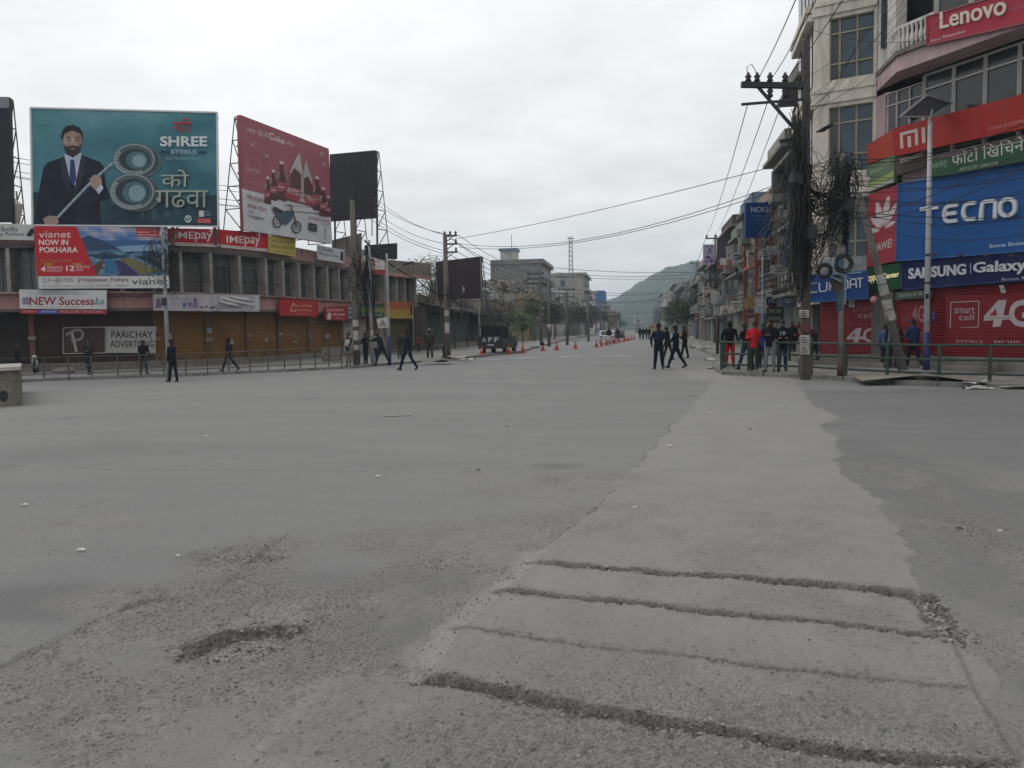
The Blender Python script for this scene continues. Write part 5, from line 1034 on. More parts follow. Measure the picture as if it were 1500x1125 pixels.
# shutter paint
def paint(label, q, seg, off): return Sign('painted_lettering', label, 'sign', q, dS(q[0][0], q[0][1], seg, off), dS(q[1][0], q[1][1], seg, off), '#8c1f29', .01, m=M_REDS)
GREYW = '#aaa1a3'
s = paint('white boxed words and large number painted on the wide red shutter', [(1386, 432), (1560, 430), (1560, 517), (1386, 517)], S34, .125)
s.line([(1393, 443), (1434, 441), (1433, 479), (1392, 481), (1393, 443)], 1.1, '#b0a6a8'); s.text('smart', (1398, 450, 1428, 459), '#a99fa2', .0); s.text('cell', (1405, 460.5, 1427, 469), '#a99fa2', .0)
s.polys([[(1462, 440), (1475, 439), (1470, 462), (1481, 462), (1480, 468), (1468, 468.5), (1466, 478), (1454, 479), (1456, 469), (1441, 470), (1442, 463)]], GREYW, 'number'); s.polys([[(1459, 452), (1461, 462), (1449, 462.5)]], '#8c1f29', 'number')
s.text('G', (1478, 439, 1512, 479), GREYW, .03); s.line([(1446, 466), (1482, 465.5)], .8, '#8c1f29'); s.text('STONA', (1401, 498, 1442, 506), '#b0a6a8', .0); s.text('MOBILE', (1457, 498, 1507, 506), '#b0a6a8', .0)
s = paint('white boxed words above a number painted on the narrower red shutter', [(1236, 443), (1289, 443), (1289, 516), (1236, 516)], S12, .165)
s.line([(1242, 447), (1286, 445), (1286, 475), (1242, 476), (1242, 447)], .9, '#7d4a50'); s.text('smart', (1249, 447.5, 1280, 456), '#8d5a60'); s.text('cell', (1257, 457.5, 1280, 466), '#9d8488'); s.polys([[(1254, 481), (1262, 480.5), (1259, 493), (1266, 493), (1265, 497), (1258, 497), (1257, 501.5), (1250, 501.5), (1251, 497), (1240, 497.5), (1241, 494)]], GREYW, 'number'); s.polys([[(1252, 487), (1252.5, 493), (1247, 493.3)]], '#8c1f29', 'number'); s.text('G', (1264, 480.5, 1284, 502), GREYW, .02)
s = paint('faint white number painted on the narrow shutter behind the leaning pole', [(1320, 441), (1362, 440), (1362, 500), (1320, 500)], S34, .125); s.text('4G', (1336, 447, 1355, 472), '#8f6a6e', .02); s.text('cell', (1322, 458, 1332, 472), '#7d4a50'); s.text('STONA MOBILE', (1322, 486, 1352, 491), '#8d7276')
for (u, v, lab) in ((1469, 423.5, 'pale phone shaped tag hanging over the wide red shutter'), (1248, 445, 'small white and blue notice on the narrower red shutter')):
    s = Sign('hanging_tag', lab, 'sign', [(u - 5, v - 5), (u + 1, v - 6), (u + 5, v + 5), (u - 1, v + 6)] if u > 1400 else [(u - 4, v - 5), (u + 4, v - 5), (u + 4, v + 5), (u - 4, v + 5)], dS(u, v, S34 if u > 1400 else S12, .3), dS(u, v, S34 if u > 1400 else S12, .3), '#b2bab6', .03); s.ell(u, v, 2, 2, '#5f8f8a')
s = Sign('house_plate', 'small blue plate fixed beside the striped lamp post', 'sign', [(1364, 456), (1371, 455.5), (1371, 470), (1364, 470.5)], dS(1367, 460, S34, .3), dS(1367, 460, S34, .3), '#2b3268', .03); s.line([(1366, 459), (1369, 459)], 1, '#9a9ac0'); s.line([(1367.5, 462), (1367.5, 467)], 1, '#9a9ac0')
b = MB(); p = pw(1280, 439, S23, .6); b.lathe(p, [(.02, -.12), (.11, -.09), (.13, 0), (.11, .09), (.02, .12)], 12, Matrix.Rotation(R(90), 3, 'X')); props(b.build('paper_ball', mat('faded_pink_paper', '#b98a90', .8, .1), smooth=True), 'faded pink round ornament hanging under the dark green sign', 'ornament')

# lamp brackets under the blue sign, and panel seams across the long boards
for u in (1368, 1406, 1445, 1482):
    p = pw(u, 374, S34, .62); b = MB(); b.box(p, (.12, .16, .07)); lo_ = props(b.build('sign_lamp', M_STEEL), ['small dark lamp under the huge blue sign, nearest its petal sign end', 'second small dark lamp along the foot of the huge blue sign', 'third small dark lamp along the foot of the huge blue sign', 'fourth small dark lamp along the foot of the huge blue sign'][(1368, 1406, 1445, 1482).index(u)], 'lamp', 'small lamps under the blue sign')
    MB().bar(p, pw(u, 371, S34, .3), .03).build('bracket', M_STEEL, lo_)

# ================================================================== the street beyond: buildings
WALLC = {'grey': ('#7c7a77', .3), 'pale': ('#9b9892', .3), 'warm': ('#94867a', .3), 'green': ('#77857a', .25), 'blue': ('#6f7f8c', .25), 'yellow': ('#8c8064', .3), 'dark': ('#4b4846', .2), 'brown': ('#6a5850', .25), 'white': ('#b4b3b0', .2), 'pink': ('#9a7f7a', .25)}
def wm(k): c, g = WALLC[k]; return mat('street_wall_' + k, c, .9, .22, .5, g, .2, 15, streak=.65)
M_SHUT = [mat('street_shutter_' + str(i), c, .7, .2, 1, .3) for i, c in enumerate(('#5d5f60', '#6b6a66', '#4c5a60', '#5e4a42', '#6a6b5c'))]
M_WIN = glass('street_window', (.05, .055, .06), .25)
def street_building(label, side, xf, y0, y1, h, floors, col, depth=9, slab=.7, roofline=True, seed=0, balcony=True, end_windows=0, name='street_building', group=None, z0=None):
    """side +1: stands on the right and faces -X; side -1: stands on the left and faces +X"""
    r = random.Random(seed); g = ground(xf, y0) if z0 is None else z0; m = wm(col); t = thing(name, label, 'building', (xf, y0, g), group)
    xb = xf + side * depth
    MB().box(((xf + xb) / 2, (y0 + y1) / 2, g + h / 2), (depth, y1 - y0, h)).build('wall', m, t)
    fh = h / floors; n = max(1, int((y1 - y0) / 3.4))
    for f in range(floors):
        zb = g + f * fh
        if f:
            MB().box((xf - side * slab / 2, (y0 + y1) / 2, zb), (slab, y1 - y0 + .1, .16)).build('floor_slab', wm('grey'), t)
            if balcony and r.random() < .7:
                b = MB(); x_ = xf - side * (slab - .06)
                for z in (.35, .65, .95): b.bar((x_, y0 + .05, zb + z), (x_, y1 - .05, zb + z), .05)
                k = int((y1 - y0) / .9)
                for i in range(k + 1): y = lerp(y0 + .05, y1 - .05, i / k); b.bar((x_, y, zb + .08), (x_, y, zb + .97), .045)
                for z in (.35, .95): b.bar((x_, y0 + .05, zb + z), (xf, y0 + .05, zb + z), .05)
                b.build('balcony_railing', r.choice((M_STEEL, M_WFRAME, M_STEELG)), t)
        for i in range(n):
            yc = lerp(y0, y1, (i + .5) / n); w_ = (y1 - y0) / n * .62
            if f == 0:
                MB().box((xf - side * .03, yc, zb + 1.45), (.10, w_ * 1.25, 2.6)).build('shutter', r.choice(M_SHUT), t)
            else:
                o = MB().box((xf - side * .02, yc, zb + fh * .52), (.12, w_, fh * .5)).build('window', M_WFRAME, t)
                b = MB()
                for s_ in (-1, 1): b.box((xf - side * .085, yc + s_ * w_ * .245, zb + fh * .52), (.03, w_ * .42, fh * .42))
                b.build('pane', M_WIN, o)
    for i in range(end_windows):
        for f in range(1, floors):
            xc = xf + side * depth * (i + .7) / (end_windows + .6); zb = g + f * fh + fh * .52
            o = MB().box((xc, y0 - .02, zb), (1.3, .12, fh * .45)).build('window', M_WFRAME, t); MB().box((xc, y0 - .09, zb), (1.1, .03, fh * .38)).build('pane', M_WIN, o)
    if roofline:
        MB().box(((xf + xb) / 2 - side * .35, (y0 + y1) / 2, g + h + .09), (depth + .9, y1 - y0 + .5, .18)).build('roof_slab', wm('grey'), t)
        b = MB()
        for (a, c) in (((xf - side * .5, y0), (xf - side * .5, y1)), ((xf - side * .5, y0), (xb, y0))): b.bar((a[0], a[1], g + h + .55), (c[0], c[1], g + h + .55), .14, .75)
        b.build('parapet', m, t)
    return t
# right side of the street, nearest first
RB = [(37.8, 42.5, 12.6, 4, 'grey', 'grey four storey building with stained balconies beside the cream corner bay', 1.0), (42.6, 48, 10.6, 3, 'pale', 'pale three storey building with stacked balconies behind the cable hung pole', 1.15),
      (48.2, 53, 8.6, 3, 'warm', 'narrow building with a bright orange frame front', .9), (53.2, 59, 9.2, 3, 'blue', 'bluish building under the dark blue hoarding', .8), (59.2, 66, 8.2, 3, 'green', 'building with green railed balconies behind the row of white boards', 1.0),
      (66.2, 75, 9.6, 3, 'dark', 'dark topped building with a white board on its roof', .7), (75.3, 86, 7.6, 3, 'grey', 'grey building hung with grimy cloth behind the poster pole', .9), (86.5, 100, 8.4, 3, 'warm', 'brownish building beyond the poster pole', .8), (101, 118, 7.2, 2, 'pale', 'low pale building ahead of the dark street trees', .8)]
for i, (a, c, h, fl, col, lab, sl_b) in enumerate(RB): street_building(lab, 1, 7.75 + (.0 if i < 1 else .15 * (i % 3)), a, c, h, fl, col, 9, sl_b, seed=i + 1)
for i in range(9):
    y = 150 + i * 42 + (i % 3) * 6; street_building('small hazy building in the far row past the dark street trees', 1, 8.5 + (i % 3) * .8, y, y + 30, [9, 12, 8, 13, 10, 14, 9, 12, 11][i], 3, ['grey', 'pale', 'warm', 'white', 'grey', 'pale', 'blue', 'grey', 'warm'][i], 10, .6, seed=40 + i, group='far buildings on the side of the dark trees')
# orange frame
M_OR = mat('orange_paint', '#8a4126', .7, .12, 1, .2); b = MB(); y = 48.1
for (p, q) in (((6.75, y, .2), (6.75, y, 8.0)), ((7.6, y, .2), (7.6, y, 8.0)), ((6.75, y, 8.0), (7.75, y, 8.0)), ((6.75, y, 5.2), (7.75, y, 5.2)), ((6.75, y, 2.6), (7.75, y, 2.6)), ((6.75, 53, .2), (6.75, 53, 8.0)), ((6.75, y, 8.0), (6.75, 53, 8.0)), ((6.75, y, 5.2), (6.75, 53, 5.2))): b.bar(p, q, .2)
props(b.build('orange_frame', M_OR), 'tall bright orange steel frame standing before the narrow building', 'frame')
# left side beyond the corner building: a long shed, a yellow house, grey blocks
t = thing('market_shed', 'long low shed with grey green doors and a dark sagging canopy', 'building', (-20.5, 77, ground(-20.5, 77)))
gl_ = ground(-20.5, 80); M_DOOR = mat('grey_green_door', '#4f5a58', .8, .25, .8, .4); M_SHEDW = mat('shed_wall', '#6a625b', .95, .3, .6, .6, streak=.6)
xf = -20.3
MB().box((xf - 4, 94, gl_ + 2.2), (8, 36, 4.4)).build('wall', M_SHEDW, t); MB().box((xf - 2.6, 94, gl_ + 5.1), (.4, 36, 1.5)).build('parapet', M_SHEDW, t)
MB().hexa([(xf - .6, 75.8, gl_ + 4.5), (xf + 2.1, 75.8, gl_ + 4.0), (xf + 2.1, 110, gl_ + 3.7), (xf - .6, 110, gl_ + 4.2)], [(xf - .6, 75.8, gl_ + 4.85), (xf + 2.1, 75.8, gl_ + 4.25), (xf + 2.1, 110, gl_ + 3.95), (xf - .6, 110, gl_ + 4.55)]).build('canopy', mat('stained_canopy', '#3d3835', .9, .3, 1, .5), t)
for i in range(16):
    y = 77 + i * 2.05; MB().box((xf + .05, y + 1, gl_ + 2.15), (.16, 1.78, 3.0)).build('door', M_DOOR, t); MB().box((xf + .03, y + 2.02, gl_ + 2.1), (.24, .2, 3.6)).build('pier', M_SHEDW, t)
MB().box((xf + .9, 94, gl_ + .35), (1.7, 36, .7)).build('plinth', M_PLINTH, t)
for y in (80, 86, 92, 98, 104): MB().box((xf + 2, y, gl_ + 2), (.14, .14, 4)).build('post', M_STEEL, t)
street_building('faded yellow two storey house with a stained flat roof', -1, -16.6, 124, 138, 6.6, 2, 'yellow', 10, .5, seed=61, end_windows=2)
t = street_building('tall plain grey block with a small white roof room', -1, -19.6, 166, 186, 15.6, 4, 'grey', 10.5, .9, seed=62)
MB().box((-27.3, 174, 17.4), (3.4, 4, 2.6)).build('roof_room', wm('white'), t); MB().box((-27.3, 174, 18.95), (4.0, 4.8, .5)).build('roof_room_lid', mat('blue_grey_roof', '#6f8298', .6, .15), t); MB().tube([(-26.8, 174, 19), (-26.8, 174, 22.4)], .06).build('aerial', M_STEEL, t)
street_building('wide stained grey block beyond the tall one', -1, -14.6, 226, 250, 16.6, 4, 'pale', 13.5, .9, seed=63, end_windows=1)
b = MB()
for dx, dy in ((-.6, -.6), (.6, -.6), (.6, .6), (-.6, .6)): b.bar((-19 + dx, 236 + dy, 16.8), (-19 + dx * .6, 236 + dy * .6, 28), .12)
for i in range(9): z = 17 + i * 1.3; b.bar((-19.6, 235.4, z), (-18.4, 235.4, z + 1.3), .1); b.bar((-18.4, 235.4, z), (-19.6, 236.6, z + 1.3), .1)
b.bar((-20, 236, 28), (-18, 236, 28), .2); props(b.build('lattice_mast', M_STEEL), 'thin lattice mast on the roof of the wide stained grey block', 'mast')
t = street_building('block with a bright blue roof storey further down the street', -1, -13.6, 330, 352, 12.5, 3, 'blue', 8, .8, seed=64)
MB().box((-17.6, 341, 15.0), (9, 23, 4.2)).build('roof_storey', mat('blue_sheet', '#2b5d93', .6, .15, 1), t)
for i in range(8):
    y = 366 + i * 40; street_building('small hazy building in the far row past the blue roofed block', -1, -13.5 - (i % 3), y, y + 28, [12, 10, 15, 11, 13, 10, 14, 12][i], 3, ['pale', 'grey', 'white', 'warm', 'grey', 'pale', 'pink', 'grey'][i], 10, .6, seed=80 + i, group='far buildings past the blue roofed block')
for i, (u, d, h, col, lab, fl) in enumerate(((716, 190, 11.5, 'warm', 'tall warm grey house rising behind the yellow one', 3), (700, 215, 12, 'pale', 'pale three storey house behind the brown hoarding', 3), (872, 300, 15, 'white', 'white block with dark windows just before the blue roofed one', 4), (826, 205, 11, 'white', 'white three storey building set in front of the stained block', 3))):
    p = U(u, d); street_building(lab, -1, p.x, p.y, p.y + 10, h, fl, col, 8, .5, seed=120 + i, end_windows=3)
for i, (u, d, wd, h, col) in enumerate(((700, 150, 7, 7.5, 'warm'), (735, 152, 8, 8.0, 'pale'), (812, 200, 6, 8, 'white'), (845, 212, 5, 7, 'grey'), (690, 135, 7, 8, 'grey'))):
    p = U(u, d); street_building(['small warm toned house behind the yellow one', 'pale house between the yellow house and the tall grey block', 'little white building with a red shop sign below the grey blocks', 'little grey building below the stained block', 'grey house behind the long shed'][i], -1, p.x, p.y, p.y + 8, h, 2, col, wd, .4, seed=90 + i, end_windows=2)
s = Sign('shop_sign', 'white shop board with black letters low on the far left row', 'sign', [(838, 447), (862, 447), (862, 457), (838, 457)], 208, 208, '#b5b3ae', .2); s.text('FRESH MILK', (840, 449.5, 859, 454), '#4a4844', .01)
s = Sign('shop_sign', 'small red shop board beneath the white lettered one', 'sign', [(846, 462), (856, 462), (856, 466.5), (846, 466.5)], 205, 205, '#a0452f', .2)
# globe tower sign and the yellow hoarding far down the street
s = Sign('globe_sign', 'white tower sign with a blue globe far down the middle of the street', 'sign', [(929, 463), (941, 463), (941, 474), (929, 474)], 300, 300, '#b9bcbc', .8)
s.ell(935, 468.5, 3.6, 4, '#3d4f63', 'globe'); s.polys([[(932, 467), (936, 465.5), (938, 468), (935, 470)]], '#a9b4ba', 'land')
b = MB(); p = (s.bl + s.br) / 2; b.box((p.x, p.y + .6, p.z / 2), (2.7, .6, p.z)); b.build('pedestal', wm('white'), s.root)
for v in (477, 481, 485): s.line([(931, v), (939, v)], 1.6, '#59626a')
s = Sign('hoarding', 'yellow hoarding with a red patch at the end of the street', 'billboard', [(950, 475), (966, 474), (966, 485), (950, 486)], 330, 330, '#b09c62', .5); s.polys([[(953, 477), (958, 477), (958, 481), (953, 481)]], '#8f3a2c')
b = MB(); 
for f in (.2, .8): p = s.bl.lerp(s.br, f); b.bar(p, (p.x, p.y, 0), .3)
b.build('post', M_STEEL, s.root)
# hoardings and boards over the right hand shops
s = Sign('projecting_sign', 'dark blue board with white letters jutting high over the right hand shops', 'sign', [(1092, 297), (1128, 296), (1128, 348), (1092, 348)], 41.6, 41.8, '#1c3f7a', .15); b = MB(); b.bar(s.tr.lerp(s.br, .2), s.tr.lerp(s.br, .2) + Vector((1.6, .3, 0)), .07); b.bar(s.tr.lerp(s.br, .8), s.tr.lerp(s.br, .8) + Vector((1.6, .3, 0)), .07); b.build('bracket', M_STEEL, s.root); s.text('NOKIA', (1100, 303, 1132, 310.5), '#b3b9c4', .02); s.text('CONNECTING', (1103, 315, 1124, 317.5), '#6f86ad'); s.text('PEOPLE', (1107, 320, 1124, 322.5), '#6f86ad')
s = hoarding('dark plum roof hoarding with a white board in front', [(1050, 349), (1082, 349), (1082, 392), (1050, 392)], 69, 68, '#3e3540', 1, legs=.5); s.polys([[(1050, 387), (1082, 387), (1082, 393), (1050, 393)]], '#8a3f38'); s.text('POKHARA TRADE', (1053, 380, 1074, 384), '#b5b0ae', .015)
s = Sign('roof_board', 'blank white board tilted in front of the plum hoarding', 'board', [(1063, 361), (1078, 357), (1078, 369), (1064, 372)], 67, 67, '#b3b2af', .06)
s = Sign('pole_poster', 'pale violet poster with dark scribbled figures hung on the far pole', 'poster', [(1030, 358), (1047, 358), (1047, 387), (1030, 388)], 74, 74, '#a9a3bd', .05); s.line([(1036, 372), (1042, 364)], 1.2, '#3a3038'); s.line([(1038, 364), (1043, 371)], 1.2, '#3a3038'); s.ell(1037, 377, 4, 2.6, '#6a4c78'); s.ell(1042, 382, 3, 2.4, '#5b4a80'); s.ell(1035, 383, 2.4, 1.6, '#7a5a88'); s.text('EVENT', (1032, 359.5, 1045, 362.5), '#5b5870')
rr_ = random.Random(11); PC = ['#a8a7a3', '#9a9c9e', '#8a8a86', '#b0aea8', '#7f8a92', '#6b7a6e', '#a8a7a3', '#9a9c9e', '#8a8a86', '#45506a', '#8c6a5e', '#b0aea8']
CN = {'#a8a7a3': 'pale grey', '#9a9c9e': 'cool grey', '#8a8a86': 'mid grey', '#b0aea8': 'off white', '#7f8a92': 'slate', '#6b7a6e': 'dull green', '#8c6a5e': 'brownish', '#a09a70': 'straw', '#45506a': 'dark blue', '#7a3a34': 'dull red'}
for i in range(46):
    y = 39 + 60 * (i / 46) ** 1.25 + rr_.uniform(-.5, .5); w_, h_ = rr_.uniform(.35, .9), rr_.uniform(.4, 1.3); z = rr_.uniform(2.6, 7.6 if y < 70 else 6); x = 7.3 - w_ / 2 + rr_.uniform(-.3, .4); c = rr_.choice(PC); a = rr_.uniform(-.35, .35)
    o = MB().box((x, y, z), (w_, .12, h_), a, 0, rr_.uniform(-.12, .12)).build('projecting_sign', ink(c)); props(o, f'{CN[c]} shop sign projecting over the pavement of the right hand row', 'sign', 'shop signs projecting from the right hand row')
    k = MB()
    for j in range(rr_.choice((1, 2, 3))): k.box((x, y - .075, z + h_ * (.25 - .25 * j)), (w_ * rr_.uniform(.4, .75), .02, h_ * .11), a)
    k.build('lettering', ink(rr_.choice(('#c4c2bc', '#3a3a40', '#8a3a34')) if c not in ('#45506a', '#7a3a34') else '#b9b8b4'), o)
    MB().bar((x + w_ / 2 - .05, y, z + h_ * .3), (7.8, y + .1, z + h_ * .35), .05).build('bracket', M_STEEL, o)
for (lab, q, d, c, tx) in (('vertical navy sign with stacked white letters on the concrete front', [(1124, 383), (1131, 383), (1131, 412), (1124, 412)], 43, '#232c4c', ['N', 'O', 'R', 'C']), ('small navy office sign above the dark doorway', [(1123, 435), (1138, 435), (1138, 447), (1123, 447)], 42, '#242a4e', ['OFFICE']), ('yellow hanging sign on the orange framed front', [(1092, 436), (1103, 435), (1103, 451), (1092, 452)], 47, '#9c8d4a', ['SALE']), ('dark red shop awning board under the yellow sign', [(1091, 456), (1106, 456), (1106, 465), (1091, 465)], 47, '#5f2226', ['SHOP']), ('dark green banner with cream lettering over the shop entrance', [(1123, 451), (1148, 450), (1148, 472), (1123, 473)], 41.5, '#2c3a34', ['कपडा पसल', 'BAZAR'])):
    s = Sign('shop_sign', lab, 'sign', q, d, d, c, .1); n = len(tx); (u0, v0), (u1, v1) = q[0], q[2]
    for j, k in enumerate(tx): s.text(k, (u0 + (u1 - u0) * .15, v0 + (v1 - v0) * (j + .2) / n, u1 - (u1 - u0) * .15, v0 + (v1 - v0) * (j + .75) / n), '#a9a79c', .01)
# water tanks
for (u, v, d, c, lab) in ((1117, 329, 50, '#8fa0a8', 'pale blue water tank on the roof beside the dark blue hoarding'), (1148, 262, 41, '#2a2a2c', 'black water tank on the grey roof behind the pole')):
    p = W(u, v, d); k = MB().lathe(p, [(.55, -.8), (.6, -.7), (.6, .35), (.45, .55), (.15, .65), (.15, .72)], 14).build('water_tank', mat('tank_' + c[1:], c, .5, .15)); props(k, lab, 'water tank')
    MB().box((p.x, p.y, p.z - 1.0), (1.3, 1.3, .4)).build('stand', wm('grey'), k)

# ------------------------------------------------------------------ the hill
HD = 1150.0
RG = [(600, 470), (760, 462), (820, 455), (860, 447), (885, 443), (905, 437), (925, 426), (940, 417), (957, 407), (975, 397), (990, 392), (1005, 389.5), (1020, 389), (1034, 391), (1062, 398), (1120, 415), (1250, 438), (1500, 455), (1800, 470)]
nu, nd = 260, 46; vs = []
uu = np.linspace(560, 1850, nu)
for j in range(nd):
    f = j / (nd - 1)                             # 0 foot, .75 ridge, 1 beyond
    d = HD - 480 + 640 * f
    for i, u in enumerate(uu):
        zr = W(u, interp(u, RG), HD).z; k = math.sin(min(f / .75, 1) * math.pi / 2) ** 1.15 if f < .75 else math.cos((f - .75) / .25 * 1.2)
        p = U(u, d); n_ = float(fbm(np.array([p.x * .012]), np.array([p.y * .012]), 4, 5)[0]); n3 = float(fbm(np.array([p.x * .055]), np.array([p.y * .055]), 4, 6)[0])
        z = zr * k + (n_ - .5) * zr * .3 * math.sin(min(f / .75, 1) * math.pi) * (1 - min(f / .75, 1)) * 2 + (n3 - .5) * 17 * min(1, f * 4) * (zr / 90)
        vs.append((p.x, p.y, z if 0 < f < 1 else -3))
me = bpy.data.meshes.new('hill'); me.from_pydata(vs, [], [(j * nu + i, j * nu + i + 1, (j + 1) * nu + i + 1, (j + 1) * nu + i) for j in range(nd - 1) for i in range(nu - 1)])
me.materials.append(mat('forest_hill', (.024, .042, .036), .95, .75, .035, .6, 1.0, .25, c2='#4a4a38')); props(link_mesh('hill', me), kind='structure')

# ------------------------------------------------------------------ trees
def leafmat(k, c): return mat('leaf_' + k, c, .7, .45, 1.2, spec=.2)
M_BARK = mat('bark', (.10, .085, .07), .95, .3, 4, .4, .4, 20)
def tree(label, base, h, cr, ch, leaf, n=900, ls=.28, name='street_tree', trunk=.12, bare=False, seed=0, group=None, sparse=1.0):
    r = random.Random(seed); base = Vector(base); t = thing(name, label, 'tree', base, group); b = MB()
    top = base + Vector((r.uniform(-.2, .2), r.uniform(-.2, .2), h - ch * .55)); b.tube([base, base.lerp(top, .5) + Vector((r.uniform(-.1, .1), 0, 0)), top], [trunk, trunk * .75, trunk * .5], 7); tips = []
    for i in range(9 if not bare else 16):
        a = i * 2.4 + r.random(); el = r.uniform(.3, 1.2); L = cr * r.uniform(.6, 1.05); s0 = base.lerp(top, r.uniform(.55, 1.0)); e = s0 + Vector((math.cos(a) * L * math.cos(el), math.sin(a) * L * math.cos(el), ch * .75 * math.sin(el))); mid_ = s0.lerp(e, .5) + Vector((0, 0, .15 * L)); b.tube([s0, mid_, e], [trunk * .4, trunk * .25, .015], 4); tips += [mid_, e]
        for j in range(3 if not bare else 7):
            q = s0.lerp(e, r.uniform(.4, 1)); e2 = q + Vector((r.uniform(-1, 1), r.uniform(-1, 1), r.uniform(.2, 1))) * L * .42; b.tube([q, e2], [.03, .008], 3); tips.append(e2)
    b.build('trunk', M_BARK, t)
    lb = MB(); cz = base.z + h - ch / 2
    cl = [Vector((base.x + r.gauss(0, cr * .45), base.y + r.gauss(0, cr * .45), cz + r.uniform(-.42, .4) * ch)) for _ in range(14)] + tips
    for i in range(n):
        c = r.choice(cl); s_ = cr * .2; p = c + Vector((r.gauss(0, s_), r.gauss(0, s_), r.gauss(0, s_ * .8)))
        a, e, l = r.random() * 6.28, r.uniform(-.9, .9), ls * r.uniform(.6, 1.3); d = Vector((math.cos(a) * math.cos(e), math.sin(a) * math.cos(e), math.sin(e))); q = d.orthogonal().normalized(); q = q * math.cos(a * 3) + d.cross(q) * math.sin(a * 3)
        lb.cur = r.choice((0, 0, 1)); lb.add([p - d * l * .5, p + q * l * .3, p + d * l * .5, p - q * l * .3], [(0, 1, 2, 3)])
    lb.build('crown', [leafmat(leaf[0], leaf[1]), leafmat(leaf[0] + '_pale', tuple(x * 1.5 for x in lin(leaf[1])))], t); return t
DG, MG, BG, OG = ('dark', (.035, .05, .025)), ('mid', (.055, .08, .032)), ('bright', (.085, .125, .04)), ('olive', (.10, .10, .06))
tree('nearly bare tree with pale buds behind the corner building', U(636, 88), 10.4, 2.6, 5.4, ('budding', (.15, .155, .10)), 3200, .2, trunk=.2, bare=True, seed=1)
tree('leafless brownish tree in front of the yellow house', U(722, 100), 5.0, 2.9, 3.6, ('brown', (.075, .065, .05)), 2200, .2, bare=True, seed=2)
tree('dark green shrubby tree between the brown hoarding and the yellow house', U(742, 112), 4.6, 2.2, 3.4, MG, 1500, .26, seed=22)
tree('grey green ragged tree behind the police truck', U(690, 98), 4.2, 1.9, 3.2, ('greyish', (.07, .075, .05)), 1200, .22, bare=True, seed=23)
tree('dense green tree in front of the tall plain grey block', U(800, 150), 7.0, 3.0, 4.2, MG, 1500, .34, seed=24)
tree('pale green tree showing over the roof of the yellow house', U(752, 158), 8.6, 2.4, 3.0, ('budding', (.16, .165, .11)), 900, .3, bare=True, seed=25)
tree('bright green bushy tree behind the orange cones', U(766, 104), 3.7, 1.5, 2.7, BG, 1500, .26, seed=3)
tree('mid green spreading street tree beside the banded pole', U(783, 116), 5.2, 2.5, 2.2, MG, 1500, .3, seed=4)
tree('dark drooping street tree by the transformer pole', U(832, 135), 5.2, 2.6, 3.2, DG, 1400, .3, seed=5)
tree('dull green street tree past the transformer pole', U(812, 128), 5.6, 2.0, 2.6, DG, 900, .3, seed=6)
for i, (u, d) in enumerate(((858, 175), (872, 210), (884, 250), (893, 290), (848, 160), (903, 340), (910, 400))): tree('small dark street tree in the receding left row', U(u, d), 5.5 + i % 3, 2.6, 3.6, DG, 600, .5, seed=10 + i, group='street trees receding on the left')
for i, (u, d, h) in enumerate(((1000, 128, 6.6), (992, 150, 7.2), (1008, 116, 5.0), (984, 190, 6.5), (978, 240, 7), (972, 300, 7))): tree('dark rounded street tree in the receding right row', U(u, d), h, 2.4, h * .6, DG, 1100, .4, seed=30 + i, group='street trees receding on the right')

# shop boards and sacks cluttering the left hand row and the yellow roof
for i in range(44):
    y = 108 + 230 * (i / 44) ** 1.4 + rr_.uniform(-2, 2); xb_ = -19.5 + min(6, (y - 108) * .05); w_, h_ = rr_.uniform(.7, 1.8), rr_.uniform(.6, 2.2); c = rr_.choice(PC + ['#7a3a34', '#45506a'])
    o = MB().box((xb_ + w_ / 2 + rr_.uniform(-.3, .6), y, rr_.uniform(2.6, 6.2)), (w_, .15, h_), rr_.uniform(-.2, .2)).build('projecting_sign', ink(c)); props(o, f'{CN[c]} shop board jutting from the receding left hand row', 'sign', 'shop boards jutting from the left hand row')
    MB().bar((o.location.x - w_ / 2, y, o.location.z + h_ * .8), (o.location.x - w_ / 2 - 1.6, y + .1, o.location.z + h_ * .8), .06).build('bracket', M_STEEL, o)
b = MB(); r = random.Random(8)
for i in range(420): b.cur = r.choice((0, 1, 1, 2)); b.box((r.uniform(-26, -17.2), r.uniform(125, 135), 7.1 + r.random() ** 1.6 * 2.6), (r.uniform(.3, .9), r.uniform(.3, .8), r.uniform(.15, .4)), r.random() * 3, r.gauss(0, .3))
props(b.build('rubble', [wm('grey'), wm('pale'), wm('brown')]), 'heap of broken brick and sacks piled on the yellow house roof', None, None, 'stuff')

# ================================================================== railings
M_RAILB = mat('brown_rail_paint', '#55504a', .7, .25, 3, .5, metal=.1); M_RAILG = mat('green_rail_paint', '#33453c', .6, .25, 3, .4, metal=.1)
def railing(name, label, posts, h, zoff, m, rails=(1.0, .6, .22), pr=.035, rr=.025):
    t = thing(name, label, 'railing', posts[0])
    for i, p in enumerate(posts): MB().tube([Vector((p.x, p.y, p.z + zoff - .15)), Vector((p.x, p.y, p.z + zoff + h + .02))], pr, 8).build('post', m, t)
    for k in rails:
        for p, q in zip(posts, posts[1:]): MB().tube([Vector((p.x, p.y, p.z + zoff + h * k)), Vector((q.x, q.y, q.z + zoff + h * k))], rr, 8).build('rail', m, t)
    return t
KLZ = lambda u: G(u, interp(u, KL)) + Vector((-.05, .12, 0))
railing('pavement_railing', 'long brown tube railing along the kerb before the ochre shutters', [KLZ(u) for u in (-64, -14, 26, 64, 100, 134, 172, 205, 240, 272, 304, 335, 366, 393, 417, 440, 462, 482, 501, 518)], 1.0, .1, M_RAILB, pr=.032, rr=.022)
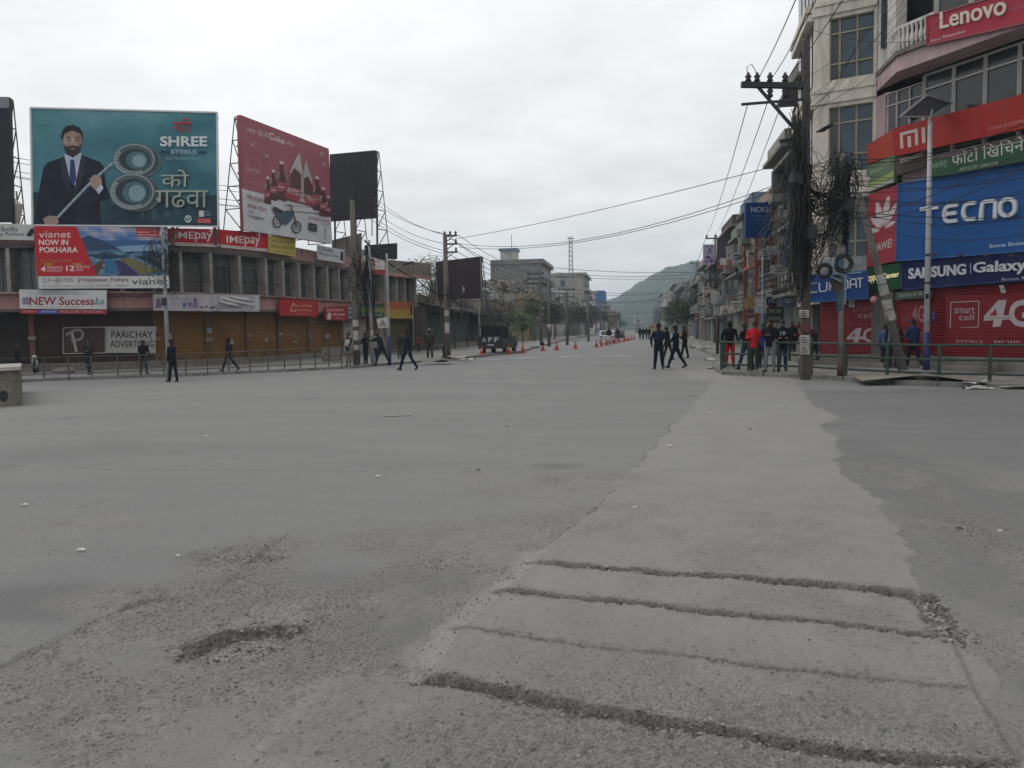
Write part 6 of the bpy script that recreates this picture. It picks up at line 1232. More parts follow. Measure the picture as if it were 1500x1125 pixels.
RB_ = [G(u, v) + Vector((.03, .14, 0)) for u, v in ((1056, 547.5), (1096, 548.5), (1140, 550), (1188, 552), (1239, 556), (1300, 560.5), (1376, 564.5), (1451, 566), (1540, 569))]
railing('pavement_railing', 'dark green tube railing round the corner pavement with people leaning by it', [Vector((3.35, 33.2, 0)), Vector((3.15, 30.6, 0))] + RB_, 1.0, .1, M_RAILG, pr=.05, rr=.036)

# ================================================================== poles
M_POLE = mat('concrete_pole', '#67635d', .95, .2, 1.5, .45, .3, 20, streak=.4); M_ARM = mat('dark_steel_arm', '#3c3d42', .7, .2, 4, .3, metal=.3); M_INS = mat('dark_insulator', '#2e2a2c', .35, .1)
M_PAPER = mat('pasted_paper', '#a9a6a2', .85, .3, 5, .5); M_LAMPP = mat('grey_lamp_paint', '#8b8f92', .6, .15, 2, .25); M_BLUEP = mat('blue_paint', '#26366e', .6, .2, 2, .3)
def insulator(b, p, s=1.0): b.lathe(p, [(.03 * s, 0), (.09 * s, .05 * s), (.05 * s, .1 * s), (.09 * s, .15 * s), (.05 * s, .2 * s), (.03 * s, .26 * s)], 8)
def pole(label, base, h, r0, r1, m=None, cat='utility pole', name='utility_pole', lean=(0, 0), square=False):
    t = thing(name, label, cat, base); b = MB(); top = Vector(base) + Vector((lean[0], lean[1], h))
    if square: b.hexa(*[[Vector(p) + Vector((sx * r, sy * r, 0)) for sx, sy in ((-1, -1), (1, -1), (1, 1), (-1, 1))] for p, r in ((Vector(base) - ZUP * .2, r0), (top, r1))])
    else: b.tube([Vector(base) - ZUP * .2, Vector(base).lerp(top, .5), top], [r0, (r0 + r1) / 2, r1], 12)
    b.build('shaft', m or M_POLE, t, not square); return t, top
def crossarm(t, c, ex, L0, L1, n, th=.1, s=1.0, brace=True):
    """arm through c along ex from -L0 to L1 with n insulators"""
    c = Vector(c); b = MB(); b.bar(c - ex * L0, c + ex * L1, th); o = b.build('crossarm', M_ARM, t)
    if brace: k = MB(); k.bar(c + ex * L1 * .7, c - ZUP * L1 * .55, th * .5); k.build('brace', M_ARM, o)
    for i in range(n):
        f = lerp(-L0 + .1, L1 - .1, i / max(1, n - 1)); q = MB(); insulator(q, c + ex * f + ZUP * th / 2, s); q.build('insulator', M_INS, o, True)
    return o
def papers(t, base, r, zs_, wd=.3):
    for z, h in zs_:
        d = (CP - Vector(base)); d.z = 0; d.normalize(); sd_ = d.cross(ZUP); b = MB(); q = Vector(base) + ZUP * z; vs = []
        for i in range(5): a = (i / 4 - .5) * 1.7; v = (d * math.cos(a) + sd_ * math.sin(a)) * (r + .012); vs += [q + v, q + v + ZUP * h]
        b.add(vs, [(2 * i, 2 * i + 2, 2 * i + 3, 2 * i + 1) for i in range(4)]); b.build('pasted_paper', M_PAPER, t)
def htop(u, v, p): return W(u, v, (Vector(p) - CP).dot(F0)).z - p.z
EX = R0.copy()
p = G(523, 538) ; P2 = p
t, top2 = pole('thick concrete pole with pasted papers at the end of the brown railing', p, htop(517, 293, p), .19, .12); papers(t, p, .18, ((1.4, .5), (2.1, .35), (.9, .25)))
b = MB()
for i in range(26):
    r = random.Random(i); z = r.uniform(4.2, 6.4); q = p + ZUP * z; a = r.uniform(0, 6.28); b.tube([q + Vector((math.cos(a) * .2, math.sin(a) * .2, 0)), q + Vector((math.cos(a) * r.uniform(.3, .6), math.sin(a) * .4, -r.uniform(.3, .9))), p + Vector((r.uniform(.4, 1.2), r.uniform(-.1, .4), z - r.uniform(.2, 1.2)))], .018, 4)
M_CABLE = mat('black_cable', (.02, .02, .02), .6, .1); b.build('cable_loops', M_CABLE, t)['kind'] = 'stuff'
p = G(546, 537); P3 = p
t, top3 = pole('thin pole wrapped in hanging cables beside the thick papered pole', p, htop(534, 352, p), .10, .06, M_LAMPP); papers(t, p, .11, ((1.6, .3), (2.3, .5)))
b = MB()
for i in range(70):
    r = random.Random(i + 50); z0 = r.uniform(4.6, 6.3); a = r.uniform(0, 6.28); rad = r.uniform(.1, .5); q = p + Vector((-.2, 0, z0)); b.tube([q, q + Vector((math.cos(a) * rad, math.sin(a) * rad, -r.uniform(.2, 1.0))), p + Vector((math.cos(a) * .2, math.sin(a) * .2, z0 - r.uniform(1.0, 3.2)))], .014, 3)
b.build('cable_loops', M_CABLE, t)['kind'] = 'stuff'
p = G(656, 527.5); P1 = p
t, top1 = pole('concrete pole with three stacked crossarms in front of the brown hoarding', p, htop(653, 343, p), .19, .12); papers(t, p, .17, ((1.6, .6), (2.6, .3)))
for v in (345.5, 357.5, 369.5): crossarm(t, p + ZUP * (htop(654, v, p)), EX, .12, .72, 3 if v < 350 else 2, .09, .9)
b = MB(); b.lathe(p + Vector((.15, 0, 3.3)), [(.05, -.2), (.16, -.15), (.16, .15), (.05, .2)], 10); b.build('meter_box', M_ARM, t)
p = G(703, 512); t, tp = pole('slim white street lamp with a solar panel behind the police truck', p, htop(701.5, 424, p), .09, .07, M_LAMPP, 'street lamp', 'street_lamp')
b = MB(); b.box(tp + Vector((.2, 0, .1)), (1.6, .9, .08), .3, .35, .25); b.build('solar_panel', mat('solar_glass', (.03, .06, .07), .2, .1), t); b = MB(); b.box(tp + Vector((.5, -.2, -.15)), (.8, .3, .1)); b.build('lamp_head', M_LAMPP, t)
p = G(571, 535.5); P5 = p
t, tp = pole('white street lamp with a dark blue foot and a single curved arm', p, htop(566.5, 371, p), .085, .06, M_LAMPP, 'street lamp', 'street_lamp')
MB().tube([p + ZUP * .0, p + ZUP * 1.55], .093, 12).build('painted_foot', M_BLUEP, t, True); b = MB(); b.tube([tp - ZUP * 1.1, tp + EX * .5 - ZUP * .75, tp + EX * .85 - ZUP * .62], .03, 6); o = b.build('arm', M_LAMPP, t); b = MB(); b.box(tp + EX * 1.1 - ZUP * .55, (.55, .2, .1), YAW, 0, -.25); b.build('lamp_head', M_ARM, t)
p = G(247.5, 552.5, .12); P6 = p
t, tp = pole('plain grey lamp post with a knot of cables before the boats picture', p, htop(239.5, 333, p), .10, .065, M_LAMPP, 'street lamp', 'street_lamp')
b = MB(); kz = htop(241, 395, p)
for i in range(46):
    r = random.Random(i + 200); c = p + Vector((r.uniform(-.55, .5), r.uniform(-.3, .2), kz + r.gauss(0.3, .45))); a = r.random() * 3; rd = r.uniform(.2, .5); b.tube([c + Vector((math.cos(a) * rd * math.cos(k * .9), math.sin(a) * rd * math.cos(k * .9), rd * 1.1 * math.sin(k * .9))) for k in range(6)], .014, 3)
b.build('cable_loops', M_CABLE, t)['kind'] = 'stuff'
MB().box(p + Vector((0, -.12, htop(244, 442, p))), (.2, .12, .35)).build('junction_box', M_ARM, t)
# transformer poles and the receding row on the left
p = G(793, 507.5); pa = p
t, tp = pole('twin crossarm pole with stacked insulators before the grey block', p, htop(790, 395, p), .16, .11)
for v in (401, 408.5, 415.5): crossarm(t, p + ZUP * htop(789, v, p), EX, 1.3, .35, 2, .12, .8, False)
p = G(804.5, 507); t, tp = pole('tall banded concrete pole beside the twin crossarm pole', p, htop(800.5, 410, p), .17, .11); MB().tube([p + ZUP * 1.6, p + ZUP * 2.2], .185, 12).build('white_band', M_PAPER, t, True); pb2 = tp
t, tp = pole('dark timber pole behind the brown hoarding', U(712, 120), 9.3, .2, .14, M_STEEL)
for i, (u, v0, v1) in enumerate(((831, 505, 420), (862, 500, 437), (880, 497, 448), (893, 495, 455), (903, 493, 461))):
    p = G(u, v0); t, tp = pole(['pole with short paired crossarms by the drooping tree', 'leaning grey pole before the blue roofed block', 'grey pole in front of the blue roofed block', 'small far pole just past the blue roofed block', 'last tiny pole of the left hand row'][i], p, htop(u, v1, p), .15, .10)
    for k in (.3, 1.1): crossarm(t, tp - ZUP * k, EX, .9, .9, 2, .11, .8, False)
# right hand row
p = G(1048, 504); PR3 = p
t, tpr3 = pole('slim pole with one long crossarm by the violet poster', p, htop(1048, 344, p), .17, .11); crossarm(t, p + ZUP * htop(1048, 349, p), EX, .95, 1.1, 3, .12, 1.2, False); crossarm(t, p + ZUP * htop(1048, 392, p), EX, .4, .5, 2, .08, .8, False)
p = G(1022, 498); t, tpr4 = pole('pole with a short crossarm just left of the violet poster', p, htop(1025, 384, p), .18, .11); crossarm(t, tpr4 - ZUP * .2, EX, .9, .5, 2, .1, 1, False)
p = G(1003, 495.5); t, tpr5 = pole('far pole with a wide crossarm above the dark trees', p, htop(1001, 424, p), .2, .12); crossarm(t, tpr5 - ZUP * .2, EX, .8, .9, 3, .13, 1.2, False)
p = U(985, 260); t, tpr6 = pole('farthest small pole of the right hand row', p, 10, .2, .12); crossarm(t, tpr6 - ZUP * .2, EX, .9, .9, 3, .14, 1.2, False)
p = U(1062, 60, .1); t, tp = pole('slender galvanised lamp post in front of the orange frame', U(1117, 40, .1), 5.3, .05, .04, M_STEELG, 'street lamp', 'street_lamp'); MB().tube([tp, tp - EX * .6 + ZUP * .25], .03, 6).build('arm', M_STEELG, t); MB().box(tp - EX * .8 + ZUP * .3, (.45, .16, .08)).build('lamp_head', M_ARM, t)
# the big pole at the corner and its neighbours
p = G(1180, 551, .11); PB = p; dB = (p - CP).dot(F0); hB = W(1178, 60, dB).z - p.z
t, topB = pole('massive square pole at the corner, choked with cable and carrying a one sided crossarm', p, hB, .135, .095, m=mat('dark_old_pole', '#4e4a45', .95, .3, 1.5, .5, .3, 20, streak=.5), square=True, lean=(-.05, 0))
def onB(u, v): return W(u, v, dB)
for (a, c, th) in (((1086, 124), (1184, 126), .16), ((1086, 153), (1184, 145), .07)):
    b = MB(); b.bar(onB(*a), onB(*c), th); o = b.build('crossarm', M_ARM, t)
    if th > .1:
        for u in (1096, 1109, 1128, 1150):
            k = MB(); insulator(k, onB(u, 124) + ZUP * .06, 1.15); k.build('insulator', M_INS, o, True)
            if u > 1120: k = MB(); q = onB(u, 127); k.lathe(q, [(.03, -.34), (.1, -.28), (.06, -.2), (.1, -.12), (.05, -.06), (.03, 0)], 8); k.build('insulator', M_INS, o, True)
        k = MB(); k.tube([onB(1096, 116), onB(1094, 98), onB(1101, 94), onB(1107, 104), onB(1109, 118)], .012, 5); k.build('jumper_wire', M_CABLE, o)
b = MB(); b.bar(onB(1111, 128), onB(1168, 194), .08); b.build('brace', M_ARM, t); b = MB(); b.bar(onB(1153, 128), onB(1168, 155), .06); b.build('brace', M_ARM, t)
b = MB(); b.bar(onB(1142, 207), onB(1160, 205), .1); b.build('stub_arm', M_ARM, t)
for u0, v0, u1, v1, tx in ((1171, 454, 1185, 465, 1), (1172, 491, 1186, 505, 0), (1172, 506, 1186, 519, 1), (1172, 474, 1186, 487, 2)):
    q = [W(u0, v0, dB - .2), W(u1, v0, dB - .2), W(u1, v1, dB - .2), W(u0, v1, dB - .2)]; b = MB(); b.slab([q[0], q[3], q[2], q[1]], (0, .01, 0)); o = b.build('pasted_poster', [M_PAPER, MATS['pasted_paper'], mat('red_poster', '#6a3530', .85, .4, 4, .5)][tx], t)
    k = MB()
    for j in range(3): z = .75 - j * .25; e0 = q[3].lerp(q[0], z); e1_ = q[2].lerp(q[1], z); k.bar(e0.lerp(e1_, .15) - Vector((0, .012, 0)), e0.lerp(e1_, .6 + .1 * j) - Vector((0, .012, 0)), .006, .03)
    k.build('lettering', mat('grey_ink', '#4c4a48', .8), o)
MB().box(p + Vector((0, 0, .3)), (.34, .34, .5), YAW).build('footing', mat('dark_footing', '#4c4945', .95, .3, 2, .5), t)
p = G(1231, 551.5, .11); PT = p; dT = (p - CP).dot(F0)
t, tpT = pole('thin peeling pole with coiled cable and a hanging board beside the narrow shutter', p, W(1226, 225, dT).z - p.z, .085, .075, mat('peeling_pole', '#7f7d7a', .9, .3, 3, .8, streak=.5))
MB().tube([W(1230, 455, dT), W(1228, 372, dT)], .093, 10).build('blue_wrap', mat('pale_blue_wrap', '#4d6a80', .7, .3, 3, .4), t, True)
MB().tube([p, p + ZUP * .55], .10, 10).build('dark_foot', M_STEEL, t, True)
for (u, v, rd) in ((1236, 386, .33), (1208, 397, .24)):
    o = None; b = MB(); c = W(u, v, dT - .22)
    for k in range(9):
        r = random.Random(k + u); rr2 = rd * r.uniform(.55, 1.0); b.tube([c + R0 * rr2 * math.cos(a * .524) + ZUP * rr2 * math.sin(a * .524) + F0 * (r.uniform(-.06, .06)) for a in range(13)], .013, 5, False)
    b.build('cable_coil', M_CABLE, t)
q = [W(1216, 412, dT - .15), W(1226, 430, dT - .15), W(1236, 417, dT - .15), W(1225, 402, dT - .15)]; MB().slab(q, F0 * .08).build('hanging_board', mat('brown_board', '#3f3833', .9, .3, 3, .4), t)
b = MB(); 
for a, c in (((1197, 403), (1262, 399)), ((1205, 400), (1232, 412)), ((1212, 394), (1246, 408)), ((1238, 402), (1238, 446))): b.bar(W(*a, dT - .2), W(*c, dT - .2), .04)
b.build('scrap_strip', mat('pale_blue_scrap', '#6f8592', .7, .3, 4, .4), t)
pL = G(1326, 547, .11); dL_ = (pL - CP).dot(F0); tL = W(1258, 283, dL_)
t, tpL = pole('old grey pole leaning hard to one side in front of the petal sign', pL, tL.z - pL.z, .155, .09, mat('worn_grey_pole', '#6d6b68', .95, .25, 2, .5, .3, 20, streak=.5), lean=(tL.x - pL.x, tL.y - pL.y))
for f in (.30, .36, .44, .5):
    c = pL.lerp(tL, f); b = MB(); d = (tL - pL).normalized(); b.tube([c, c + d * .32], .17 - .03 * f * 2, 10); b.build('pasted_paper', M_PAPER, t)
p = G(1356.5, 543, .11); dS_ = (p - CP).dot(F0)
t, tp = pole('white solar lamp post with a blue lower third before the wide red shutter', p, W(1360, 178, dS_).z - p.z, .10, .07, mat('white_post_paint', '#a5a8ab', .6, .15, 2, .3), 'street lamp', 'street_lamp')
MB().tube([p, p + ZUP * (W(1357, 487, dS_).z - p.z)], .108, 12).build('painted_foot', M_BLUEP, t, True)
for v in (372, 413): MB().tube([W(1359, v, dS_), W(1359, v + 3, dS_)], .105, 12).build('clamp', M_ARM, t)
b = MB(); q = [W(1318, 172, dS_ - .5), W(1358, 140, dS_ - .3), W(1395, 152, dS_ + .5), W(1362, 172, dS_ + .1)]; 
b.slab(q, (0, 0, .05)); b.build('solar_panel', mat('solar_back', '#55585c', .4, .15, 2), t)
b = MB(); P_ = [x + ZUP * .02 for x in q]
for i in range(4): b.bar(P_[i], P_[(i + 1) % 4], .05)
b.build('panel_frame', M_STEELG, t); b = MB(); b.hexa([W(1330, 172, dS_), W(1352, 160, dS_), W(1358, 164, dS_), W(1338, 178, dS_)], [x + ZUP * .1 for x in (W(1330, 172, dS_), W(1352, 160, dS_), W(1358, 164, dS_), W(1338, 178, dS_))]); b.build('lamp_head', M_ARM, t); MB().tube([W(1360, 180, dS_), W(1366, 160, dS_)], .04, 6).build('bracket', M_STEELG, t)
MB().box(W(1358, 434, dS_ - .12), (.1, .03, .16)).build('warning_plate', mat('black_plate', '#26262a', .6), t); 

# hazard signs
def hazard(label, q, d, foot_u, tilt=0, strip=None):
    s = Sign('hazard_sign', label, 'sign', q, d, d, '#b5b5b0', .04); cu = sum(a for a, _ in q) / 4; cv = sum(c for _, c in q) / 4; k = (q[1][0] - q[0][0]) / 16
    s.polys([[(cu - 6 * k, cv + 5 * k), (cu, cv - 6 * k), (cu + 6 * k, cv + 5 * k)]], '#6a2a2a', 'warning_triangle'); s.polys([[(cu - 4 * k, cv + 4 * k), (cu, cv - 4 * k), (cu + 4 * k, cv + 4 * k)]], '#aeada6', 'warning_field'); s.line([(cu - 1.2 * k, cv + 3 * k), (cu - .3 * k, cv - 1 * k), (cu + .8 * k, cv + .5 * k), (cu + 1.6 * k, cv + 3 * k)], 1.1 * k, '#222222', 'warning_figure')
    if strip: s.polys([[(q[3][0], q[3][1] - 2.5), (q[2][0], q[2][1] - 2.5), q[2], q[3]]], '#4f7a5c', 'green_strip')
    p = U(foot_u, d, .1); c = (s.bl + s.br) / 2; MB().tube([(p.x, p.y + .06, p.z), (c.x, c.y + .06, c.z)], .035, 6).build('post', M_STEEL, s.root); return s
hazard('white hazard sign with a red triangle tilted beside the blue footed lamp', [(551.5, 467), (567.5, 464.5), (569, 479.5), (554, 481)], 40.3, 570)
hazard('white hazard sign with a red triangle and green strip by the corner railing', [(1055.5, 448), (1070, 448), (1070, 463), (1055, 463)], 44, 1060, strip=1)
t, tp = pole('short dark metal box on a post behind the end of the green railing', U(1051, 46, .1), 2.2, .09, .09, M_STEEL, 'post', 'meter_post'); MB().box(tp + ZUP * .25, (.34, .2, .5)).build('meter_box', M_LAMPP, t)

# ================================================================== wires
def wire(label, pts, r=.018, group='overhead wires', s=None):
    b = MB()
    for a, c, k in pts: b.tube(sag(a, c, k, 16), r, 4)
    props(b.build('overhead_wire', M_CABLE), label, 'wire', group)
D1 = (P1 - CP).dot(F0)
for i, (a, c) in enumerate((((549, 290), (652, 344)), ((549, 297), (660, 344)), ((549, 310), (652, 357)), ((549, 319), (660, 369)), ((538, 317), (653, 372)))):
    wire(['highest wire from the bare hoarding to the three armed pole', 'second wire down from the bare hoarding to the three armed pole', 'middle wire from the bare hoarding to the three armed pole', 'fourth wire down from the bare hoarding to the three armed pole', 'lowest wire from the bare hoarding to the three armed pole'][i], [(W(*a, 58), W(*c, D1), .35), (W(15, a[1] - 60, 47), W(*a, 58), .3)], .016)
dA = (pa - CP).dot(F0)
for i, (a, c) in enumerate((((652, 344), (777, 399)), ((671, 344), (790, 399)), ((671, 357), (777, 407)), ((652, 369), (777, 414)), ((671, 369), (790, 414)))):
    wire(['outer top wire', 'inner top wire', 'middle wire', 'outer bottom wire', 'inner bottom wire'][i] + ' from the three armed pole to the twin crossarm pole', [(W(*a, D1), W(*c, dA), .5)], .02)
LW = [((655, 352, 47), (1162, 236, 27), .2, 'highest long wire crossing the sky to the corner pole'), ((672, 357, 47), (1160, 262, 27), .9, 'upper of the paired long wires crossing the sky'), ((672, 362, 47), (1160, 270, 27), .8, 'lower of the paired long wires crossing the sky')]
for a, c, k, lab in LW: wire(lab, [(W(*a), W(*c), k)], .013)
HW = [(397, 399, .3), (404, 402, .5), (412, 408, .2), (426, 424, .8), (433, 427, .6), (441, 432, 1.2), (447, 430, .8), (457, 452, 1.0), (466, 462, .8)]
for i, (v0, v1, k) in enumerate(HW): wire(['first', 'second', 'third', 'fourth', 'fifth', 'sixth', 'seventh', 'eighth', 'ninth'][i] + ' wire from the top of those strung across the street before the hill', [(W(800 + i * 8, v0 - (6 if i < 3 else 4), 112 + i * 10), W(1012 - i * 3, v1, 100 + i * 12), k)], .03, 'wires strung across the street before the hill')
for i, (a, c, d_) in enumerate((((1096, 150), (1034, 347), 'outer'), ((1126, 145), (1048, 343), 'middle'), ((1152, 132), (1064, 346), 'inner'))):
    wire(d_ + ' bare line running from the corner pole down to the violet poster pole', [(onB(*a), W(*c, (PR3 - CP).dot(F0)), .5)], .014, 'bare lines down the right pavement')
for i, (a, c, d_) in enumerate((((1109, 118), (1182, -40), 'outer'), ((1129, 117), (1215, -40), 'middle'), ((1152, 116), (1262, -45), 'inner'))):
    q = W(*c, 14); wire(d_ + ' bare line rising from the corner pole overhead towards the viewer', [(onB(*a), q, .1), (q, q + (q - onB(*a)) * .9, .1)], .012, 'bare lines rising overhead')
for i, (a, c) in enumerate((((1034, 347), (1003, 424)), ((1048, 343), (1010, 424)), ((1018, 388), (996, 427)))): wire(['outer', 'middle', 'short'][i] + ' line between the violet poster pole and the far wide armed pole', [(W(*a, 75), W(*c, (tpr5 - CP).dot(F0)), .6)], .02)
for i in range(8):
    wire(['first', 'second', 'third', 'fourth', 'fifth', 'sixth', 'seventh', 'eighth'][i] + ' fine service wire slanting from the corner pole to the far right poles', [(W(1168, 250 + i * 18, dB), W(1040 + (i % 3) * 4, 380 + i * 7, 72), .3 + .15 * (i % 4))], .009, 'fine service wires along the right pavement')
# lines across the phone shop signs
rw = random.Random(5)
for i in range(17):
    v0 = 232 + i * 6 + rw.uniform(-5, 5); v1 = [150, 168, 176, 190, 205, 216, 232, 238, 250, 262, 268, 284, 300, 316, 330, 205, 180][i] + rw.uniform(-4, 4)
    wire('thin black cable sagging across the front of the phone shop signs', [(W(1236 + rw.uniform(-6, 14), v0, dT), W(1560, v1, 22.0 + rw.uniform(-.6, .6)), rw.uniform(.1, .55))], rw.choice((.008, .010, .012)), 'cables across the phone shop signs')
for i in range(9): 
    a = W(1180 + rw.uniform(0, 6), rw.uniform(20, 190), dB); wire('thin slanting cable across the cream bay windows', [(a, W(rw.uniform(1290, 1420), rw.uniform(-60, 60), 22), .25)], .007, 'cables across the cream bay')
# the cable tangle between the corner poles
def tangle(name, n, seed, A, B, ra, rb, sg, rad=(.009, .02)):
    r = random.Random(seed); b = MB()
    for i in range(n):
        a = A(r); c = B(r); k = sag(a, c, r.uniform(*sg), 7); j = [Vector((r.gauss(0, .05), r.gauss(0, .05), r.gauss(0, .05))) for _ in k]; b.tube([x + y for x, y in zip(k, j)], r.uniform(*rad), 3, False)
    return props(b.build(name, M_CABLE, loc=PB if 'big' in name else None), kind='stuff')
tangle('cable_tangle', 90, 1, lambda r: W(r.gauss(1178, 5), r.uniform(205, 420), dB + r.gauss(0, .2)), lambda r: W(r.gauss(1236, 9), r.uniform(215, 345), dT + r.gauss(0, .2)), 0, 0, (-.1, .8), (.006, .012))
tangle('cable_tangle', 150, 2, lambda r: W(r.gauss(1172, 7), r.uniform(150, 330), dB + r.gauss(0, .25)), lambda r: W(r.gauss(1170, 10), r.uniform(330, 425), dB + r.gauss(0, .25)), 0, 0, (-.1, .3), (.010, .02))
def loops(n, seed, C, rad, rr=(.008, .014)):
    r = random.Random(seed); b = MB()
    for i in range(n):
        c = C(r); a = r.uniform(0, 3.14); ra, rb = r.uniform(*rad), r.uniform(*rad); ex = R0 * math.cos(a) + F0 * math.sin(a); tl_ = r.uniform(-.5, .5)
        b.tube([c + ex * ra * math.cos(k * .698) + (ZUP + ex * tl_) * rb * 1.3 * math.sin(k * .698) + Vector((r.gauss(0, .02), r.gauss(0, .02), r.gauss(0, .02))) for k in range(r.choice((6, 8, 10)))], r.uniform(*rr), 3, False)
    return props(b.build('cable_tangle', M_CABLE), kind='stuff')
loops(75, 3, lambda r: W(r.gauss(1240, 7), r.uniform(236, 330), dT + r.gauss(0, .12)), (.1, .42))
loops(16, 31, lambda r: W(r.gauss(1228, 10), r.uniform(236, 300), dT + r.gauss(0, .2)), (.2, .6))
loops(40, 32, lambda r: W(r.gauss(1172, 5), r.uniform(225, 430), dB + r.gauss(0, .2)), (.15, .5))
tangle('cable_tangle', 40, 5, lambda r: W(r.gauss(1178, 5), r.uniform(240, 420), dB + r.gauss(0, .15)), lambda r: W(r.gauss(1232, 4), r.uniform(228, 330), dT + r.gauss(0, .15)), 0, 0, (-.2, .5), (.006, .011))
tangle('cable_tangle', 26, 4, lambda r: W(r.gauss(1166, 4), r.uniform(215, 420), dB + r.gauss(0, .2)), lambda r: W(r.uniform(1070, 1100), r.uniform(360, 450), 62 + r.gauss(0, 3)), 0, 0, (.2, 1.0), (.008, .014))
tangle('cable_tangle', 46, 6, lambda r: W(r.gauss(1048, 4), r.uniform(375, 430), 75), lambda r: W(r.gauss(1025, 4), r.uniform(395, 440), 104), 0, 0, (.3, 2.4), (.02, .04))
tangle('cable_tangle', 40, 7, lambda r: W(r.gauss(1022, 4), r.uniform(395, 450), 104), lambda r: W(r.gauss(1003, 4), r.uniform(430, 460), 125), 0, 0, (.3, 2.0), (.02, .04))
tangle('cable_tangle', 60, 8, lambda r: W(r.gauss(1178, 4), r.uniform(225, 300), dB), lambda r: W(r.gauss(1178, 8), r.uniform(300, 440), dB + r.gauss(0, .3)), 0, 0, (0, .1))
tangle('cable_tangle', 44, 9, lambda r: W(r.gauss(802, 3), r.uniform(440, 460), 112), lambda r: W(r.gauss(835, 6), r.uniform(455, 475), 130), 0, 0, (.2, 1.5), (.02, .035))
tangle('cable_tangle', 18, 10, lambda r: W(r.gauss(1172, 3), r.uniform(430, 450), dB - .1), lambda r: W(r.gauss(1172, 5), r.uniform(380, 420), dB - .1), 0, 0, (-.1, .1))
b = MB(); b.tube(sag(W(534, 352, 40), W(610, 408, 46), .25), .04, 5); b.tube(sag(W(610, 408, 46), W(656, 432, 47), .25), .035, 5); props(b.build('thick_cable', M_CABLE), 'thick black cable sagging from the thin wrapped pole past the sloping eave', 'cable')
b = MB(); q = W(1206, 190, dB - .5); b.tube([q + Vector((-.2, 0, -.06)), q, q + Vector((.22, 0, .13)), q + Vector((.3, 0, .2))], [.02, .07, .055, .01], 6); bo = b.build('bird', mat('black_feathers', (.02, .02, .022), .6), smooth=True); props(bo, 'black bird in flight in front of the cream bay windows', 'bird')
k = MB(); k.add([q + Vector((.02, 0, .02)), q + Vector((.16, -.12, .06)), q + Vector((.0, -.32, .02)), q + Vector((-.04, -.05, .0))], [(0, 1, 2, 3)]); k.add([q + Vector((.02, 0, .02)), q + Vector((.16, .12, .06)), q + Vector((.0, .3, .1)), q + Vector((-.04, .05, .0))], [(0, 1, 2, 3)]); k.build('wing', MATS['black_feathers'], bo)

for k, (u0, v0, d0, u1, v1, d1) in enumerate(((793, 430, 112, 806, 420, 112), (804, 425, 112, 832, 440, 140), (831, 440, 140, 862, 452, 190), (862, 450, 190, 881, 460, 240), (656, 432, 47, 712, 440, 118), (712, 440, 118, 790, 428, 112))):
    tangle('cable_tangle', 14, 60 + k, lambda r: W(r.gauss(u0, 1), r.gauss(v0, 5), d0), lambda r: W(r.gauss(u1, 1), r.gauss(v1, 5), d1), 0, 0, (.2, 1.6), (.014, .024))

for (u, v, d, w_, h_, lab) in ((1166, 262, dB - .35, .34, .3, 'black cable joint box strapped high on the corner pole'), (1188, 340, dB - .3, .3, .42, 'grey black box on the corner pole at the height of the blue sign'), (1243, 300, dT - .3, .28, .34, 'dark joint box inside the cable knot of the thin peeling pole')):
    p = W(u, v, d); o = props(MB().box(p, (w_, .2, h_), YAW + .3, 0, .1).build('joint_box', M_ARM), lab, 'box'); MB().box(p - ZUP * (h_ / 2 + .03) - F0 * .0, (w_ * .6, .12, .05), YAW + .3).build('gland', M_INS, o)
tangle('cable_tangle', 16, 90, lambda r: W(r.gauss(1180, 3), r.uniform(250, 330), dB), lambda r: W(r.gauss(1238, 4), r.uniform(240, 300), dT), 0, 0, (.15, .7), (.018, .03))
tangle('cable_tangle', 22, 91, lambda r: W(r.gauss(1172, 3), r.uniform(215, 250), dB - .1), lambda r: W(r.gauss(1174, 4), r.uniform(370, 430), dB - .15), 0, 0, (-.1, .1), (.02, .034))
tangle('cable_tangle', 14, 92, lambda r: W(r.gauss(1242, 4), r.uniform(232, 250), dT - .1), lambda r: W(r.gauss(1236, 4), r.uniform(340, 372), dT - .1), 0, 0, (-.1, .1), (.018, .03))

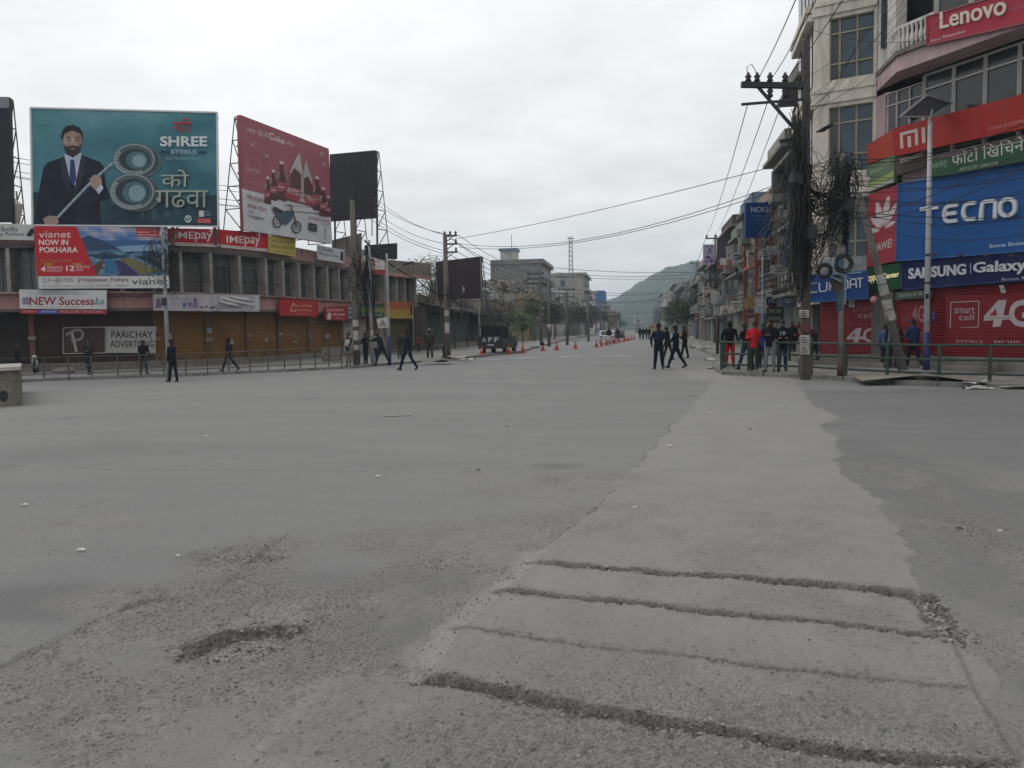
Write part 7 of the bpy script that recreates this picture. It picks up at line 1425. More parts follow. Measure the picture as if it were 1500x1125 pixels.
# ================================================================== people
def cloth(c): return mat('cloth_' + c.lstrip('#'), c, .9, .22, 9, bump=.5, bscale=26, spec=.15)
SKIN = mat('brown_skin', (.20, .115, .075), .6, .1, 8); HAIRM = mat('black_hair', (.012, .011, .010), .55, .2, 20); SHOE = mat('dark_shoe', (.02, .019, .018), .6, .2)
_LOFT = {}
def person(label, foot, face, H=1.7, top='#1d2026', legs='#20242c', shoes=None, arms=('down', 'down'), stride=0.0, knee=(0, 0), lean=0.0, head=0.0, hat=None, hair=True, extras=(), sit=False, spread=.10, loose=1.0, hood=False, skirt=0.0, group=None, sway=0.0):
    """face: degrees in the camera's frame, 0 = seen from behind, 180 = facing the viewer, 90 = facing right"""
    shoes = shoes or SHOE; tm, lm = cloth(top), cloth(legs); yaw = YAW - R(face); k = H / 1.755
    mats = [SKIN, tm, lm, shoes]; parts = []          # (rings [(centre, x axis, y axis)], material)
    def loft(rings, mi): parts.append((rings, mi))
    cl_, sl2 = math.cos(R(lean)), math.sin(R(lean)); PV = Vector((0, 0, .92))
    def tilt(p): p = Vector(p) - PV; return PV + Vector((p.x + sway * max(p.z, 0), p.y * cl_ + p.z * sl2, p.z * cl_ - p.y * sl2))
    def tub(pts, rs, mi, flat=1.0):
        rings = []; pts = [Vector(p) for p in pts]
        for i, (p, r) in enumerate(zip(pts, rs)):
            d = (pts[min(i + 1, len(pts) - 1)] - pts[max(i - 1, 0)]).normalized(); x = Vector((1, 0, 0)) - d * d.x
            if x.length < .2: x = Vector((0, 1, 0)) - d * d.y
            x.normalize(); y = d.cross(x); rings.append((p, x * r, y * r * flat))
        loft(rings, mi)
    X1, Y1 = Vector((1, 0, 0)), Vector((0, cl_, -sl2))
    def ring(z, rx, ry, y=0): return (tilt((0, y, z)), X1 * rx, Y1 * ry)
    b_ = .012 * loose
    loft([ring(.87, .160 + b_, .118 + b_), ring(.91, .168 + b_, .120 + b_), ring(1.02, .160 + b_, .115 + b_), ring(1.18, .170 + b_, .122 + b_, .005), ring(1.33, .188 + b_, .125 + b_, .0), ring(1.42, .178 + b_, .100 + b_, -.01), ring(1.475, .11, .08, -.01), ring(1.50, .07, .065, -.005)], 1)
    loft([ring(1.46, .062, .062, 0), ring(1.53, .054, .058, .008), ring(1.58, .05, .056, .015)], 0)
    loft([ring(.80, .15, .11), ring(.90, .165, .12), ring(.96, .15, .11)], 2)
    low = 9; feet = []
    for s, a, kn in ((-1, stride, knee[0]), (1, -stride, knee[1])):
        a, kn = R(a), R(kn); hip = Vector((s * .088, 0, .90)); sx = s * (spread - .088)
        kneep = hip + Vector((sx * .5, .43 * math.sin(a), -.43 * math.cos(a))); ank = kneep + Vector((sx * .5, .43 * math.sin(a - kn), -.43 * math.cos(a - kn)))
        tub([hip + Vector((0, 0, .05)), hip.lerp(kneep, .3), hip.lerp(kneep, .75), kneep, kneep.lerp(ank, .35), kneep.lerp(ank, .8), ank], [.098, .095 * loose, .078 * loose, .070 * loose, .070 * loose, .058 * loose, .052 * loose], 2)
        d = Vector((s * .25, 1, 0)).normalized(); pitch = 0 if sit else max(-.5, min(.5, (a - kn) * .6)); hd = ank + Vector((0, 0, -.055)); dv = Vector((d.x, d.y * math.cos(pitch), math.sin(pitch)))
        tub([hd - dv * .075 + ZUP * .015, hd - dv * .03, hd + dv * .06, hd + dv * .14 - ZUP * .012, hd + dv * .185 - ZUP * .018], [.028, .042, .044, .036, .018], 3)
        low = min(low, ank.z - .095); feet.append(ank)
    if skirt:
        loft([ring(.96, .15, .11), ring(.8, .18, .14), ring(.92 - skirt, .20, .16), ring(.90 - skirt, .17, .13)], 2)
    hands = []
    for s, A in zip((-1, 1), arms):
        sh_ = tilt((s * .195, -.005, 1.405)); P = {'down': (4, 9, 12, .1), 'swing_f': (28, 6, 28, .1), 'swing_b': (-26, 8, 10, .05), 'crossed': (22, 10, 88, .95), 'front': (18, 12, 70, .55), 'behind': (-22, 14, 8, .75), 'pocket': (-8, 22, 42, .28), 'rail': (38, 14, 22, .1), 'up': (40, 22, 125, .55), 'hang': (50, 6, 12, .1), 'back_hip': (-30, 28, 60, .6)}[A]
        f, o, bnd, inw = R(P[0] + (lean if A in ('down', 'hang', 'rail') else 0)), R(P[1]), R(P[2]), P[3]
        d1 = Vector((s * math.sin(o), math.sin(f) * math.cos(o), -math.cos(f) * math.cos(o))); el = sh_ + d1 * .295
        d2 = Vector((-s * inw + s * math.sin(o) * .3, math.sin(f + bnd), -math.cos(f + bnd))).normalized(); wr = el + d2 * .245
        tub([sh_ + Vector((-s * .05, 0, .02)), sh_ + d1 * .03, sh_.lerp(el, .5), el, el.lerp(wr, .35), wr], [.066, .068 + b_ * .6, .056 + b_ * .6, .050 + b_ * .4, .049 + b_ * .4, .038 + b_ * .3], 1)
        tub([wr - d2 * .01, wr + d2 * .03, wr + d2 * .07, wr + d2 * .095], [.027, .034, .040, .034], 0, .6); hands.append((wr, d2, s))
    vs, fs, ci = [], [], []; N_ = 12
    for rings, mi in parts:
        n0 = len(vs)
        for c, ax, ay in rings: vs += [c + ax * math.cos(6.2832 * j / N_) + ay * math.sin(6.2832 * j / N_) for j in range(N_)]; ci.append((c, (ax.length + ay.length) / 2, mi))
        m_ = len(rings)
        for a_, c_ in zip(rings, rings[1:]):
            for f_ in (.33, .66): ci.append((a_[0].lerp(c_[0], f_), lerp((a_[1].length + a_[2].length) / 2, (c_[1].length + c_[2].length) / 2, f_), mi))
        fs += [(n0 + i * N_ + j, n0 + i * N_ + (j + 1) % N_, n0 + (i + 1) * N_ + (j + 1) % N_, n0 + (i + 1) * N_ + j) for i in range(m_ - 1) for j in range(N_)] + [tuple(n0 + j for j in range(N_ - 1, -1, -1)), tuple(n0 + (m_ - 1) * N_ + j for j in range(N_))]
    me = bpy.data.meshes.new('person'); me.from_pydata(vs, [], fs); o = bpy.data.objects.new('person', me); COL.objects.link(o)
    rm = o.modifiers.new('r', 'REMESH'); rm.mode = 'VOXEL'; rm.voxel_size = .017; sm_ = o.modifiers.new('s', 'SMOOTH'); sm_.iterations = 2; sm_.factor = .4
    me2 = bpy.data.meshes.new_from_object(o.evaluated_get(bpy.context.evaluated_depsgraph_get())); bpy.data.objects.remove(o); bpy.data.meshes.remove(me)
    V_ = np.empty(len(me2.vertices) * 3, np.float32); me2.vertices.foreach_get('co', V_); V_ = V_.reshape(-1, 3); C_ = np.array([tuple(c) for c, r, m in ci]); Rr = np.array([r for c, r, m in ci]); Mi = np.array([m for c, r, m in ci])
    D_ = np.linalg.norm(V_[:, None, :] - C_[None], axis=2) - Rr[None] * .9; vm = Mi[D_.argmin(1)]
    # head, ears, nose, eyes and fingers join the body mesh
    B = MB(); B.v = [tuple(v) for v in V_]; Fq = [tuple(p.vertices) for p in me2.polygons]; B.f = Fq; B.mi = [int(vm[f[0]]) for f in Fq]; bpy.data.meshes.remove(me2)
    hc = tilt((0, .02, 1.635)); hy = R(head); hx, hyv = Vector((math.cos(hy), -math.sin(hy), 0)), Vector((math.sin(hy), math.cos(hy) * math.cos(R(lean) * .5), -math.sin(R(lean) * .5))); hz = hx.cross(hyv)
    def HP(x, y, z): return hc + hx * x + hyv * y + hz * z
    B.cur = 0; n, m_ = 14, 10; hv = []
    for i in range(m_ + 1):
        a = math.pi * i / m_; z = -math.cos(a); r = max(math.sin(a), .02)
        for j in range(n):
            t_ = 6.2832 * j / n; x, y = r * math.cos(t_) * .077, r * math.sin(t_) * .096
            if z < -.1: y = y * (1 + .02 * z) + .02 * (-z) * (1 if y > 0 else .2); x *= 1 + .28 * (z + .1)
            hv.append(HP(x, y, z * .118))
    B.add(hv, [(i * n + j, i * n + (j + 1) % n, (i + 1) * n + (j + 1) % n, (i + 1) * n + j) for i in range(m_) for j in range(n)])
    B.add([HP(-.014, .095, -.03), HP(.014, .095, -.03), HP(0, .122, -.025), HP(0, .096, .022)], [(0, 1, 2), (0, 2, 3), (1, 3, 2)])
    for s in (-1, 1):
        B.add([HP(s * .074, .012, .02), HP(s * .074, .016, -.035), HP(s * .09, -.012, -.02), HP(s * .093, -.012, .025)], [(0, 1, 2, 3), (3, 2, 1, 0)])
    B.cur = 4; mats.append(HAIRM)
    for s in (-1, 1):
        c = HP(s * .031, .092, .012); B.add([c + hx * -.012, c + hz * -.006 + hyv * .003, c + hx * .012, c + hz * .006 + hyv * .003], [(0, 1, 2, 3)]); c = HP(s * .031, .096, .032); B.add([c + hx * -.016, c + hx * .016, c + hx * .016 + hz * .007, c + hx * -.016 + hz * .007], [(0, 1, 2, 3)])
    mats.append(mat('lips', (.16, .07, .06), .6, .1)); B.cur = 5; c = HP(0, .101, -.058); B.add([c - hx * .022, c - hz * .007, c + hx * .022, c + hz * .006], [(0, 1, 2, 3)])
    B.cur = 0
    for wr, d2, s in hands:
        sdv = d2.cross(Vector((0, 1, .2))).normalized() if abs(d2.y) < .9 else Vector((1, 0, 0)); nv = d2.cross(sdv).normalized(); base = wr + d2 * .088
        for f_, L in zip((-1.5, -.5, .5, 1.5), (.062, .075, .072, .056)): q = base + sdv * f_ * .016; B.tube([q, q + d2 * L * .55 + nv * .006, q + d2 * L * .9 + nv * .026], [.009, .0085, .006], 5)
        q = wr + d2 * .04; B.tube([q, q - sdv * s * .035 + d2 * .025, q - sdv * s * .042 + d2 * .055], [.011, .010, .007], 5)
    me3 = bpy.data.meshes.new('person'); rz = Matrix.Rotation(yaw, 3, 'Z'); T = lambda p: rz @ (Vector((p[0], p[1], p[2] - low)) * k)
    me3.from_pydata([tuple(T(p)) for p in B.v], [], B.f)
    for q in mats: me3.materials.append(q)
    me3.polygons.foreach_set('material_index', B.mi); me3.polygons.foreach_set('use_smooth', [True] * len(B.f)); me3.update()
    po = props(link_mesh('person', me3, None, foot), label, 'person', group); F_ = Vector(foot)
    def child(b, name, m, smooth=True): b.v = [tuple(F_ + T(p)) for p in b.v]; return b.build(name, m, po, smooth)
    if hair and not hood:
        b = MB(); hv = []
        for i in range(7):
            a = math.pi * (.5 + .5 * i / 6) if False else math.pi * i / 12
            for j in range(14):
                t_ = 6.2832 * j / 14; back_ = .5 - .5 * math.sin(t_); aa_ = a * (1.0 + .75 * back_) ; z, r = math.cos(aa_), max(math.sin(aa_), .02); hv.append(HP(r * math.cos(t_) * .084, r * math.sin(t_) * .104 - .004, z * .128 + .004))
        b.add(hv, [(i * 14 + j, (i + 1) * 14 + j, (i + 1) * 14 + (j + 1) % 14, i * 14 + (j + 1) % 14) for i in range(6) for j in range(14)]); child(b, 'hair', HAIRM)
    if hood:
        b = MB(); hv = []
        for i in range(9):
            for j in range(14):
                t_ = 6.2832 * j / 14; back_ = .5 - .5 * math.sin(t_); aa_ = math.pi * i / 12 * (1 + .25 * back_); z, r = math.cos(aa_), max(math.sin(aa_), .02); hv.append(HP(r * math.cos(t_) * .098, r * math.sin(t_) * .118 - .012, z * .142 - .005))
        b.add(hv, [(i * 14 + j, (i + 1) * 14 + j, (i + 1) * 14 + (j + 1) % 14, i * 14 + (j + 1) % 14) for i in range(8) for j in range(14)]); child(b, 'hood', tm)
    if hat:
        b = MB(); kind, c = hat
        prof = {'beret': [(.086, .02), (.094, .05), (.112, .085), (.104, .115), (.05, .13), (.005, .132)], 'cap': [(.09, .02), (.092, .06), (.085, .105), (.05, .132), (.005, .138)]}[kind]
        hv = [HP(r * .93 * math.cos(6.2832 * j / 14) + (.02 if kind == 'beret' and z > .07 else 0), r * 1.13 * math.sin(6.2832 * j / 14), z) for r, z in prof for j in range(14)]
        b.add(hv, [(i * 14 + j, i * 14 + (j + 1) % 14, (i + 1) * 14 + (j + 1) % 14, (i + 1) * 14 + j) for i in range(len(prof) - 1) for j in range(14)])
        if kind == 'cap': b.add([HP(-.06, .09, .03), HP(.06, .09, .03), HP(.045, .165, .015), HP(-.045, .165, .015), HP(-.06, .09, .038), HP(.06, .09, .038), HP(.045, .165, .023), HP(-.045, .165, .023)], [(3, 2, 1, 0), (4, 5, 6, 7), (2, 3, 7, 6), (0, 1, 5, 4), (1, 2, 6, 5), (3, 0, 4, 7)])
        child(b, 'beret' if kind == 'beret' else 'cap', cloth(c))
    for e in extras:
        b = MB(); n = e[0]
        if n == 'vest':
            for z0, z1 in ((1.06, 1.16), (1.16, 1.28), (1.28, 1.40)): b.lathe((0, 0, 0), [(1, z0), (1, z1)], 14)
            b.v = [tuple(tilt((p[0] * (.205 if p[2] < 1.3 else .19), p[1] * .155, p[2]))) for p in b.v]; child(b, 'vest', cloth(e[1]))
        elif n == 'backpack':
            b.ball((0, -.20, 1.24), (.15, .11, .22), 12, 8); b.v = [tuple(tilt(p)) for p in b.v]; child(b, 'backpack', cloth(e[1]))
        elif n == 'front_bag':
            b.ball((.02, .17, 1.16), (.13, .08, .2), 12, 8); b.v = [tuple(tilt(p)) for p in b.v]; child(b, 'bag', cloth(e[1]))
        elif n == 'side_bag':
            b.ball((e[2] * .26, -.05, .92), (.08, .15, .2), 10, 7); b.tube([(e[2] * .26, 0, 1.05), (e[2] * .1, .13, 1.35), (-e[2] * .12, .02, 1.5)], .015, 4); b.v = [tuple(tilt(p)) for p in b.v]; child(b, 'shoulder_bag', cloth(e[1]))
        elif n == 'belt':
            b.lathe((0, 0, 0), [(1, .93), (1.03, .95), (1, .98)], 14); b.v = [tuple(tilt((p[0] * .187, p[1] * .142, p[2]))) for p in b.v]; child(b, 'belt', cloth(e[1]))
        elif n == 'mask':
            b.add([HP(-.06, .075, -.015), HP(.06, .075, -.015), HP(.045, .085, -.085), HP(-.045, .085, -.085), HP(0, .125, -.03), HP(0, .115, -.08)], [(0, 4, 5, 3), (4, 1, 2, 5)]); child(b, 'face_mask', cloth(e[1]))
        elif n == 'number':
            vs_, fs_ = glyphs('19', .02); b.add([tilt((.085 - float(a) * .17, .145 + .0, 1.2 + float(c) * .15)) for a, c in vs_], [f[::-1] for f in fs_]); child(b, 'lettering', cloth('#b4b4b4'), False)
        elif n == 'checks':
            for z in (1.0, 1.1, 1.2, 1.3, 1.4): b.lathe((0, 0, 0), [(1, z), (1, z + .03)], 14)
            for j in range(10):
                a = 6.2832 * j / 10; x, y = math.cos(a), math.sin(a); b.bar((x, y, .92), (x, y, 1.42), .12, .02)
            b.v = [tuple(tilt((p[0] * (.198 if p[2] < 1.36 else .192), p[1] * .143, p[2]))) for p in b.v]; child(b, 'check_pattern', cloth(e[1]), False)
        elif n == 'stick':
            wr, d2, s = hands[1 if e[2] > 0 else 0]; q = wr + d2 * .07; b.tube([q - d2.orthogonal().normalized() * .2, q + d2.orthogonal().normalized() * .75], .014, 6); child(b, 'baton', cloth(e[1]))
        elif n == 'camo':
            r = random.Random(int(F_.x * 100)); 
            for j in range(46):
                z = r.uniform(.88, 1.42); a = r.random() * 6.28; w2, h2 = r.uniform(.15, .4), r.uniform(.03, .07); vs_ = [(1.02 * math.cos(a + da), 1.02 * math.sin(a + da), z + dz) for da, dz in ((-w2, 0), (0, -h2), (w2, 0), (0, h2))]; b.add(vs_, [(0, 1, 2, 3)])
            b.v = [tuple(tilt((p[0] * .202, p[1] * .145, p[2]))) for p in b.v]; child(b, 'camouflage_patch', cloth(e[1]), False)
    return po
NAVY, NAVYD, BLK = '#1b2230', '#191f2b', '#1a1b1e'
MAROON = '#3a171c'
PV_ = .12
# across the junction
person('policeman in navy uniform and maroon beret on the road beside the lamp post', G(254, 559.5), -75, 1.72, NAVYD, NAVYD, arms=('down', 'swing_f'), stride=8, hat=('beret', MAROON), extras=(('belt', '#15161a'),))
person('policeman in navy uniform and maroon beret striding across the road', G(597, 542.5), -60, 1.74, NAVYD, NAVYD, arms=('swing_b', 'swing_f'), stride=24, knee=(4, 14), hat=('beret', MAROON), extras=(('belt', '#15161a'),))
person('man leaning on the brown railing with arms folded and one leg crossed', G(131, 549, PV_), 170, 1.68, '#20242a', '#2a2d33', arms=('crossed', 'crossed'), lean=-6, stride=10, spread=.05)
person('man in a black jacket seen from behind before the white lettered panel', G(211, 548.5, PV_), 0, 1.66, '#15161a', '#3a3c40', arms=('front', 'front'), spread=.16, shoes=mat('red_shoe', (.15, .03, .03), .6))
person('hooded man in dark clothes walking along the ochre shutters', G(336, 544, PV_), -85, 1.70, '#191a1e', '#24262c', arms=('swing_b', 'pocket'), stride=24, knee=(3, 18), hood=True)
person('man in dark clothes standing behind the pale concrete block', G(27, 560.5), 40, 1.72, '#17181c', '#1b1c20', arms=('down', 'down'))
person('person in a black and white top perched at the end of the brown railing', G(511, 536, PV_), -160, 1.62, '#26282c', '#6f6d68', arms=('rail', 'rail'), extras=(('vest', '#a9a7a0'),))
person('dark clothed person standing half hidden by the thin wrapped pole', G(536, 533, PV_), -60, 1.64, '#232428', '#1d1f24', arms=('front', 'down'))
person('man in a red cap bending forward with one leg stretched back', G(560, 535.5, PV_), -60, 1.70, '#1e2027', '#1d2130', arms=('hang', 'hang'), stride=26, knee=(6, 4), lean=20, hat=('cap', '#7c2226'))
person('man in a pale shirt standing close behind the red capped man', G(549, 531, PV_), -30, 1.66, '#8d8b88', '#25272c', arms=('down', 'down'))
person('soldier in patterned uniform standing behind the striding policeman', G(586, 526, PV_), 150, 1.68, '#3c3f3a', '#3a3d38', arms=('front', 'down'), extras=(('camo', '#22261f'),))
person('person in a red top sitting on the ledge of the long shed', G(611, 517, PV_), 70, 1.64, '#7a2230', '#25272e', arms=('front', 'rail'), sit=True, stride=50, knee=(70, 30), lean=4)
person('soldier in camouflage and a grey helmet walking near the kerb rubble', G(630, 529, PV_), -20, 1.68, '#3a3c33', '#393a31', arms=('swing_f', 'front'), stride=10, hat=('cap', '#7f7f7c'), extras=(('camo', '#20241b'),))
person('small crouching figure beside the concrete pole with three arms', G(650, 524, PV_), 60, 1.0, '#1f2024', '#26282c', arms=('front', 'front'), lean=20)
# middle of the road
person('policeman in a dark padded vest and maroon beret, back to the viewer', G(965, 540.5), 0, 1.76, NAVY, NAVYD, arms=('pocket', 'pocket'), spread=.16, hat=('beret', MAROON), extras=(('vest', '#20283a'), ('belt', '#15161a')), loose=1.1)
person('policeman in a peaked cap walking to the left beside the padded vest one', G(990, 539), -70, 1.72, '#222a33', NAVYD, arms=('swing_f', 'down'), stride=22, knee=(4, 10), hat=('cap', '#232830'), extras=(('camo', '#191e24'), ('belt', '#15161a')))
person('dark dressed person half hidden behind the walking policeman in a cap', G(979, 527), -60, 1.70, '#1c1f25', '#1f232b', arms=('front', 'front'), stride=16, lean=8)
person('person carrying an orange bag in front and a dark bag at the side', G(1003, 524.5), -70, 1.70, '#24221f', '#1f1d1b', arms=('front', 'down'), stride=12, extras=(('front_bag', '#b26a1e'), ('side_bag', '#1b1a1a', -1)))
for i, (u, v) in enumerate(((937.5, 497.5), (942, 497.8), (947, 497.2), (951, 497.6), (892, 503), (905, 500))): person('tiny dark figure far down the street', G(u, v), 160 if i % 2 else 20, 1.7, BLK, '#22242a', group='tiny figures far down the street')
# behind the green railing
PR_ = .11
person('person in a black hood and bright red trousers leaning by the railing corner', G(1069, 537.5, PR_), 15, 1.70, '#16171b', '#a01c28', arms=('pocket', 'rail'), hood=True, spread=.14, loose=1.08)
person('person in jeans stepping behind the red jacket, half hidden', G(1093, 541.5, PR_), -35, 1.66, '#1c1e22', '#2b3a52', arms=('front', 'down'), stride=18, lean=5)
person('man in a bright red jacket and dark green trousers holding his face', G(1105, 544, PR_), -150, 1.66, '#b3202a', '#2b332d', arms=('up', 'crossed'), loose=1.1, head=20, shoes=mat('tan_shoe', (.20, .17, .13), .7))
person('person in a royal blue jacket behind the red jacketed man', G(1117, 539, PR_), 170, 1.62, '#26409a', '#232c44', arms=('down', 'down'))
person('man in a black jacket and grey jeans with his arms folded', G(1127.5, 545, PR_), -150, 1.74, '#1b1c20', '#6f7276', arms=('crossed', 'crossed'), spread=.14)
person('young man in a black sweater with white numerals, hands at his waist', G(1146, 543, PR_), -165, 1.72, '#17181b', '#1c2638', arms=('front', 'front'), stride=8, extras=(('number',), ('belt', '#2c56a0')))
person('man in a black coat and pale face mask standing further back', G(1160, 529, PR_), -160, 1.72, '#1a1b1e', '#2b2d33', arms=('down', 'pocket'), extras=(('mask', '#9fb3b8'),))
person('person in a dark red top bending down on the shop step', G(1193, 527.5, .42), -70, 1.6, '#5a2028', '#27282c', arms=('hang', 'front'), lean=48, stride=8)
person('man in a black and white checked shirt behind the leaning pole', G(1308, 540, PR_), 20, 1.70, '#24262a', '#20242c', arms=('down', 'pocket'), extras=(('checks', '#8a8d92'),))
person('man in a slate blue shirt walking away past the leaning pole', G(1337, 541, PR_), -15, 1.74, '#2c3a58', '#1e2128', arms=('front', 'down'), stride=14, knee=(2, 22), head=-25, shoes=mat('pale_shoe', (.4, .4, .4), .7))
person('person in pale blue half hidden at the foot of the grey jamb', G(1296, 538, PR_), 10, 1.55, '#4f6488', '#2a3040', arms=('down', 'down'))

# ================================================================== the police truck
def truck(base, heading):
    t = thing('police_truck', 'dark navy police pickup with white letters on its tail and a caged bed', 'truck', base); m = mat('navy_car_paint', (.008, .010, .018), .4, .15, 2, .15, spec=.5); gl = glass('car_glass', (.03, .035, .04), .1); tr = mat('tyre_rubber', (.018, .018, .018), .85); st = mat('dark_cage_steel', (.025, .026, .03), .6, .2, 3); wh = mat('white_vehicle_letters', (.42, .42, .41), .6, .1)
    q = Matrix.Rotation(heading, 3, 'Z'); B_ = Vector(base)
    def fin(b, name, mm, par=t, sm=False): b.v = [tuple(B_ + q @ Vector(p)) for p in b.v]; return b.build(name, mm, par, sm)
    # local: +Y forward, tail at y=-2.5
    b = MB(); prof = [(-2.5, .55), (-2.5, 1.12), (-.55, 1.12), (-.5, 1.15), (1.0, 1.15), (1.15, 1.12), (2.25, 1.0), (2.45, .85), (2.5, .5), (2.3, .42), (-2.3, .42)]
    L_ = [(-.86, y, z) for y, z in prof]; b.slab(L_, (1.72, 0, 0)); body = fin(b, 'body', m)
    b = MB(); b.hexa([(-.8, -.5, 1.12), (.8, -.5, 1.12), (.8, 1.15, 1.12), (-.8, 1.15, 1.12)], [(-.66, -.35, 1.76), (.66, -.35, 1.76), (.66, .55, 1.76), (-.66, .55, 1.76)]); cab = fin(b, 'cab', m)
    for s in (-1, 1):
        for y0, y1, t0, t1 in ((-.4, .3, -.28, .2), (.36, 1.0, .26, .5)):
            b = MB(); b.slab([(s * .79, y0, 1.18), (s * .79, y1, 1.18), (s * .69, t1, 1.68), (s * .69, t0, 1.68)], (s * .02, 0, 0)); fin(b, 'side_window', gl, cab)
        b = MB(); b.slab([(s * .862, -.45, .5), (s * .862, .95, .5), (s * .862, .95, 1.1), (s * .862, -.45, 1.1)], (s * .012, 0, 0)); d = fin(b, 'door', m); b = MB(); b.box((s * .885, -.2, 1.0), (.03, .16, .03)); fin(b, 'handle', st, d)
        b = MB(); b.box((s * .98, .95, 1.2), (.18, .1, .16)); fin(b, 'mirror', st)
        b = MB(); b.box((s * .72, 2.42, .8), (.28, .14, .16)); fin(b, 'headlight', mat('lamp_glass', (.5, .5, .48), .2)); b = MB(); b.box((s * .78, -2.52, .95), (.12, .05, .28)); fin(b, 'tail_light', mat('red_lamp', (.25, .02, .02), .3))
        for y in (-1.55, 1.6):
            b = MB(); ax = Matrix.Rotation(R(90), 3, 'Y'); b.lathe((s * .78, y, .37), [(.2, -.12), (.35, -.11), (.37, -.06), (.37, .06), (.35, .11), (.2, .12)], 18, ax); w_ = fin(b, 'wheel', tr, sm=True); b = MB(); b.lathe((s * .78 + s * .1, y, .37), [(.05, -.02), (.2, -.02), (.2, .03), (.05, .03)], 14, ax); fin(b, 'rim', mat('steel_rim', (.25, .25, .26), .4, metal=.6), w_)
    b = MB(); b.slab([(-.72, 1.2, 1.16), (.72, 1.2, 1.16), (.64, .62, 1.7), (-.64, .62, 1.7)], (0, .03, .02)); fin(b, 'windscreen', gl, cab)
    b = MB(); b.slab([(-.6, -.52, 1.25), (.6, -.52, 1.25), (.55, -.42, 1.66), (-.55, -.42, 1.66)], (0, -.02, 0)); fin(b, 'rear_window', gl, cab)
    b = MB(); b.slab([(-.84, -2.515, .58), (.84, -2.515, .58), (.84, -2.515, 1.3), (-.84, -2.515, 1.3)], (0, -.03, 0)); tg = fin(b, 'tailgate', m)
    for i, ch in enumerate('APF'):
        vs_, fs_ = glyphs(ch, .03); b = MB(); b.add([(-.62 + i * .44 + float(a) * .3, -2.56, .88 + float(c) * .32) for a, c in vs_], fs_); fin(b, 'lettering', wh, tg)
    b = MB(); b.box((0, -2.56, .68), (.45, .02, .1)); fin(b, 'number_plate', wh, tg); b = MB(); b.box((0, -2.58, .5), (1.7, .12, .16)); fin(b, 'bumper', st)
    b = MB()
    for x in (-.8, .8):
        for y in (-2.45, -1.8, -1.15, -.6): b.bar((x, y, 1.1), (x, y, 1.98), .05)
        for z in (1.4, 1.7, 1.98): b.bar((x, -2.45, z), (x, -.6, z), .045)
    for y in (-2.45, -1.8, -1.15, -.6): b.bar((-.8, y, 1.98), (.8, y, 1.98), .05)
    for z in (1.5, 1.75): b.bar((-.8, -2.45, z), (.8, -2.45, z), .04)
    fin(b, 'cage', st); b = MB(); b.box((0, -1.5, 1.55), (1.52, 1.75, .75)); fin(b, 'canvas_cover', mat('dark_canvas', (.02, .021, .024), .9, .3, 4))
    for i in range(3):
        for j in range(1): b = MB(); b.box((-.74 + j * .17, -2.48, 1.35 + i * .22), (.07, .02, .12)); fin(b, 'white_patch', wh)
    return t
truck(G(716, 519.5, .0) + Vector((.35, 2.2, 0)), R(-3))
def car(label, base, heading, c):
    t = thing('parked_car', label, 'car', base); m = mat('car_paint_' + c[1:], c, .3, .1, 2, spec=.5); gl = glass('car_glass', (.03, .035, .04), .1); tr = MATS['tyre_rubber']; q = Matrix.Rotation(heading, 3, 'Z'); B_ = Vector(base)
    def fin(b, name, mm, par=t): b.v = [tuple(B_ + q @ Vector(p)) for p in b.v]; return b.build(name, mm, par)
    b = MB(); b.slab([(-.8, y, z) for y, z in ((-2, .35), (-2.05, .85), (-1.7, .95), (-1.2, 1.42), (.2, 1.45), (.9, .98), (1.9, .85), (2, .4))], (1.6, 0, 0)); body = fin(b, 'body', m)
    for s in (-1, 1):
        b = MB(); b.slab([(s * .805, y, z) for y, z in ((-1.5, .98), (-1.1, 1.36), (.15, 1.38), (.7, .98))], (s * .01, 0, 0)); fin(b, 'side_window', gl)
        for y in (-1.25, 1.25): b = MB(); b.lathe((s * .74, y, .31), [(.2, -.1), (.31, -.09), (.31, .09), (.2, .1)], 14, Matrix.Rotation(R(90), 3, 'Y')); fin(b, 'wheel', tr)
        b = MB(); b.box((s * .6, -2.04, .75), (.25, .04, .14)); fin(b, 'tail_light', MATS['red_lamp'])
    b = MB(); b.slab([(-.68, -1.72, .98), (.68, -1.72, .98), (.62, -1.25, 1.38), (-.62, -1.25, 1.38)], (0, -.03, .02)); fin(b, 'rear_window', gl); return t
car('white hatchback parked far along the left kerb past the cones', G(894, 503) + Vector((-.4, 2, 0)), 0, '#b9bcbe')
car('dark car parked beyond the white hatchback', G(909, 499.5) + Vector((-.3, 2, 0)), 0, '#2b2d33')

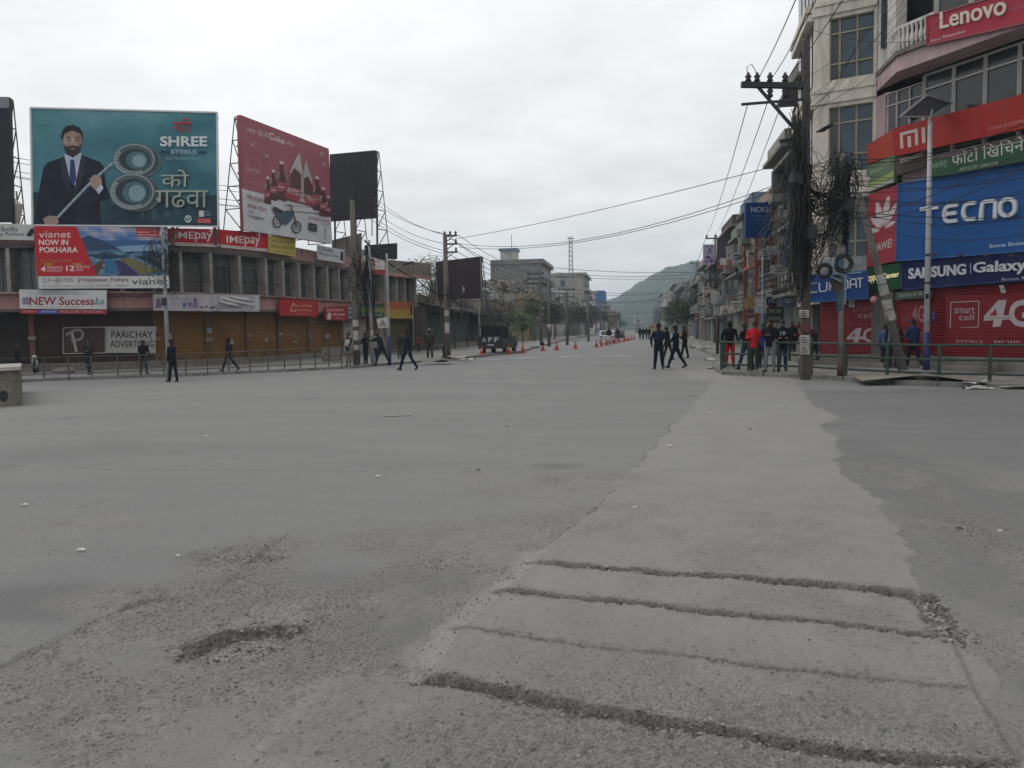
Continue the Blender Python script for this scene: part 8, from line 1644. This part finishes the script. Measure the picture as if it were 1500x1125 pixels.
# ================================================================== motorbike by the dark door
def motorbike(base, heading):
    t = thing('motorbike', 'black motorbike parked head on behind the railing by the dark door', 'motorbike', base); q = Matrix.Rotation(heading, 3, 'Z'); B_ = Vector(base); tr = MATS['tyre_rubber']; bk = mat('black_enamel', (.015, .015, .017), .3, .1); st = M_STEELG
    def fin(b, name, mm, par=t): b.v = [tuple(B_ + q @ Vector(p)) for p in b.v]; return b.build(name, mm, par, True)
    for y in (-.62, .62):
        b = MB(); vs = []; b.tube([(0, y + .3 * math.cos(a * .524), .31 + .3 * math.sin(a * .524)) for a in range(13)], .05, 8, False); w_ = fin(b, 'wheel', tr); b = MB(); b.lathe((0, y, .31), [(.03, -.06), (.12, -.05), (.12, .05), (.03, .06)], 10, Matrix.Rotation(R(90), 3, 'Y')); fin(b, 'hub', st, w_)
    b = MB(); b.ball((0, .12, .86), (.15, .3, .13)); fin(b, 'tank', bk); b = MB(); b.ball((0, -.38, .82), (.13, .38, .07)); fin(b, 'seat', mat('black_vinyl', (.02, .02, .02), .7)); b = MB(); b.box((0, .05, .48), (.25, .4, .36)); fin(b, 'engine', st)
    b = MB()
    for s in (-1, 1): b.tube([(s * .09, .62, .31), (s * .09, .42, .95)], .03, 6)
    fin(b, 'fork', st); b = MB(); b.tube([(-.36, .3, 1.05), (-.1, .42, 1.0), (.1, .42, 1.0), (.36, .3, 1.05)], .018, 6); fin(b, 'handlebar', bk); b = MB(); b.ball((0, .52, .88), (.1, .08, .1)); fin(b, 'headlight', mat('lamp_glass', (.5, .5, .48), .2)); b = MB(); b.ball((0, -.85, .8), (.08, .05, .06)); fin(b, 'tail_light', MATS['red_lamp'])
    b = MB(); b.ball((0, .62, .64), (.07, .26, .05)); fin(b, 'mudguard', bk); return t
motorbike(G(53, 546, .12), R(213))

# ================================================================== traffic cones
def cone():
    t = thing('traffic_cone', 'orange traffic cone', 'traffic cone', (0, 0, 0)); o = mat('cone_orange', '#a83a20', .6, .2, 6, .2); b = MB(); b.lathe((0, 0, .03), [(.16, 0), (.15, .02), (.11, .25), (.06, .5), (.03, .66), (.012, .68)], 14); b.build('cone_body', o, t, True)
    b = MB(); b.box((0, 0, .02), (.42, .42, .04)); b.build('base', o, t); b = MB(); b.lathe((0, 0, .03), [(.101, .32), (.084, .42)], 14); b.build('white_band', mat('cone_band', (.4, .38, .36), .6), t, True); return t
CN_ = [(706, 522, 'half hidden by the tail of the police truck'), (745, 519, 'standing at the front wheel of the police truck'), (766, 517, 'in front of the bright green bush'), (795, 514, 'with a dark bag over its top, before the banded pole'), (815.5, 513, 'second from the dark topped one'), (843, 511, 'alone in the gap of the cone line'), (873.5, 509, 'nearest of the row in mid road'), (881, 507.5, 'second of the row in mid road'), (888, 506, 'third of the row in mid road'), (894, 504.5, 'fourth of the row in mid road'), (901.5, 503, 'fifth of the row in mid road'), (907.5, 501.5, 'sixth of the row in mid road'), (913.5, 500.3, 'seventh of the row in mid road'), (917.5, 499.5, 'eighth of the row in mid road'), (921, 498.8, 'ninth of the row in mid road'), (925, 498, 'tenth of the row in mid road'), (929, 497.3, 'last and farthest of the row in mid road')]
c0 = cone()
for i, (u, v, lab) in enumerate(CN_):
    c = c0 if i == 0 else copy_tree(c0); c.location = G(u, v); c['label'] = 'orange traffic cone ' + lab; c['group'] = 'orange traffic cones down the road'; c.rotation_euler.z = i * .7
b = MB(); p = G(795, 514); b.lathe(p + ZUP * .42, [(.11, 0), (.13, .08), (.12, .22), (.07, .32), (.02, .34)], 10); props(b.build('bag', mat('black_plastic', (.02, .02, .02), .5), smooth=True), 'dark bag pulled over the cone before the banded pole', 'bag')

# ================================================================== small things
p0, p1, p2 = G(-60, 598), G(31.5, 594), G(33, 574)
b = MB(); H_ = .98
p3 = p0 + (p2 - p1) * 1.0
b.hexa([p0, p1, p2, p3], [x + ZUP * H_ for x in (p0, p1, p2, p3)]); bl_ = props(b.build('concrete_block', mat('block_concrete', '#757067', .95, .35, 2.2, .75, .6, 18, streak=.7)), 'grimy concrete block with a worn top at the side of the road', 'block'); 
b = MB(); c = (p0 + p1 + p2 + p3) / 4; b.hexa(*[[c + (x - c) * 1.03 + ZUP * z for x in (p0, p1, p2, p3)] for z in (H_ + .004, H_ + .1)]); b.build('coping', mat('pale_coping', '#a19e97', .9, .25, 2.5, .4), bl_)
b = MB(); n = (p1 - p0).cross(ZUP).normalized(); n = -n if n.dot(CP - p0) < 0 else n
for k, (a, z, rx, rz) in enumerate(((.72, .28, .16, .16), (.55, .3, .1, .2))): b.add([p0.lerp(p1, a + rx * .5 * math.cos(j * .524)) + ZUP * (z + rz * math.sin(j * .524)) + n * (.004 + .002 * k) for j in range(12)], [tuple(range(12))])
b.build('black_stain', mat('soot', (.03, .028, .026), .95, .4, 6), bl_)
s_ = Vector((0, 0, .02))
for (q, lab) in (([(1246, 549.5, 0), (1337, 549, .14), (1347, 557, .14), (1262, 558.5, 0)], 'flat grey board lying against the railing by the leaning pole'), ([(1340, 549, .17), (1440, 556.5, 0), (1450, 562, 0), (1350, 557, .17)], 'second flat board propped on the first along the railing')):
    P_ = [G(a, c, .13) + ZUP * z for a, c, z in q]; props(MB().slab(P_, (0, 0, .022)).build('plywood_board', mat('grey_plywood', '#8a8378', .8, .25, 2, .4)), lab, 'board')
def scrap(label, u, v, s, c, dz=0.0, name='litter_scrap', cat='litter', grp='pale litter scraps', hgt=.12):
    r = random.Random(int(u * 7 + v)); p = G(u, v, dz); b = MB(); n = 5; vs = []
    for i in range(n):
        for j in range(n): vs.append(p + Vector(((i / 4 - .5) * s * 1.6 + r.gauss(0, s * .08), (j / 4 - .5) * s + r.gauss(0, s * .08), max(.01, r.random() * hgt * s * 2))))
    b.add(vs, [(i * n + j, (i + 1) * n + j, (i + 1) * n + j + 1, i * n + j + 1) for i in range(n - 1) for j in range(n - 1)]); props(b.build(name, mat('scrap_' + c[1:], c, .7, .15, 5)), label, cat, grp)
for (u, v, s, c, dz, lab) in ((362, 545, .4, '#bdbcb8', 0, 'white plastic scrap at the kerb below the brown railing'), (1045, 528, .55, '#b5b4b0', 0, 'crumpled white plastic by the end of the green railing'), (1046, 540, .4, '#aaa9a6', 0, 'smaller white plastic scrap at the foot of the railing corner'), (1030, 503, 1.1, '#b3a596', 0, 'heap of pale rubbish beside the far kerb'), (1024, 510, .9, '#b9b8b4', 0, 'flattened white sack on the right edge of the road'), (1038, 513, 1.0, '#a5a2a0', 0, 'grey sack among rubbish near the post with a box'), (1430, 562, .4, '#c0bfbc', .1, 'white wrapper on the pavement under the railing'), (1432, 570, .4, '#a7a6a3', 0, 'grey paper strip in the gutter before the railing'), (1490, 570, .5, '#8f8d89', 0, 'grey plastic sheet lying on the kerb'), (686, 528, .5, '#b5b3ae', .12, 'pale sack on the rubble by the pole with three arms'), (640, 531, 1.0, '#6c6863', .1, 'heap of dark rubble behind the kerb near the soldier'), (668, 526, .9, '#8f8a83', .1, 'broken pale kerb rubble next to the pole with three arms'), (788, 510, .9, '#b0aea9', 0, 'white bundle lying at the kerb by the twin crossarm pole')):
    scrap(lab, u, v, s, c, dz)
for i, (u, v) in enumerate(((1465, 778), (1405, 776), (118, 809), (1072, 622), (1098, 630), (553, 700), (930, 745), (742, 627), (35, 742), (260, 818), (700, 690), (980, 655), (1010, 606), (508, 598), (1040, 606), (1150, 590), (180, 600), (300, 640))):
    p = G(u, v); s = .018 + .010 * (i % 3); c = '#c4c3be' if i % 3 != 1 else '#2a2826'; b = MB(); r = random.Random(i); z = zat(p.x, p.y) + .012
    b.slab([(p.x - s, p.y, z), (p.x, p.y - s * .4, z + .004), (p.x + s * 1.2, p.y + s * .1, z), (p.x + s * .2, p.y + s * .5, z + .01)], (0, 0, .004)); props(b.build('litter_scrap', mat('scrap_' + c[1:], c, .7, .15, 5)), ('white' if i % 3 != 1 else 'dark') + ' litter scrap lying on the open road', 'litter', 'scraps on the open road')
b = MB(); p = G(486, 530, .12); b.box(p + Vector((0, 0, .45)), (1.1, .6, .9), YAW); props(b.build('cabinet', mat('grey_cabinet', '#6a6762', .8, .25, 2, .4)), 'low grey cabinet on the pavement near the end of the ochre shutters', 'cabinet')
b = MB(); p = G(94, 546, .12); b.ball(p + ZUP * .1, (.7, .35, .2), 10, 6); props(b.build('sandbag', mat('dusty_sack', '#6f6a63', .95, .3, 3)), 'dusty sack lying behind the brown railing near the motorbike', 'sack')

# ================================================================== haze
HZ = True
if HZ:
    b = MB(); b.box((150, 900, 60 - .75), (3600, 2600, 123.5)); hz = b.build('haze', bpy.data.materials.new('haze_air'), loc=(0, 0, 0)); hz['kind'] = 'stuff'
    m = hz.data.materials[0]; m.use_nodes = True; t_ = m.node_tree; t_.nodes.clear(); o_ = t_.nodes.new('ShaderNodeOutputMaterial'); v_ = t_.nodes.new('ShaderNodeVolumePrincipled'); v_.inputs['Color'].default_value = (.72, .87, 1, 1); v_.inputs['Density'].default_value = .0005; v_.inputs['Anisotropy'].default_value = .1
    t_.links.new(v_.outputs[0], o_.inputs['Volume'])
